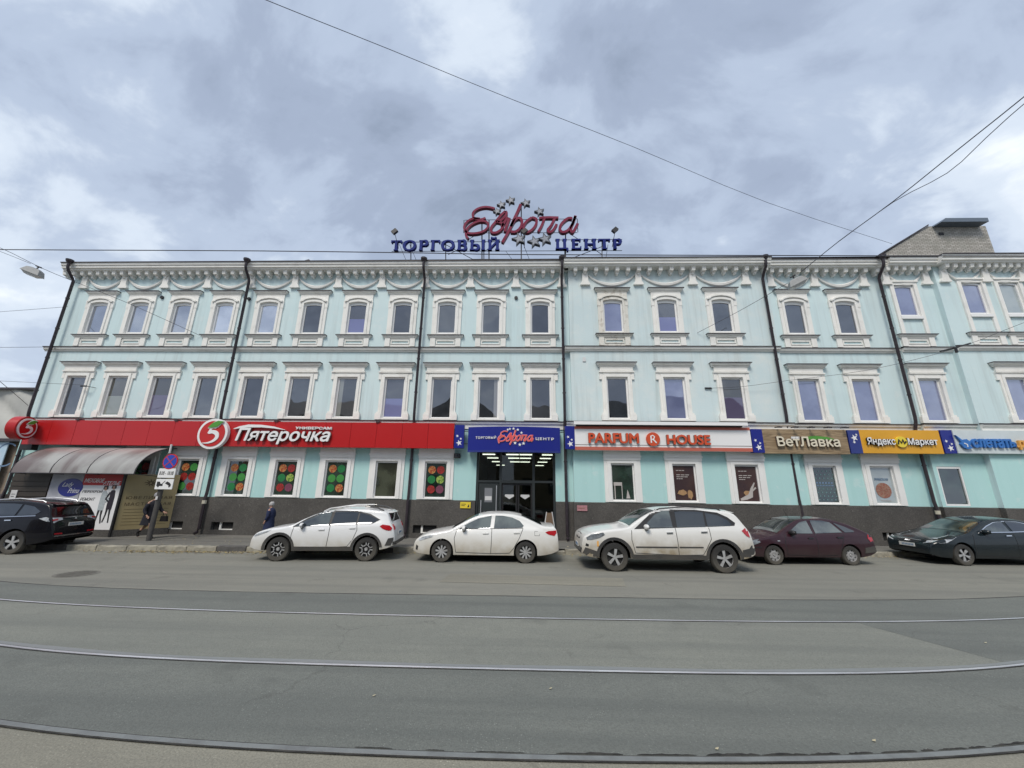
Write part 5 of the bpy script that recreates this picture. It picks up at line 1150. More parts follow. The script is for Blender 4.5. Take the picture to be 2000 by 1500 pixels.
# canopy
yc0, yc1 = 15.25, 16.95; zc0 = at(140, 924.5, yc0).z; zc1 = at(290, 876, yc1).z
cx0, cx1 = at(20, 922, yc0).x, at(261, 928, yc0).x
cn = thing('curved_canopy', 'arched translucent grubby canopy on thin ribs over the corner booth', 'canopy', ((cx0+cx1)/2, yc1, zc0))
arc = [(yc1-(yc1-yc0)*math.sin(a*PI/2/10)**1.0, zc0+(zc1-zc0)*math.cos(a*PI/2/10)) for a in range(11)]
nb_ = 3; xr = [cx0, at(96, 926, yc0).x, at(168, 927, yc0).x, cx1]
for i in range(3):
    mb = MB(); vs = []
    for y, z in arc: vs += [(xr[i]+.02, y, z), (xr[i+1]-.02, y, z), (xr[i]+.02, y, z+.012), (xr[i+1]-.02, y, z+.012)]
    n = len(arc); mb.add(vs, [(4*k, 4*k+1, 4*k+5, 4*k+4) for k in range(n-1)]+[(4*k+2, 4*k+6, 4*k+7, 4*k+3) for k in range(n-1)]+[(0, 2, 3, 1)])
    put('sheet', mb, M_canopy, cn, 60)
for x in xr: put('rib', MB().tube([(x, y, z) for y, z in arc], .022, 6).tube([(x, yc1, zc1), (x, yc1, zc0-.1), (x, yc0+.05, zc0)], .018, 5), M_steel, cn)
put('gutter_rail', MB().tube([(cx0, yc0, zc0), (cx1, yc0, zc0)], .025, 6), M_steel, cn)
p = at(60, 874, 16.7); t = thing('wall_floodlight', 'dark box floodlight under the left end of the red fascia', 'lamp', p)
put('housing', MB().box(p.x-.28, p.x+.28, 16.5, 16.75, p.z-.12, p.z+.12), M_dark, t); put('wall_bracket', MB().tube([(p.x-.2, 16.6, p.z), (p.x-.75, 16.9, p.z-.2)], .02, 5), M_dark, t)

# ------------------------------------------------------------------ sign post on the pavement
pg = ground(290, 1056, SW); YP = pg.y
sp = thing('sign_post', 'dark weathered post with a no stopping sign and two white plates', 'road sign', (pg.x, pg.y, SW))
ztop = at(335, 868, YP).z
put('pole', MB().tube([(pg.x, YP, SW-.05), (pg.x+.01, YP, 1.9), (pg.x+.01, YP, ztop-.35)], [.088, .085, .075], 12), M_concpole, sp, 50)
put('pole_top', MB().tube([(pg.x+.01, YP, ztop-.35), (pg.x+.01, YP, ztop)], .035, 8), M_whitedirty, sp, 50)
yy = YP-.14; c = at(333, 901.5, yy); rr = (X(348, 901, yy)-X(319, 901, yy))/2
d = thing  # noqa
sg = put('round_sign', MB().disc((c.x, c.z), rr, yy-.015, yy+.015, 36), M_redd, sp, 40)
put('blue_face', MB().disc((c.x, c.z), rr*.86, yy-.02, yy-.015, 36), mat('road sign blue', (.02, .06, .42, 1), .4), sg)
for a in (PI/4, -PI/4):
    q_ = rr*.86; put('red_bar', MB().stroke([(c.x-q_*math.cos(a), c.z-q_*math.sin(a)), (c.x+q_*math.cos(a), c.z+q_*math.sin(a))], rr*.13, yy-.024-(.001 if a > 0 else 0), yy-.02), mat('road sign bar', (.42, .05, .09, 1), .5), sg)
c2 = at(326, 924, yy); p1_ = put('time_plate', MB().box(c2.x-.33, c2.x+.33, yy-.012, yy+.012, c2.z-.175, c2.z+.175), M_white, sp)
put('lettering', text_mb('8.00 - 18.00', c2.x-.28, c2.x+.28, c2.z-.07, c2.z+.07, yy-.018, yy-.012, shear=.2), M_blacktxt, p1_)
c3 = at(321, 945.5, yy); p2_ = put('tow_plate', MB().box(c3.x-.34, c3.x+.34, yy-.012, yy+.012, c3.z-.19, c3.z+.19), M_white, sp)
mb = MB(); mb.prism([(c3.x-.29, c3.z-.07), (c3.x-.05, c3.z-.07), (c3.x-.05, c3.z+.0), (c3.x-.15, c3.z+.02), (c3.x-.18, c3.z+.09), (c3.x-.29, c3.z+.09)], yy-.018, yy-.012); mb.stroke([(c3.x-.08, c3.z), (c3.x+.02, c3.z+.12)], .02, yy-.019, yy-.012)
mb.prism([(c3.x+.03, c3.z+.03), (c3.x+.27, c3.z-.09), (c3.x+.27, c3.z-.01), (c3.x+.2, c3.z+.06), (c3.x+.1, c3.z+.10)], yy-.018, yy-.012); mb.disc((c3.x-.22, c3.z-.08), .035, yy-.02, yy-.012, 8); mb.disc((c3.x+.22, c3.z-.09), .03, yy-.02, yy-.012, 8)
put('tow_pictogram', mb, M_blacktxt, p2_)
put('clamp', MB().tube([(pg.x+.01, YP, c.z-.2), (pg.x+.01, YP, c.z-.15)], .11, 8).tube([(pg.x+.01, YP, c3.z), (pg.x+.01, YP, c3.z+.05)], .115, 8).box(pg.x-.02, pg.x+.04, yy+.013, YP, c.z-.2, c.z-.15).box(pg.x-.02, pg.x+.04, yy+.013, YP, c3.z, c3.z+.05), M_railpale, sp)
put('paper_notice', MB().box(pg.x-.02, pg.x+.06, YP-.115, YP-.10, 1.62, 1.75), M_whitedirty, sp)

# ------------------------------------------------------------------ parked cars
def pchip(pts):
    x = np.array([p[0] for p in pts], float); y = np.array([p[1] for p in pts], float); h = np.diff(x); d = np.diff(y)/h; m = np.zeros(len(x))
    for i in range(1, len(x)-1):
        if d[i-1]*d[i] > 0: w1, w2 = 2*h[i]+h[i-1], h[i]+2*h[i-1]; m[i] = (w1+w2)/(w1/d[i-1]+w2/d[i])
    m[0], m[-1] = d[0], d[-1]
    def f(t):
        t = min(max(t, x[0]), x[-1]); i = min(max(int(np.searchsorted(x, t)-1), 0), len(h)-1); s = (t-x[i])/h[i]
        return float(y[i]*(2*s**3-3*s*s+1)+h[i]*m[i]*(s**3-2*s*s+s)+y[i+1]*(-2*s**3+3*s*s)+h[i]*m[i+1]*(s**3-s*s))
    return f
def paint(name, col, dirt=(.26, .22, .16, 1), amt=.0, metal=0, top=.85, rough=.28, low=.25, coat=.8):
    m = bpy.data.materials.new(name); m.use_nodes = True; t = m.node_tree; b = t.nodes['Principled BSDF']; L = t.links
    g = nd(t, 'ShaderNodeNewGeometry'); sp = nd(t, 'ShaderNodeSeparateXYZ'); L.new(g.outputs['Position'], sp.inputs[0])
    r = nd(t, 'ShaderNodeMapRange'); r.interpolation_type = 'SMOOTHSTEP'; r.inputs[1].default_value = low; r.inputs[2].default_value = top; r.inputs[3].default_value = 1; r.inputs[4].default_value = .04; L.new(sp.outputs[2], r.inputs[0])
    n = nd(t, 'ShaderNodeTexNoise'); n.inputs['Scale'].default_value = 3.2; n.inputs['Detail'].default_value = 7; L.new(g.outputs['Position'], n.inputs[0])
    nr = nd(t, 'ShaderNodeMapRange'); nr.inputs[1].default_value = .3; nr.inputs[2].default_value = .62; nr.inputs[3].default_value = .45; nr.inputs[4].default_value = 1; L.new(n.outputs[0], nr.inputs[0])
    q = nd(t, 'ShaderNodeMath', operation='MULTIPLY'); L.new(r.outputs[0], q.inputs[0]); L.new(nr.outputs[0], q.inputs[1]); q2 = nd(t, 'ShaderNodeMath', operation='MULTIPLY'); q2.inputs[1].default_value = amt; L.new(q.outputs[0], q2.inputs[0])
    x = nd(t, 'ShaderNodeMixRGB'); x.inputs[1].default_value = col; x.inputs[2].default_value = dirt; L.new(q2.outputs[0], x.inputs[0]); L.new(x.outputs[0], b.inputs['Base Color'])
    rr = nd(t, 'ShaderNodeMath', operation='MULTIPLY_ADD'); L.new(q2.outputs[0], rr.inputs[0]); rr.inputs[1].default_value = .6; rr.inputs[2].default_value = rough; L.new(rr.outputs[0], b.inputs['Roughness'])
    b.inputs['Metallic'].default_value = metal
    cw = nd(t, 'ShaderNodeMath', operation='MULTIPLY_ADD'); L.new(q2.outputs[0], cw.inputs[0]); cw.inputs[1].default_value = -coat; cw.inputs[2].default_value = coat; b.inputs['Specular IOR Level'].default_value = .5*coat; L.new(cw.outputs[0], b.inputs['Coat Weight']); b.inputs['Coat Roughness'].default_value = .03
    return m
M_tyre = paint('tyre rubber', (.022, .022, .023, 1), (.13, .12, .10, 1), .75, top=.7, rough=.85, low=0)
M_clad = paint('grey black cladding', (.030, .030, .033, 1), (.13, .12, .10, 1), .55, top=.9, rough=.6)
M_under = mat('underbody', (.010, .010, .010, 1), .95, spec=0)
M_gap = mat('panel gap', (.06, .06, .06, 1), .8)
M_rim = mat('alloy rim', (.55, .56, .57, 1), .35, metal=.4, noise=.5, nscale=9, dark=(.22, .2, .18, 1))
M_rimd = mat('dark rim recess', (.02, .02, .021, 1), .6)
M_chrome = mat('chrome', (.75, .76, .78, 1), .12, metal=1)
M_red_l = mat('tail lamp red', (.42, .012, .02, 1), .12, coat=.6)
M_lampclear = mat('clear lamp lens', (.50, .53, .56, 1), .12, coat=.8, noise=.7, nscale=9, dark=(.08, .09, .10, 1))
M_lampdim = mat('smoked lamp lens', (.20, .22, .24, 1), .12, coat=.8, noise=.8, nscale=11, dark=(.04, .045, .05, 1))
M_plate = mat('number plate', (.62, .62, .60, 1), .5, noise=.3, nscale=5)
DARKS = []
class Car:
    def __init__(s, name, label, L, W, top, belt, wheels, R, Ra, sill, k, pm, bottom=None, cf=.24, cr=.16, crown=.042, body_name='body'):
        s.L, s.W, s.R = L, W, R; s.belt = belt; s.k = k; s.pm = pm; s.wheels = wheels
        s.root = thing(name, label, 'car', (0, 0, 0), 'cars parked along the kerb')
        tz = pchip(top); s.tz = tz; bt = pchip(bottom or [(0, sill+.10), (.25, sill+.02), (.6, sill), (L-.7, sill), (L-.25, sill+.06), (L, sill+.16)])
        xs = set(np.round(np.linspace(0, L, 56), 4)) | {round(p[0], 4) for p in top}
        for c in wheels:
            for a in range(15): xs.add(round(c+Ra*math.cos(PI*a/14), 4))
            xs.add(round(c-Ra-.002, 4)); xs.add(round(c+Ra+.002, 4))
        xs |= {.005, .015, .04, .08, .13, .2, .3, L-.005, L-.015, L-.04, L-.08, L-.13, L-.2, L-.3}
        xs = sorted(x for x in xs if 0 <= x <= L)
        xs = [x for i, x in enumerate(xs) if i == 0 or x-xs[i-1] > .0015]
        def bz(x):
            z = bt(x)
            for c in wheels:
                if abs(x-c) <= Ra: z = max(z, R+.0+math.sqrt(max(0, Ra*Ra-(x-c)**2)))
            return z
        def w(x, z):
            pl = 1.0
            if x < .9: pl -= cf*(1-math.sqrt(max(0, 1-(1-x/.9)**2.6)))*.8
            if x > L-.8: pl -= cr*(1-math.sqrt(max(0, 1-(1-(L-x)/.8)**2.6)))*.8
            b = belt(x); ww = W
            if z < .5: ww -= .07*((.5-z)/.35)**2
            if z > .62: ww -= .05*((min(z, b)-.62)/max(.05, b-.62))**1.6
            if z > b: ww -= .012*min(1, (z-b)/.03)+(z-b)*k
            return ww*pl
        s.w = w; vs = []; fs = []; half = 0
        for x in xs:
            zb, zt = bz(x), tz(x); zt = max(zt, zb+.06); r = min(.085, (zt-zb)*.33); cw_ = min(crown, (zt-zb)*.3); ze = zt-cw_; zs = max(ze-r, zb+.01)
            b = min(belt(x), zb+(zs-zb)*.72); P = [(0, zb), (w(x, zb)-.03, zb)]
            for i in range(6): z = zb+(b-zb)*i/5; P.append((w(x, z), z+(0.012 if i == 0 else 0)))
            for i in range(1, 5): z = b+(zs-b)*i/4; P.append((w(x, z), z))
            we = w(x, zs)
            for i in range(1, 5): a = PI/2*i/4; P.append((we-r*.9*(1-math.cos(a)), zs+(ze-zs)*math.sin(a)))
            wt = we-r*.9
            for i in range(1, 5): y = wt*(1-i/4); P.append((y, ze+cw_*(1-(y/wt)**2)))
            half = len(P); ring = [(x, -y, z) for y, z in P]+[(x, y, z) for y, z in P[-2:0:-1]]; vs.append(ring)
        m = len(vs[0]); V = [v for r_ in vs for v in r_]; F = []; MI = []
        for i in range(len(vs)-1):
            for j in range(m):
                F.append((i*m+j, i*m+(j+1) % m, (i+1)*m+(j+1) % m, (i+1)*m+j)); MI.append(1 if (j in (0, m-1)) else 0)
        F.append(tuple(range(m))[::-1]); MI.append(0); F.append(tuple(range((len(vs)-1)*m, len(vs)*m))); MI.append(0)
        mb = MB(); mb.v = V; mb.f = F; mb.m = MI
        s.body = put(body_name, mb, [pm, M_under], s.root, 38)
        s.bvh = BVHTree.FromPolygons([Vector(v) for v in V], F)
        s.mid = MB().box(.5, L-.5, -W+.30, W-.30, sill-.02, sill+.25); put('underbody', s.mid, M_under, s.root)
        mb = MB()
        for c in wheels: mb.box(c-.05, c+.05, -W+.2, W-.2, R-.05, R+.05)
        put('axle', mb, M_under, s.root)
    AX = {'near': (Vector((0, 1, 0)), lambda u, v: Vector((u, -5, v))), 'far': (Vector((0, -1, 0)), lambda u, v: Vector((u, 5, v))), 'front': (Vector((1, 0, 0)), lambda u, v: Vector((-5, u, v))),
          'rear': (Vector((-1, 0, 0)), lambda u, v: Vector((12, u, v))), 'top': (Vector((0, 0, -1)), lambda u, v: Vector((u, v, 5)))}
    def patch(s, name, poly, ax, m, off=.006, grid=.09, parent=None, thick=.012, label=None):
        if name == 'side_window': grid = .035; off = .012
        if name == 'window_surround': grid = .035; off = .006
        if name in ('side_window', 'window_surround'):
            lo_ = min(p[1] for p in poly); poly = [(a, lo_+(b-lo_)*1.09) for a, b in poly]
        d, org = s.AX[ax]; bm = bmesh.new(); vv = [bm.verts.new((a, b, 0)) for a, b in poly]; bm.faces.new(vv)
        us = [p[0] for p in poly]; ws = [p[1] for p in poly]
        for lo, hi, n in ((min(us), max(us), Vector((1, 0, 0))), (min(ws), max(ws), Vector((0, 1, 0)))):
            k = max(1, int((hi-lo)/grid))
            for i in range(1, k+0):
                bmesh.ops.bisect_plane(bm, geom=bm.verts[:]+bm.edges[:]+bm.faces[:], plane_co=n*(lo+(hi-lo)*i/k), plane_no=n)
        bmesh.ops.triangulate(bm, faces=[f for f in bm.faces if len(f.verts) > 4])
        bm.verts.ensure_lookup_table(); V = []
        for v in bm.verts:
            o = org(v.co.x, v.co.y); h = s.bvh.ray_cast(o, d)
            if h[0] is None: q = s.bvh.find_nearest(o+d*(5 if ax != 'rear' else 12-s.L)); p = q[0]
            else: p = h[0]
            V.append(p-d*off)
        idx = {v: i for i, v in enumerate(bm.verts)}; F = [tuple(idx[v] for v in f.verts) for f in bm.faces]; n0 = len(V); B_ = {}
        for e_ in bm.edges:
            if len(e_.link_faces) == 1:
                ids = []
                for v in e_.verts:
                    i = idx[v]
                    if i not in B_: B_[i] = len(V); V.append(V[i]+d*(off+thick))
                    ids.append(i)
                F.append((ids[0], ids[1], B_[ids[1]], B_[ids[0]]))
        bm.free(); mb = MB(); mb.add(V, F)
        return put(name, mb, m, parent or s.root, 35, label=label)
    def sides(s, name, poly, m, parent=None, **k):
        a = s.patch(name, poly, 'near', m, parent=parent, **k); s.patch(name, poly, 'far', m, parent=parent, **k); return a
    def wheel(s, style, near_turn=0, mrim=None, rimr=.745):
        R = s.R; mrim = mrim or M_rim
        for c in s.wheels:
            for sd in (-1, 1):
                y0 = sd*(s.W-.115); mb = MB(); wd = .105
                mb.lathe_y([(R*.60, -wd*.9), (R*.72, -wd), (R*.93, -wd*.95), (R, -wd*.6), (R, wd*.6), (R*.93, wd*.95), (R*.72, wd), (R*.60, wd*.9)], (c, y0, R), 36)
                wh = put('wheel', mb, M_tyre, s.root, 40, loc=(c, y0, R))
                rm = MB(); f = sd*wd*.72; rr = R*rimr
                rm.lathe_y([(rr*1.04, f*1.25), (rr, f*1.28), (rr*.93, f*1.05), (rr*.90, f*.4)], (c, y0, R), 36)
                rm.lathe_y([(.001, f*1.12), (rr*.16, f*1.12), (rr*.2, f*.9), (rr*.2, f*.5)], (c, y0, R), 14)
                def sp_(a, r0, r1, w0, w1, d0, d1):
                    ca, sa = math.cos(a), math.sin(a); ya, yb = sorted((y0+f*d0, y0+f*d1))
                    rm.prism([(c+r0*ca-w0*sa, R+r0*sa+w0*ca), (c+r0*ca+w0*sa, R+r0*sa-w0*ca), (c+r1*ca+w1*sa, R+r1*sa-w1*ca), (c+r1*ca-w1*sa, R+r1*sa+w1*ca)], ya, yb)
                off = rt.uniform(0, 1)
                if style == 'five':
                    for q in range(5): sp_(off+2*PI*q/5, rr*.1, rr*.95, rr*.10, rr*.16, .7, 1.1)
                elif style == 'nine':
                    for q in range(9): sp_(off+2*PI*q/9, rr*.15, rr*.95, rr*.07, rr*.13, .75, 1.05)
                elif style == 'cross':
                    for q in range(5):
                        for e_ in (-.22, .22): sp_(off+2*PI*q/5+e_, rr*.45, rr*.97, rr*.05, rr*.05, .8, 1.1)
                        a = off+2*PI*q/5; P1 = [(c+rr*.5*math.cos(a-.28), R+rr*.5*math.sin(a-.28)), (c+rr*.38*math.cos(a-PI/5), R+rr*.38*math.sin(a-PI/5))]
                        ya, yb = sorted((y0+f*.8, y0+f*1.1)); rm.stroke([(c+rr*.5*math.cos(a-.42+2*PI/5), R+rr*.5*math.sin(a-.42+2*PI/5)), (c+rr*.42*math.cos(a+PI/5), R+rr*.42*math.sin(a+PI/5)), (c+rr*.5*math.cos(a+.42-0), R+rr*.5*math.sin(a+.42))], rr*.09, ya, yb)
                elif style == 'ten':
                    for q in range(5):
                        for e_ in (-.13, .13): sp_(off+2*PI*q/5+e_, rr*.12, rr*.95, rr*.05, rr*.08, .75, 1.08)
                elif style == 'steel':
                    ya, yb = sorted((y0+f*.6, y0+f*.85)); n_ = 40
                    for q in range(8): sp_(off+2*PI*q/8, rr*.2, rr*.95, rr*.2, rr*.18, .55, .8)
                    rm.lathe_y([(rr*.62, f*.85), (rr*.5, f*.95), (rr*.34, f*.9), (rr*.2, f*.75)], (c, y0, R), 24)
                put('rim', rm, mrim, wh, 30)
                bk_ = MB(); ya, yb = sorted((y0+f*.1, y0+f*.35)); bk_.disc((c, R), rr*.98, ya, yb, 24); put('brake_recess', bk_, M_rimd, wh)
    def mirror(s, x, z, m, stalk=M_clad):
        for sd in (-1, 1):
            y = sd*(s.w(x, z)+.10); mb = MB(); n = 10; rings = 7; vs = []
            for i in range(rings+1):
                t = -1+2*i/rings; rr = math.sqrt(max(.02, 1-abs(t)**2.6))
                for k in range(n): vs.append((x-.02*t+.065*rr*math.cos(2*PI*k/n), y+.11*t, z+.075*rr*math.sin(2*PI*k/n)))
            mb.add(vs, [(i*n+k, i*n+(k+1) % n, (i+1)*n+(k+1) % n, (i+1)*n+k) for i in range(rings) for k in range(n)]+[tuple(range(n)), tuple(range(rings*n, rings*n+n))])
            o = put('mirror', mb, m, s.root, 60); put('mirror_foot', MB().box(x-.03, x+.05, min(y, sd*s.w(x, z)*.97), max(y, sd*s.w(x, z)*.97), z-.09, z-.04), stalk, o)
            put('mirror_glass', MB().box(x+.062, x+.068, y-.09, y+.09, z-.05, z+.05), P_car, o)
    def gaps(s, lines, wd=.016, m=None):
        m = m or (M_dark if s.pm in DARKS else M_gap)
        for l in lines:
            poly = []; P = [Vector(p) for p in l]; A = []; Bq = []
            for i, p in enumerate(P):
                d = (P[min(i+1, len(P)-1)]-P[max(i-1, 0)]).normalized(); n_ = Vector((-d.y, d.x))*wd/2; A.append(tuple(p+n_)); Bq.append(tuple(p-n_))
            s.sides('panel_gap', A+Bq[::-1], m, off=.004, thick=.006, grid=.04)
    def handles(s, pts, m):
        for x, z in pts: s.sides('door_handle', [(x-.09, z-.018), (x+.09, z-.012), (x+.09, z+.016), (x-.09, z+.012)], m, off=.03, thick=.02)
    def arches(s, Ra, wd, m, z0, off=.02, a0=-.12, sillx=None, sillh=.09):
        for c in s.wheels:
            O = [(c+(Ra+wd)*math.cos(a), s.R+(Ra+wd)*math.sin(a)) for a in np.linspace(a0, PI-a0, 19)]; I = [(c+(Ra+.004)*math.cos(a), s.R+(Ra+.004)*math.sin(a)) for a in np.linspace(PI-a0, a0, 19)]
            s.sides('wheel_arch_trim', O+I, m, off=off, thick=.03, grid=.3)
        if sillx: s.sides('sill_trim', [(sillx[0], z0), (sillx[1], z0), (sillx[1], z0+sillh), (sillx[0], z0+sillh)], m, off=off, thick=.03, grid=.3)
    def plate(s, end, z, y=0, tilt=0):
        x = s.bvh.ray_cast(Vector((-5 if end == 'front' else 12, y, z)), Vector((1 if end == 'front' else -1, 0, 0)))[0].x; d = -1 if end == 'front' else 1
        a, b = sorted((x+d*.012, x+d*.03)); o = put('number_plate', MB().box(a, b, y-.26, y+.26, z-.056, z+.056), M_plate, s.root)
        mb = MB(); a, b = sorted((x+d*.03, x+d*.033))
        for q in range(8): mb.box(a, b, y-.22+q*.05, y-.19+q*.05, z-.03, z+.03)
        put('plate_characters', mb, M_printblue, o)
    def place(s, front_px, rear_px, scale=1.0):
        """stand the car so that its two near wheels touch the road at the given photo points"""
        a, b = ground(*front_px), ground(*rear_px); d = (b-a); ang_ = math.atan2(d.y, d.x)
        la, lb = Vector((s.wheels[0], -s.W+.0)), Vector((s.wheels[1], -s.W+.0)); mid = (la+lb)/2; M2 = Vector(((a.x+b.x)/2, (a.y+b.y)/2))
        c, q = math.cos(ang_), math.sin(ang_); s.root.location = (M2.x-(mid.x*c-mid.y*q), M2.y-(mid.x*q+mid.y*c), 0); s.root.rotation_euler = (0, 0, ang_)
        print(s.root.name, 'wheelbase photo', round(d.length, 2), 'model', round(s.wheels[1]-s.wheels[0], 2), 'ang', round(math.degrees(ang_), 1))
def lin(a, b): return lambda x: a[1]+(b[1]-a[1])*(min(max(x, a[0]), b[0])-a[0])/(b[0]-a[0])

# 1 white crossover with black cladding
Wt1 = paint('white pearl paint', (.74, .75, .76, 1), (.44, .40, .32, 1), .8, top=.9, low=.3)
c = Car('parked_car', 'white crossover with black wheel arches and roof rails parked below the red fascia', 4.37, .88,
        [(0, .50), (.015, .62), (.06, .74), (.2, .86), (.55, .965), (.85, 1.01), (1.12, 1.06), (1.5, 1.25), (1.9, 1.42), (2.25, 1.50), (2.7, 1.545), (3.2, 1.55), (3.75, 1.51), (4.02, 1.455), (4.09, 1.36), (4.20, 1.14), (4.28, 1.02), (4.33, .85), (4.36, .6), (4.37, .45)],
        lin((.9, .93), (3.9, 1.05)), (.90, 3.53), .345, .41, .30, .40, Wt1, cr=.34)
g = c.sides('side_window', [(1.30, 1.00), (1.62, 1.19), (2.0, 1.35), (2.32, 1.40), (2.30, 1.035)], P_carg); c.sides('side_window', [(2.42, 1.405), (2.85, 1.405), (3.15, 1.385), (3.13, 1.07), (2.36, 1.04)], P_car); c.sides('side_window', [(3.20, 1.38), (3.50, 1.32), (3.80, 1.20), (3.72, 1.13), (3.55, 1.09), (3.18, 1.075)], P_car)
c.sides('window_surround', [(1.22, .985), (3.62, 1.075), (3.86, 1.19), (3.52, 1.345), (3.1, 1.42), (2.3, 1.43), (1.95, 1.36), (1.60, 1.215)], M_dark, off=.003)
c.patch('windscreen', [(1.18, -.66), (1.98, -.55), (1.98, .55), (1.18, .66)], 'top', P_car); c.patch('rear_window', [(-.56, 1.14), (.56, 1.14), (.50, 1.40), (-.50, 1.40)], 'rear', P_car); 
c.patch('tail_lamp', [(-.80, .88), (-.56, .92), (-.56, 1.06), (-.80, 1.06)], 'rear', M_red_l, off=.02); c.patch('tail_lamp', [(.80, .88), (.56, .92), (.56, 1.06), (.80, 1.06)], 'rear', M_red_l, off=.02)
c.sides('tail_lamp', [(3.88, 1.02), (3.96, 1.07), (4.17, 1.04), (4.26, .96), (4.23, .89), (4.10, .90), (3.97, .95)], M_red_l, off=.015)
c.sides('headlamp', [(.12, .74), (.30, .82), (.62, .90), (.52, .84), (.25, .74), (.14, .70)], M_lampclear, off=.012)
c.sides('bumper_corner', [(4.04, .34), (4.17, .66), (4.32, .68), (4.32, .60), (4.22, .36)], M_clad, off=.012); c.patch('front_bumper_lip', [(-.75, .32), (.75, .32), (.75, .42), (-.75, .42)], 'front', M_clad); c.patch('rear_bumper_lip', [(-.75, .46), (.75, .46), (.75, .56), (-.75, .56)], 'rear', M_clad, off=.02)
c.arches(.41, .075, M_clad, .315, sillx=(1.34, 3.09), sillh=.11, a0=-.25); c.gaps([[(1.27, .42), (1.24, .75), (1.27, .98)], [(2.33, .40), (2.36, .75), (2.36, 1.03)], [(3.10, .62), (3.2, .9), (3.17, 1.06)], [(1.27, .42), (2.33, .40)], [(2.33, .40), (2.95, .43), (3.08, .60)]])
c.handles([(2.12, .915), (3.05, .965)], Wt1); c.mirror(1.52, 1.04, Wt1); c.wheel('cross'); c.plate('rear', .78)
for sd in (-1, 1):
    P = [(x, sd*(c.w(2.5, 1.40)-.12), c.tz(x)+.0+h_) for x, h_ in ((2.02, -.02), (2.2, .03), (2.7, .05), (3.3, .055), (3.7, .03), (3.9, -.02))]; put('roof_rail', MB().tube(P[:4], .022, 6), M_whitedirty, c.root, 50); put('roof_rail', MB().tube(P[3:], .026, 6), M_clad, c.root, 50)
c.patch('spoiler', [(-.52, 1.40), (.52, 1.40), (.52, 1.47), (-.52, 1.47)], 'rear', Wt1, off=.10, thick=.1)
c.place((543, 1097), (706, 1097)); car1 = c

# 2 white saloon
Wt2 = paint('white paint', (.75, .75, .73, 1), (.47, .42, .33, 1), .85, top=.88, low=.28)
c = Car('parked_car', 'white four door saloon with tan road dust parked in front of the entrance', 4.54, .88,
        [(0, .46), (.015, .56), (.06, .66), (.18, .75), (.42, .845), (.8, .92), (1.12, .985), (1.35, 1.10), (1.7, 1.285), (2.0, 1.40), (2.3, 1.455), (2.7, 1.47), (3.05, 1.455), (3.35, 1.40), (3.75, 1.245), (4.05, 1.125), (4.2, 1.105), (4.40, 1.095), (4.47, 1.02), (4.52, .8), (4.54, .5)],
        lin((.9, .88), (4.2, .99)), (.90, 3.50), .315, .365, .21, .44, Wt2)
c.sides('side_window', [(1.42, .985), (1.72, 1.14), (2.0, 1.255), (2.42, 1.335), (2.38, .99)], P_carg); c.sides('side_window', [(2.54, 1.34), (2.8, 1.335), (3.08, 1.29), (3.32, 1.20), (3.44, 1.08), (3.40, 1.03), (2.50, .99)], P_carg)
c.sides('window_line', [(1.34, .955), (3.42, 1.005), (3.42, 1.02), (1.40, .975)], M_dark, off=.004)
c.patch('windscreen', [(1.18, -.68), (1.98, -.55), (1.98, .55), (1.18, .68)], 'top', P_car); c.patch('rear_window', [(3.38, -.52), (4.02, -.62), (4.02, .62), (3.38, .52)], 'top', P_car)
c.sides('headlamp', [(.16, .66), (.30, .735), (.62, .80), (.58, .73), (.38, .67), (.20, .62)], M_lampclear, off=.012); c.sides('tail_lamp', [(4.12, .90), (4.20, .94), (4.46, .96), (4.47, .88), (4.40, .80), (4.22, .84)], M_red_l, off=.012)
c.patch('tail_lamp', [(-.82, .82), (-.55, .86), (-.55, .97), (-.82, .97)], 'rear', M_red_l, off=.012); c.patch('tail_lamp', [(.82, .82), (.55, .86), (.55, .97), (.82, .97)], 'rear', M_red_l, off=.012)
c.sides('fog_recess', [(.09, .36), (.15, .34), (.17, .46), (.10, .50)], M_dark, off=.004); c.patch('grille', [(-.5, .30), (.5, .30), (.55, .42), (-.55, .42)], 'front', M_dark)
c.gaps([[(1.34, .30), (1.28, .70), (1.34, .95)], [(2.42, .27), (2.44, .65), (2.44, .985)], [(3.12, .42), (3.30, .72), (3.42, 1.0)], [(1.34, .30), (2.42, .27), (3.0, .29), (3.12, .42)]])
c.handles([(2.25, .86), (3.22, .885)], Wt2); c.mirror(1.56, 1.0, Wt2, M_dark); c.wheel('nine'); c.plate('rear', .8); c.plate('front', .5)
c.sides('fuel_flap', [(3.78, .80), (3.94, .80), (3.94, .93), (3.78, .93)], M_gap, off=.0022, thick=.004); c.sides('fuel_flap', [(3.79, .81), (3.93, .81), (3.93, .92), (3.79, .92)], Wt2, off=.0045, thick=.004)
c.sides('mud_flap', [(c.wheels[0]+.34, .14), (c.wheels[0]+.42, .14), (c.wheels[0]+.42, .30), (c.wheels[0]+.36, .30)], M_clad, off=.0)
c.place((861, 1099), (1026, 1101)); car2 = c

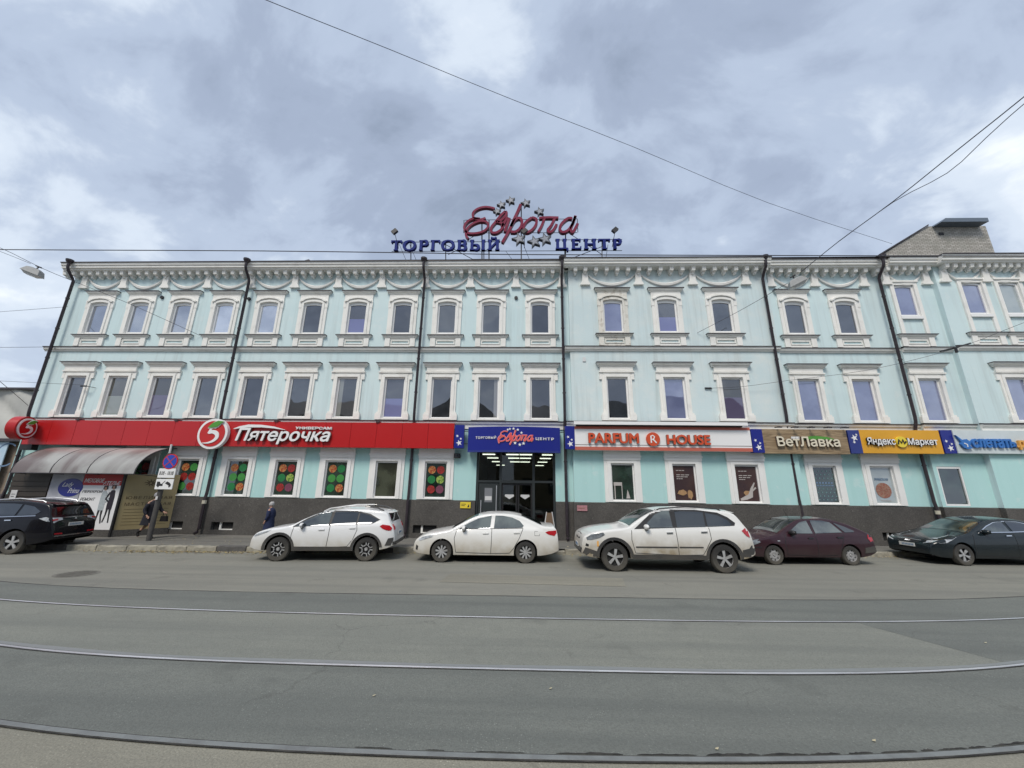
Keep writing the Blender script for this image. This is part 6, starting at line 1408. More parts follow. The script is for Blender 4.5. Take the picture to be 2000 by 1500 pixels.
# 3 white large suv with dirty doors
Wt3 = paint('dusty white paint', (.74, .74, .72, 1), (.30, .25, .17, 1), 1.0, top=1.1, low=.45)
c = Car('parked_car', 'large white suv with grey bumpers and dusty doors below the white and orange sign', 4.92, .965,
        [(0, .60), (.015, .76), (.05, .90), (.18, 1.0), (.5, 1.10), (.95, 1.165), (1.35, 1.215), (1.6, 1.36), (1.9, 1.53), (2.2, 1.655), (2.6, 1.72), (3.1, 1.74), (3.7, 1.73), (4.2, 1.69), (4.50, 1.62), (4.60, 1.50), (4.72, 1.30), (4.82, 1.15), (4.88, .95), (4.91, .75), (4.92, .6)],
        lin((.9, 1.05), (4.5, 1.16)), (.92, 4.00), .378, .445, .34, .36, Wt3, cf=.26)
c.sides('window_surround', [(1.52, 1.13), (4.42, 1.25), (4.46, 1.32), (4.28, 1.46), (4.02, 1.57), (3.4, 1.635), (2.35, 1.63), (2.12, 1.56)], M_dark, off=.003)
c.sides('side_window', [(1.78, 1.17), (2.18, 1.50), (2.42, 1.595), (2.62, 1.60), (2.64, 1.19)], P_carg); c.sides('side_window', [(2.78, 1.60), (3.45, 1.59), (3.60, 1.575), (3.58, 1.22), (2.76, 1.195)], P_car); c.sides('side_window', [(3.66, 1.57), (4.0, 1.51), (4.26, 1.39), (4.34, 1.29), (4.28, 1.255), (3.64, 1.225)], P_car)
c.patch('windscreen', [(1.42, -.74), (2.22, -.60), (2.22, .60), (1.42, .74)], 'top', P_carg); c.patch('rear_window', [(-.6, 1.22), (.6, 1.22), (.52, 1.52), (-.52, 1.52)], 'rear', P_car)
c.sides('headlamp', [(.13, .88), (.28, .97), (.62, 1.03), (.66, .97), (.52, .89), (.25, .82), (.15, .82)], M_lampdim, off=.012); c.sides('tail_lamp', [(4.58, 1.13), (4.70, 1.20), (4.84, 1.14), (4.87, .98), (4.80, .95), (4.70, .99)], M_red_l, off=.014)
c.patch('tail_lamp', [(-.90, .96), (-.62, 1.0), (-.62, 1.14), (-.88, 1.14)], 'rear', M_red_l, off=.014); c.patch('tail_lamp', [(.90, .96), (.62, 1.0), (.62, 1.14), (.88, 1.14)], 'rear', M_red_l, off=.014)
for sd in (-1, 1): c.patch('grille', [(sd*.05, .78), (sd*.33, .80), (sd*.35, .93), (sd*.05, .95)][::sd], 'front', M_dark, off=.008)
c.sides('bumper_lower', [(.02, .46), (.10, .62), (.44, .52), (.42, .40), (.2, .36)], M_clad, off=.012); c.sides('bumper_lower', [(4.50, .45), (4.52, .62), (4.72, .66), (4.90, .84), (4.91, .62), (4.80, .44)], M_clad, off=.014); c.patch('bumper_lower', [(-.80, .44), (.80, .44), (.80, .60), (-.80, .60)], 'front', M_clad, off=.01); c.patch('bumper_lower', [(-.82, .52), (.82, .52), (.82, .76), (-.82, .76)], 'rear', M_clad, off=.014)
c.sides('fog_recess', [(.10, .66), (.18, .64), (.20, .70), (.12, .73)], M_dark, off=.006); c.sides('side_marker', [(.42, .66), (.47, .66), (.47, .80), (.43, .80)], M_letor, off=.01)
c.arches(.445, .085, M_clad, .355, sillx=(1.42, 3.50), sillh=.11, a0=-.2); c.gaps([[(1.50, .50), (1.42, .85), (1.44, 1.10)], [(2.72, .46), (2.72, .8), (2.70, 1.18)], [(3.50, .62), (3.68, .9), (3.66, 1.2)], [(1.50, .50), (2.72, .46), (3.40, .48), (3.50, .62)]])
c.sides('door_moulding', [(1.52, .645), (2.69, .655), (2.69, .685), (1.52, .675)], M_clad, off=.014); c.sides('door_moulding', [(2.75, .657), (3.42, .665), (3.42, .692), (2.75, .687)], M_clad, off=.014)
c.handles([(2.52, 1.05), (3.50, 1.085)], M_chrome); c.mirror(1.86, 1.20, Wt3); c.wheel('five', rimr=.70); c.plate('front', .62); c.plate('rear', .9)
c.patch('spoiler', [(-.56, 1.60), (.56, 1.60), (.56, 1.66), (-.56, 1.66)], 'rear', Wt3, off=.14, thick=.12)
for sd in (-1, 1): put('roof_rail', MB().tube([(x, sd*(c.w(2.5, 1.6)-.14), c.tz(x)+h_) for x, h_ in ((2.3, -.03), (2.4, .0), (3.2, .02), (4.1, .0), (4.2, -.03))], .018, 6), M_dark, c.root, 50)
c.place((1199, 1117), (1425, 1121)); car3 = c

# 4 dark plum hatchback
Wt4 = paint('dark plum paint', (.030, .008, .014, 1), (.09, .075, .07, 1), .35, top=.7, rough=.3, coat=.5)
DARKS.append(Wt4)
c = Car('parked_car', 'small dark plum liftback on steel wheels parked behind the large white suv', 4.21, .84,
        [(0, .50), (.015, .60), (.06, .69), (.2, .76), (.6, .85), (1.05, .935), (1.3, 1.06), (1.65, 1.25), (1.95, 1.37), (2.25, 1.405), (2.7, 1.41), (3.05, 1.385), (3.4, 1.30), (3.78, 1.14), (3.98, 1.04), (4.11, .985), (4.16, .85), (4.19, .65), (4.21, .5)],
        lin((.9, .84), (4.0, .93)), (.83, 3.325), .29, .335, .22, .44, Wt4, cf=.2, cr=.12)
c.sides('side_window', [(1.40, .93), (1.72, 1.11), (1.95, 1.235), (2.20, 1.28), (2.22, .935)], P_carg); c.sides('side_window', [(2.32, 1.29), (2.72, 1.285), (2.96, 1.24), (3.20, .97), (2.31, .94)], P_carg); c.sides('side_window', [(3.06, 1.235), (3.35, 1.14), (3.62, 1.02), (3.60, .985), (3.30, .975)], P_car)
c.patch('windscreen', [(1.12, -.63), (1.90, -.53), (1.90, .53), (1.12, .63)], 'top', P_carg); c.patch('rear_window', [(3.2, -.5), (3.85, -.58), (3.85, .58), (3.2, .5)], 'top', P_car)
c.sides('tail_lamp', [(3.98, .80), (4.02, .92), (4.13, .90), (4.15, .74), (4.04, .70)], M_red_l, off=.012); c.patch('tail_lamp', [(-.78, .70), (-.56, .70), (-.56, .88), (-.78, .88)], 'rear', M_red_l, off=.012); c.patch('tail_lamp', [(.78, .70), (.56, .70), (.56, .88), (.78, .88)], 'rear', M_red_l, off=.012)
c.sides('headlamp', [(.10, .60), (.14, .70), (.40, .76), (.42, .66), (.2, .58)], M_lampdim, off=.012); c.sides('side_repeater', [(.98, .70), (1.06, .70), (1.06, .725), (.98, .725)], M_lampclear, off=.01)
c.gaps([[(1.26, .30), (1.22, .65), (1.30, .90)], [(2.26, .27), (2.27, .6), (2.27, .93)], [(2.98, .42), (3.1, .65), (3.22, .95)], [(1.26, .30), (2.26, .27), (2.9, .3)]]); c.handles([(2.10, .80), (3.05, .83)], M_dark); c.mirror(1.50, .96, M_dark, M_dark)
c.sides('door_moulding', [(.1, .50), (.44, .50), (.44, .53), (.1, .53)], M_dark, off=.01); c.patch('bumper', [(-.76, .40), (.76, .40), (.76, .62), (-.76, .62)], 'rear', M_dark, off=.02); c.sides('bumper', [(3.78, .36), (3.80, .52), (4.18, .58), (4.19, .40)], M_clad, off=.014)
c.wheel('steel', mrim=mat('steel wheel paint', (.33, .33, .33, 1), .45, noise=.6, nscale=9), rimr=.66); c.plate('rear', .52)
put('aerial', MB().tube([(2.05, 0, 1.39), (1.92, 0, 1.62)], .007, 4), M_dark, c.root)
c.place((1515, 1104), (1671, 1105)); car4 = c

# 5 dark saloon at the right edge
Wt5 = paint('midnight green black paint', (.008, .014, .018, 1), (.07, .07, .065, 1), .3, top=.6, rough=.25, coat=.45)
DARKS.append(Wt5)
c = Car('parked_car', 'dark saloon with chrome window line and bright headlamp cut off by the right edge', 4.74, .905,
        [(0, .45), (.015, .58), (.06, .68), (.2, .76), (.6, .87), (1.0, .95), (1.3, 1.02), (1.7, 1.20), (2.1, 1.36), (2.45, 1.44), (2.9, 1.465), (3.3, 1.44), (3.8, 1.31), (4.25, 1.13), (4.45, 1.09), (4.62, 1.06), (4.70, .9), (4.73, .6), (4.74, .48)],
        lin((.9, .90), (4.3, 1.02)), (.92, 3.69), .325, .375, .21, .46, Wt5, cf=.34)
c.sides('side_window', [(1.78, 1.02), (2.1, 1.17), (2.4, 1.28), (2.70, 1.325), (2.74, 1.04)], P_carg); c.sides('side_window', [(2.82, 1.33), (3.2, 1.315), (3.5, 1.25), (3.78, 1.12), (3.70, 1.08), (2.84, 1.045)], P_car)
P = [(1.62, .965), (1.78, .995), (2.74, 1.015), (3.72, 1.055), (3.72, 1.08), (2.74, 1.038), (1.76, 1.015)]; c.sides('chrome_line', P, M_chrome, off=.010)
c.sides('chrome_line', [(1.62, .975), (2.08, 1.205), (2.4, 1.315), (2.75, 1.358), (3.2, 1.348), (3.55, 1.275), (3.85, 1.12), (3.82, 1.11), (3.52, 1.258), (3.2, 1.332), (2.75, 1.34), (2.4, 1.295), (2.09, 1.185), (1.66, .975)], M_chrome, off=.010, grid=.2)
c.patch('windscreen', [(1.32, -.70), (2.15, -.56), (2.15, .56), (1.32, .70)], 'top', P_carg); c.patch('rear_window', [(3.6, -.5), (4.2, -.6), (4.2, .6), (3.6, .5)], 'top', P_car)
c.sides('headlamp', [(.16, .70), (.30, .78), (.86, .90), (.92, .90), (.60, .76), (.42, .68), (.24, .66)], M_lampclear, off=.016)
for sd in (-1, 1): c.patch('headlamp', [(sd*.50, .62), (sd*.74, .68), (sd*.78, .76), (sd*.56, .72)][::sd], 'front', M_lampclear, off=.016); 
c.patch('grille', [(-.36, .62), (.36, .62), (.42, .70), (-.42, .70)], 'front', M_dark, off=.01); c.patch('grille_bar', [(-.40, .70), (.40, .70), (.40, .715), (-.40, .715)], 'front', M_chrome, off=.014); c.patch('lower_intake', [(-.62, .30), (.62, .30), (.52, .43), (-.52, .43)], 'front', M_dark, off=.01); c.patch('badge', [(-.08, .655), (.08, .655), (.08, .69), (-.08, .69)], 'front', M_chrome, off=.02)
c.patch('lip', [(-.72, .29), (.72, .29), (.72, .305), (-.72, .305)], 'front', M_chrome, off=.015)
c.gaps([[(1.36, .30), (1.32, .65), (1.42, .94)], [(2.76, .27), (2.78, .65), (2.78, 1.0)], [(1.36, .30), (2.76, .27)]]); c.handles([(2.58, .92), (3.5, .95)], M_chrome); c.mirror(1.82, 1.03, Wt5, M_dark); c.wheel('ten'); c.plate('front', .54)
fx_ = ground(1878, 1106); c.root.location = (fx_.x-.70, fx_.y+.905, 0); c.root.rotation_euler = (0, 0, math.radians(3.0)); car5 = c

# 6 black suv at the left edge, seen from behind
Wt6 = paint('black paint', (.006, .006, .009, 1), (.04, .04, .04, 1), .12, top=.6, rough=.22, coat=.4)
DARKS.append(Wt6)
c = Car('parked_car', 'black suv seen from behind, cut off by the left edge', 4.65, .90,
        [(0, .60), (.015, .76), (.06, .88), (.2, .98), (.7, 1.08), (1.2, 1.14), (1.5, 1.28), (1.9, 1.48), (2.25, 1.60), (2.7, 1.655), (3.3, 1.66), (3.9, 1.61), (4.22, 1.55), (4.30, 1.46), (4.43, 1.22), (4.53, 1.06), (4.59, .85), (4.63, .65), (4.65, .5)],
        lin((.9, 1.0), (4.3, 1.10)), (.95, 3.66), .355, .41, .27, .38, Wt6, cr=.34)
c.sides('side_window', [(1.75, 1.10), (2.1, 1.35), (2.35, 1.47), (2.60, 1.50), (2.62, 1.13)], P_car); c.sides('side_window', [(2.70, 1.50), (3.2, 1.50), (3.45, 1.48), (3.43, 1.16), (2.70, 1.135)], P_car); c.sides('side_window', [(3.52, 1.475), (3.85, 1.42), (4.12, 1.28), (4.02, 1.19), (3.50, 1.165)], P_car)
c.sides('chrome_line', [(1.62, 1.06), (4.05, 1.155), (4.05, 1.175), (1.62, 1.085)], M_chrome, off=.010)
c.patch('windscreen', [(1.28, -.7), (2.1, -.58), (2.1, .58), (1.28, .7)], 'top', P_car); c.patch('rear_window', [(-.58, 1.17), (.58, 1.17), (.50, 1.47), (-.50, 1.47)], 'rear', P_car, off=.008)
for sd in (-1, 1):
    c.patch('tail_lamp', [(sd*.44, 1.02), (sd*.62, .98), (sd*.72, .93), (sd*.80, .98), (sd*.80, 1.10), (sd*.44, 1.09)][::sd], 'rear', M_lampclear, off=.018); c.patch('tail_lamp', [(sd*.60, 1.015), (sd*.74, 1.0), (sd*.76, 1.04), (sd*.60, 1.06)][::sd], 'rear', M_red_l, off=.026); c.patch('reflector', [(sd*.44, .56), (sd*.68, .57), (sd*.68, .61), (sd*.44, .61)][::sd], 'rear', M_red_l, off=.014)
c.sides('tail_lamp', [(4.20, 1.08), (4.36, 1.12), (4.52, 1.06), (4.56, .95), (4.44, .98)], M_lampclear, off=.014); c.patch('bumper_trim', [(-.7, .50), (.7, .50), (.66, .54), (-.66, .54)], 'rear', M_chrome, off=.012); c.patch('tailgate_chrome', [(-.42, 1.075), (.42, 1.075), (.42, 1.10), (-.42, 1.10)], 'rear', M_chrome, off=.014); c.patch('badge', [(-.05, 1.02), (.05, 1.02), (.0, 1.07)], 'rear', M_chrome, off=.016)
c.patch('spoiler', [(-.55, 1.49), (.55, 1.49), (.55, 1.55), (-.55, 1.55)], 'rear', Wt6, off=.10, thick=.1); c.handles([(2.45, 1.0), (3.35, 1.03)], M_chrome); c.mirror(1.85, 1.12, Wt6); c.wheel('five', rimr=.74); c.plate('rear', .86)
for sd in (-1, 1): put('roof_rail', MB().tube([(x, sd*(c.w(2.5, 1.5)-.12), c.tz(x)+h_) for x, h_ in ((2.2, -.03), (2.35, .01), (3.2, .03), (3.9, .01), (4.0, -.03))], .018, 6), M_railsteel, c.root, 50)
c.gaps([[(1.40, .40), (1.36, .8), (1.45, 1.04)], [(2.66, .38), (2.66, 1.1)]])
a = ground(32, 1084); ag = math.radians(8); c.root.location = (a.x-.32-(3.66*math.cos(ag)+.9*math.sin(ag)), a.y-(3.66*math.sin(ag)-.9*math.cos(ag)), 0); c.root.rotation_euler = (0, 0, ag); car6 = c

# ------------------------------------------------------------------ people
def skin_mesh(name, V, E, m, parent, sub=2):
    """V: name -> (x, y, z, rx, ry); E: edges by name; one smooth continuous surface"""
    names = list(V); me = bpy.data.meshes.new(name); bm = bmesh.new(); ly = bm.verts.layers.skin.verify(); vs = {}
    for i, n_ in enumerate(names):
        v = bm.verts.new(V[n_][:3]); r = V[n_][3]; r2 = V[n_][4] if len(V[n_]) > 4 else r; v[ly].radius = (r, r2); v[ly].use_root = (i == 0); vs[n_] = v
    for a, b in E: bm.edges.new((vs[a], vs[b]))
    bm.to_mesh(me); bm.free(); o = bpy.data.objects.new(name, me); COL.objects.link(o)
    o.modifiers.new('s', 'SKIN'); q = o.modifiers.new('u', 'SUBSURF'); q.levels = sub; q.render_levels = sub
    dg = bpy.context.evaluated_depsgraph_get(); dg.update(); r_ = bpy.data.meshes.new_from_object(o.evaluated_get(dg)); bpy.data.objects.remove(o)
    r_.name = name; r_.materials.clear(); r_.materials.append(m)
    for p in r_.polygons: p.use_smooth = True; p.material_index = 0
    ob = bpy.data.objects.new(name, r_); COL.objects.link(ob); ob.parent = parent; return ob
def hand(V, E, wrist, base, d, up, sc=1.0):
    """palm with four unequal curled fingers and a thumb, grown from the wrist joint"""
    b = Vector(base); d = Vector(d).normalized(); up = Vector(up).normalized(); sd = d.cross(up)
    V[wrist+'palm'] = (*(b+d*.05*sc), .030*sc, .018*sc); E.append((wrist, wrist+'palm'))
    for i, l_ in enumerate((.070, .078, .072, .056)):
        o = (i-1.5)*.019*sc; k = f'{wrist}f{i}'
        p0 = b+d*.085*sc+up*o; p1 = p0+d*l_*.5*sc; p2 = p1+d*l_*.38*sc+sd*.02*sc
        V[k+'0'] = (*p0, .0095*sc); V[k+'1'] = (*p1, .0085*sc); V[k+'2'] = (*p2, .007*sc); E += [(wrist+'palm', k+'0'), (k+'0', k+'1'), (k+'1', k+'2')]
    t0 = b+d*.035*sc-up*.035*sc+sd*.01*sc; t1 = t0+d*.035*sc-up*.012*sc+sd*.012*sc; V[wrist+'t0'] = (*t0, .011*sc); V[wrist+'t1'] = (*t1, .0085*sc); E += [(wrist+'palm', wrist+'t0'), (wrist+'t0', wrist+'t1')]
M_coatd = mat('dark coat cloth', (.012, .012, .02, 1), .85); M_coatb = mat('navy coat cloth', (.016, .026, .075, 1), .85, noise=.5, nscale=7, dark=(.008, .012, .035, 1)); M_boot = mat('black boot', (.012, .011, .012, 1), .5); M_knit = mat('grey knit hat', (.30, .30, .32, 1), .9, noise=.5, nscale=30, bump=.5, bscale=60); M_knitw = mat('pale knit hat', (.46, .45, .45, 1), .9, noise=.5, nscale=30, bump=.5, bscale=60)
M_leg = mat('flesh tights', (.25, .15, .10, 1), .7)
# woman striding right behind the post
pb = ground(281, 1052, SW); W1p = thing('person', 'person in a dark knee length coat and grey hat walking right behind the sign post', 'person', (pb.x, pb.y, SW))
V = {'pelvis': (0, 0, .88, .13, .15), 'waist': (.03, 0, 1.05, .11, .13), 'chest': (.06, 0, 1.27, .12, .17), 'neck': (.11, 0, 1.43, .05), 'chin': (.15, 0, 1.49, .055, .06), 'head': (.145, 0, 1.56, .085, .078), 'crown': (.14, 0, 1.635, .06, .058), 'nose': (.238, 0, 1.545, .012), 'mouth': (.215, 0, 1.495, .022),
     'hl': (.02, -.09, .82, .085), 'kl': (.20, -.09, .50, .058), 'al': (.27, -.09, .12, .038), 'tl': (.42, -.09, .035, .035),
     'hr': (-.02, .09, .82, .085), 'kr': (-.12, .09, .48, .058), 'ar': (-.40, .09, .20, .038), 'tr': (-.33, .09, .05, .035),
     'sl': (.06, -.19, 1.33, .06), 'el': (-.02, -.24, 1.06, .048), 'wl': (.12, -.24, .86, .028), 'sr': (.06, .19, 1.33, .06), 'er': (.16, .24, 1.08, .048), 'wr': (.36, .22, .96, .028)}
E_ = [('pelvis', 'waist'), ('waist', 'chest'), ('chest', 'neck'), ('neck', 'chin'), ('chin', 'head'), ('head', 'crown'), ('head', 'nose'), ('chin', 'mouth'), ('pelvis', 'hl'), ('hl', 'kl'), ('kl', 'al'), ('al', 'tl'), ('pelvis', 'hr'), ('hr', 'kr'), ('kr', 'ar'), ('ar', 'tr'), ('chest', 'sl'), ('sl', 'el'), ('el', 'wl'), ('chest', 'sr'), ('sr', 'er'), ('er', 'wr')]
hand(V, E_, 'wl', (.12, -.24, .86), (.6, 0, -.5), (.4, 0, .6)); hand(V, E_, 'wr', (.36, .22, .96), (1, 0, -.2), (0, 0, 1))
skin_mesh('body', V, E_, M_skin, W1p)
def garment(name, rings, m, parent, n=18, openb=True):
    mb = MB(); r0 = random.Random(len(rings)); vs = []
    for (x, y, z, rx, ry) in rings:
        for k in range(n): a = 2*PI*k/n; f = 1+.05*math.sin(3*a+z*7); vs.append((x+rx*f*math.cos(a), y+ry*f*math.sin(a), z))
    mb.add(vs, [(i*n+k, i*n+(k+1) % n, (i+1)*n+(k+1) % n, (i+1)*n+k) for i in range(len(rings)-1) for k in range(n)]+[tuple(range((len(rings)-1)*n, len(rings)*n)), tuple(range(n))[::-1]])
    me = mb.mesh(name, m, 60); o = bpy.data.objects.new(name, me); COL.objects.link(o); o.parent = parent; return o
garment('coat', [(.01, 0, .50, .26, .20), (.01, 0, .62, .24, .20), (.0, 0, .85, .19, .195), (.03, 0, 1.05, .155, .17), (.055, 0, 1.25, .165, .21), (.07, 0, 1.36, .15, .20), (.09, 0, 1.43, .08, .10)], M_coatd, W1p)
sk = {'sl': (.06, -.19, 1.33, .085), 'el': (-.02, -.25, 1.06, .07), 'wl': (.11, -.25, .88, .052)}; skin_mesh('sleeve', sk, [('sl', 'el'), ('el', 'wl')], M_coatd, W1p); sk = {'sl': (.06, .19, 1.33, .085), 'el': (.16, .24, 1.08, .07), 'wl': (.34, .22, .97, .052)}; skin_mesh('sleeve', sk, [('sl', 'el'), ('el', 'wl')], M_coatd, W1p)
for a, t_, k_ in (((.27, -.09, .12), (.43, -.09, .035), (.235, -.09, .32)), ((-.40, .09, .20), (-.335, .09, .05), (-.28, .09, .32))):
    skin_mesh('boot', {'k': (*k_, .062), 'a': (*a, .055), 't': (*t_, .046)}, [('k', 'a'), ('a', 't')], M_boot, W1p)
skin_mesh('tights', {'h': (.02, -.09, .80, .09), 'k': (.20, -.09, .50, .062), 'a': (.25, -.09, .26, .048)}, [('h', 'k'), ('k', 'a')], M_leg, W1p); skin_mesh('tights', {'h': (-.02, .09, .80, .09), 'k': (-.12, .09, .48, .062), 'a': (-.27, .09, .32, .048)}, [('h', 'k'), ('k', 'a')], M_leg, W1p)
garment('hat', [(.13, 0, 1.575, .105, .098), (.125, 0, 1.63, .108, .10), (.12, 0, 1.69, .085, .08), (.12, 0, 1.72, .04, .04)], M_knit, W1p)
bg_ = thing('handbag', 'small dark handbag in the hand of the walker behind the sign post', 'bag', (pb.x+.42, pb.y+.22, SW+.62)); me = MB(); me.prism([(-.14, 0), (.14, 0), (.11, .2), (-.11, .2)], -.045, .045); me.stroke([(-.08, .2), (-.06, .30), (.06, .30), (.08, .2)], .018, -.01, .01); o = bpy.data.objects.new('bag_body', me.mesh('bag_body', M_boot)); COL.objects.link(o); o.parent = bg_
# person in a navy coat beyond the white crossover
h_ = at(527, 981, 15.9).z-SW; ps2 = at(524, 1030, 15.9)
W2p = thing('person', 'person in a long navy coat and pale knit hat walking past the white crossover', 'person', (ps2.x, 15.9, SW)); W2p.scale = (h_/1.70,)*3
V = {'pelvis': (0, 0, .90, .14, .16), 'waist': (0, 0, 1.08, .13, .15), 'chest': (.02, 0, 1.28, .13, .17), 'neck': (.0, 0, 1.44, .05), 'chin': (-.03, 0, 1.50, .055, .06), 'head': (-.02, 0, 1.57, .085, .078), 'crown': (-.01, 0, 1.645, .06, .058), 'nose': (-.115, 0, 1.55, .012), 'mouth': (-.095, 0, 1.50, .022),
     'hl': (.0, -.09, .84, .085), 'kl': (-.10, -.09, .50, .06), 'al': (-.12, -.09, .10, .04), 'tl': (-.26, -.09, .035, .036), 'hr': (.0, .09, .84, .085), 'kr': (.06, .09, .48, .06), 'ar': (.22, .09, .14, .04), 'tr': (.12, .09, .04, .036),
     'sl': (.02, -.20, 1.34, .06), 'el': (.05, -.26, 1.06, .048), 'wl': (-.06, -.25, .84, .028), 'sr': (.02, .20, 1.34, .06), 'er': (.02, .26, 1.06, .048), 'wr': (-.08, .24, .86, .028)}
E_ = [e_ for e_ in E_ if not any('palm' in k or 'f' == k[2:3] or k[2:4] in ('t0', 't1') for k in e_)]
hand(V, E_, 'wl', (-.06, -.25, .84), (-.4, 0, -.8), (-.7, 0, .3)); hand(V, E_, 'wr', (-.08, .24, .86), (-.4, 0, -.8), (-.7, 0, .3))
skin_mesh('body', V, E_, M_skin, W2p)
garment('coat', [(.02, 0, .32, .25, .24), (.02, 0, .5, .24, .235), (.01, 0, .85, .20, .215), (.01, 0, 1.05, .175, .20), (.02, 0, 1.25, .175, .215), (.015, 0, 1.37, .15, .20), (.0, 0, 1.45, .08, .10)], M_coatb, W2p)
for s_ in (-1, 1):
    skin_mesh('sleeve', {'s': (.02, s_*.20, 1.34, .09), 'e': (.05, s_*.26, 1.06, .075), 'w': (-.05, s_*.25, .87, .058)}, [('s', 'e'), ('e', 'w')], M_coatb, W2p)
skin_mesh('boot', {'k': (-.11, -.09, .30, .07), 'a': (-.12, -.09, .10, .055), 't': (-.27, -.09, .04, .046)}, [('k', 'a'), ('a', 't')], M_boot, W2p); skin_mesh('boot', {'k': (.14, .09, .32, .07), 'a': (.22, .09, .14, .055), 't': (.11, .09, .045, .046)}, [('k', 'a'), ('a', 't')], M_boot, W2p)
garment('hat', [(-.02, 0, 1.565, .112, .105), (-.015, 0, 1.63, .118, .11), (-.005, 0, 1.69, .10, .095), (0, 0, 1.735, .05, .05)], M_knitw, W2p)

# ------------------------------------------------------------------ overhead wires and hanging lamps
def wire(label, pts, r=.012, nm='overhead_wire', n=3):
    P = [tuple(at(px, py, Y)) for px, py, Y in pts]; P = smooth_pts(P, n) if len(P) > 2 else P
    t = put(nm, MB().tube(P, r, 5), M_wire, None, loc=P[0]); tag(t, label, 'wire', 'overhead wires above the street'); return t
wire('long thin wire crossing the sky from top left down to the brick tower', [(380, -62, 7.2), (520, 0, 8), (760, 96, 10), (1000, 194, 12.5), (1240, 288, 15.5), (1500, 396, 19), (1742, 476, 23)], .011)
wire('dark power line running level just above the cornice of the aqua building', [(-200, 484, 15.2), (0, 487.5, 15.2), (500, 490, 15.2), (850, 494.5, 15.2), (1000, 497, 15.2), (1500, 499, 15.4), (2000, 500, 15.6), (2300, 500, 15.7)], .022)
wire('pair wire from the right hanging lamp up to the right edge, upper strand', [(1566, 530, 14), (1640, 470, 12.8), (1745, 393, 11), (1870, 293, 9.3), (2000, 189, 8), (2150, 65, 7)], .015)
wire('pair wire splitting below the upper strand towards the right edge', [(1640, 470.5, 12.83), (1745, 394.5, 11), (1850, 338, 9.6), (1925, 270, 8.8), (2000, 203, 8), (2150, 85, 7)], .011)
wire('short stay wire from the right hanging lamp down to the facade', [(1540, 552, 14), (1450, 604, 15.4), (1362, 650, 16.78)], .010)
wire('thin wire from upper left sky through the left hanging lamp to a wall hook', [(-120, 440, 11), (0, 484, 12.5), (58, 512, 13.1), (110, 536, 13.6), (250, 592, 15.2), (390, 655, 16.95)], .010)
wire('second thin wire above the left hanging lamp', [(-60, 470, 12.5), (0, 491, 12.6), (60, 515, 13.1)], .008)
wire('thin wire from the right edge across the upper wall to a wall anchor', [(2200, 560, 12), (2000, 630, 14.5), (1868, 680, 15.6), (1700, 722, 16.2), (1540, 743, 16.5), (1450, 755, 16.62), (1388, 758, 16.7)], .008)
wire('thin wire at the left edge reaching a hook beside the top floor', [(-200, 622, 14), (0, 609, 15), (132, 599, 16.9)], .008)
wire('thin level wire at the left edge meeting the belt course', [(-200, 678, 15), (0, 678.5, 16), (98, 677.5, 16.8)], .010)
wire('thin wire at the left edge ending at a wall insulator beside the first window', [(-100, 740, 14), (0, 744, 15), (163, 752, 16.9)], .007)
wire('slanting wire in front of the grey hall at the left edge', [(-60, 700, 13), (0, 745, 14), (55, 792, 16)], .010)
mb = MB()
for px, py in ((165, 754), (1385, 758)):
    p = at(px, py, 16.75); t = put('wall_anchor', MB().tube([(p.x-.18, 16.75, p.z), (p.x+.10, 16.75, p.z)], .035, 6).tube([(p.x+.10, 16.75, p.z), (p.x+.3, 16.98, p.z-.03)], .012, 4), M_dark, None, 40, loc=(p.x, 16.75, p.z)); tag(t, 'dark wire insulator on the wall '+('beside the first second-floor window' if px < 500 else 'between windows above the white and orange sign'), 'insulator')
p = at(1866, 679, 15.6); t = put('wire_clamp', MB().tube([(p.x-.55, 15.7, p.z-.13), (p.x, 15.6, p.z), (p.x+.55, 15.5, p.z+.16)], .035, 6).tube([(p.x, 15.6, p.z), (p.x, 15.6, p.z-.22)], .05, 6), M_dark, None, 40, loc=tuple(p)); tag(t, 'black clamp on the thin wire near the right edge', 'wire clamp')
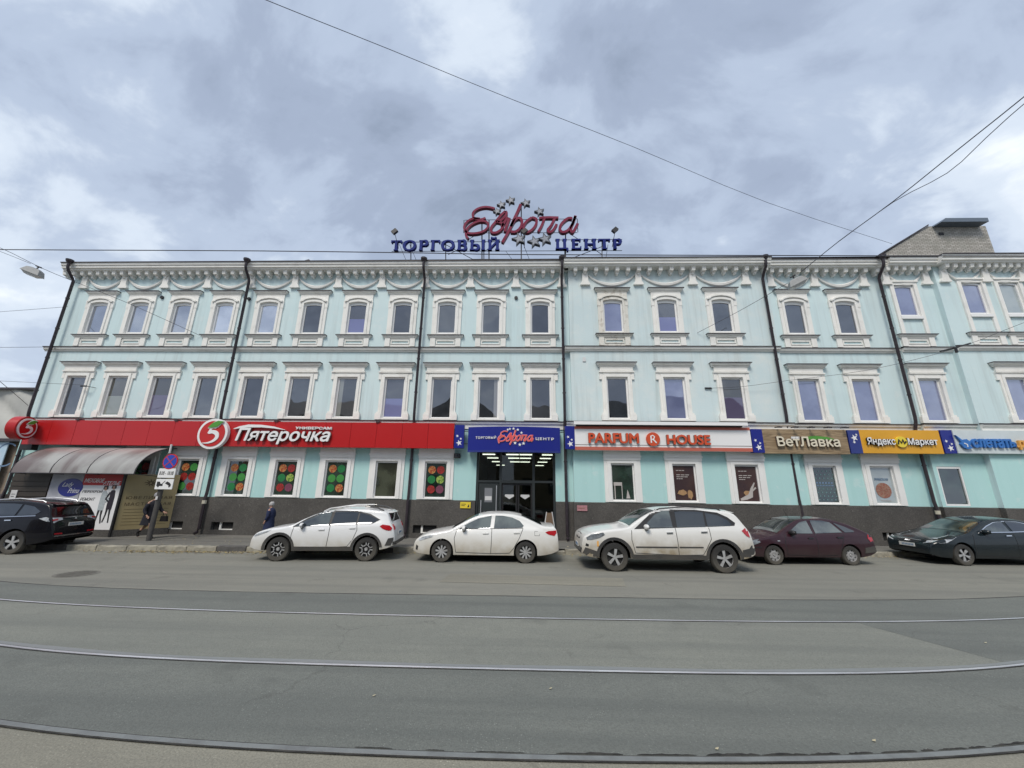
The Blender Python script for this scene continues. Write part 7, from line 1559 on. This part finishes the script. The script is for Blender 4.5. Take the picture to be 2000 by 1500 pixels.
def lamp(px, py, Y, lab, tilt, sc=1.0):
    p = at(px, py, Y); t = thing('street_lamp', lab, 'street lamp', tuple(p)); mb = MB(); a, b, h = .36*sc, .20*sc, .15*sc
    vs = [(-a, -b, -h), (a, -b, -h), (a, b, -h), (-a, b, -h), (-a*.72, -b*.75, h*.6), (a*.72, -b*.75, h*.6), (a*.72, b*.75, h*.6), (-a*.72, b*.75, h*.6), (-a*.4, -b*.4, h), (a*.4, -b*.4, h), (a*.4, b*.4, h), (-a*.4, b*.4, h)]
    fs = [(0, 1, 5, 4), (1, 2, 6, 5), (2, 3, 7, 6), (3, 0, 4, 7), (4, 5, 9, 8), (5, 6, 10, 9), (6, 7, 11, 10), (7, 4, 8, 11), (8, 9, 10, 11), (3, 2, 1, 0)]
    o = bpy.data.objects.new('housing', MB().add(vs, fs).mesh('housing', M_lampbody)); COL.objects.link(o); o.parent = t
    g = bpy.data.objects.new('diffuser', MB().add([(-a*.9, -b*.85, -h), (a*.9, -b*.85, -h), (a*.9, b*.85, -h), (-a*.9, b*.85, -h), (-a*.55, -b*.5, -h*1.7), (a*.55, -b*.5, -h*1.7), (a*.55, b*.5, -h*1.7), (-a*.55, b*.5, -h*1.7)], [(0, 1, 5, 4), (1, 2, 6, 5), (2, 3, 7, 6), (3, 0, 4, 7), (4, 5, 6, 7)][::1]).mesh('diffuser', M_lampglass)); COL.objects.link(g); g.parent = t
    k = bpy.data.objects.new('hanger', MB().tube([(0, 0, h), (.02, 0, h+.12*sc)], .03*sc, 6).box(-.1*sc, .12*sc, -.03, .03, h+.1*sc, h+.15*sc).mesh('hanger', M_dark)); COL.objects.link(k); k.parent = t
    t.rotation_euler = tilt
lamp(67, 530, 13.1, 'boxy grey lamp hanging from a wire left of the building corner', (0, math.radians(18), math.radians(20)), .85)
lamp(1555, 550, 14.0, 'boxy grey lamp hanging from a wire in front of the top floor at right', (math.radians(8), math.radians(-22), math.radians(-25)), .9)

# ------------------------------------------------------------------ the other side of the street, seen only in the panes
def house(x0, x1, y0, zt_, zr, lab, wallm, roofm, gable=False):
    t = thing('opposite_house', lab, 'building', ((x0+x1)/2, y0, 0)); put('wall', MB().box(x0, x1, y0-10, y0, 0, zt_), wallm, t)
    mb = MB()
    if gable: mb.prism([(x0-.4, zt_), (x1+.4, zt_), ((x0+x1)/2, zr)], y0-10.2, y0+.5)
    else: mb.profile_x([(y0+.6, zt_), (y0-10.4, zt_), (y0-5, zr)], x0-.4, x1+.4)
    put('roof', mb, roofm, t)
    wm = MB().box(-.55, .55, 0, .06, 0, 1.7).mesh('window', P_dark); n = int((x1-x0)/3)
    for k in range(n):
        for z in (1.4, 5.0): inst('window', wm, t, (x0+1.5+k*(x1-x0-1.5)/n, y0-.0, z))
    return t
M_h1 = mat('ochre render', (.30, .25, .16, 1), .85, noise=.4, nscale=1, coord='World'); M_h2 = mat('grey green roof', (.05, .065, .06, 1), .6, noise=.4, nscale=.8, coord='World'); M_h3 = mat('dark roof', (.035, .033, .036, 1), .7); M_h4 = mat('pale render', (.42, .40, .36, 1), .85, noise=.4, nscale=1, coord='World')
house(-30, -13, -9, 9.6, 12.4, 'ochre house with a grey roof across the street at the left', M_h1, M_h3); house(-11.5, -3, -9.5, 9.2, 13.0, 'pale gabled house across the street', M_h4, M_h3, True); house(-1, 9, -9, 9.4, 12.2, 'ochre house with a green roof across the street facing the entrance', M_h1, M_h2); house(11, 26, -9.5, 9.8, 13.1, 'pale house with a grey green roof across the street at the right', M_h4, M_h2)
tr = thing('broadleaf_tree', 'leafy street tree across the street mirrored in the panes', 'tree', (4.5, -5, 0)); put('trunk', MB().tube([(4.5, -5, 0), (4.6, -5, 2.5), (4.4, -5.1, 5), (4.5, -5, 8)], [.22, .18, .13, .05], 8).tube([(4.5, -5.05, 4), (5.6, -4.8, 6.2), (6.0, -4.6, 7.6)], [.1, .07, .03], 6).tube([(4.5, -5.05, 4.6), (3.3, -5.2, 6.6), (2.9, -5.4, 7.8)], [.1, .06, .03], 6), M_wood, tr)
lf2 = MB(); rs = random.Random(8)
for i in range(5200):
    a, b, r = rs.uniform(0, 2*PI), rs.uniform(-1, 1), rs.uniform(.35, 1)**.6; q = math.sqrt(1-b*b); cx, cy, cz, R1 = rs.choice(((4.5, -5, 7.6, 2.0), (3.2, -5.2, 6.9, 1.5), (5.9, -4.8, 7.1, 1.6), (4.6, -4.6, 9.0, 1.3), (4.2, -5.4, 5.8, 1.2)))
    x, y, z = cx+R1*r*q*math.cos(a), cy+R1*r*q*math.sin(a), cz+R1*r*b*.9; s = rs.uniform(.06, .13); u1 = Vector((rs.uniform(-1, 1), rs.uniform(-1, 1), rs.uniform(-1, 1))).normalized()*s; u2 = u1.orthogonal().normalized()*s*.7; c_ = Vector((x, y, z))
    lf2.add([c_-u1, c_-u2, c_+u1, c_+u2], [(0, 1, 2, 3)])
o = put('crown', lf2, mat('autumn green leaves', (.05, .075, .02, 1), .8, noise=.6, nscale=.8, dark=(.12, .10, .02, 1)), tr); o['kind'] = 'stuff'
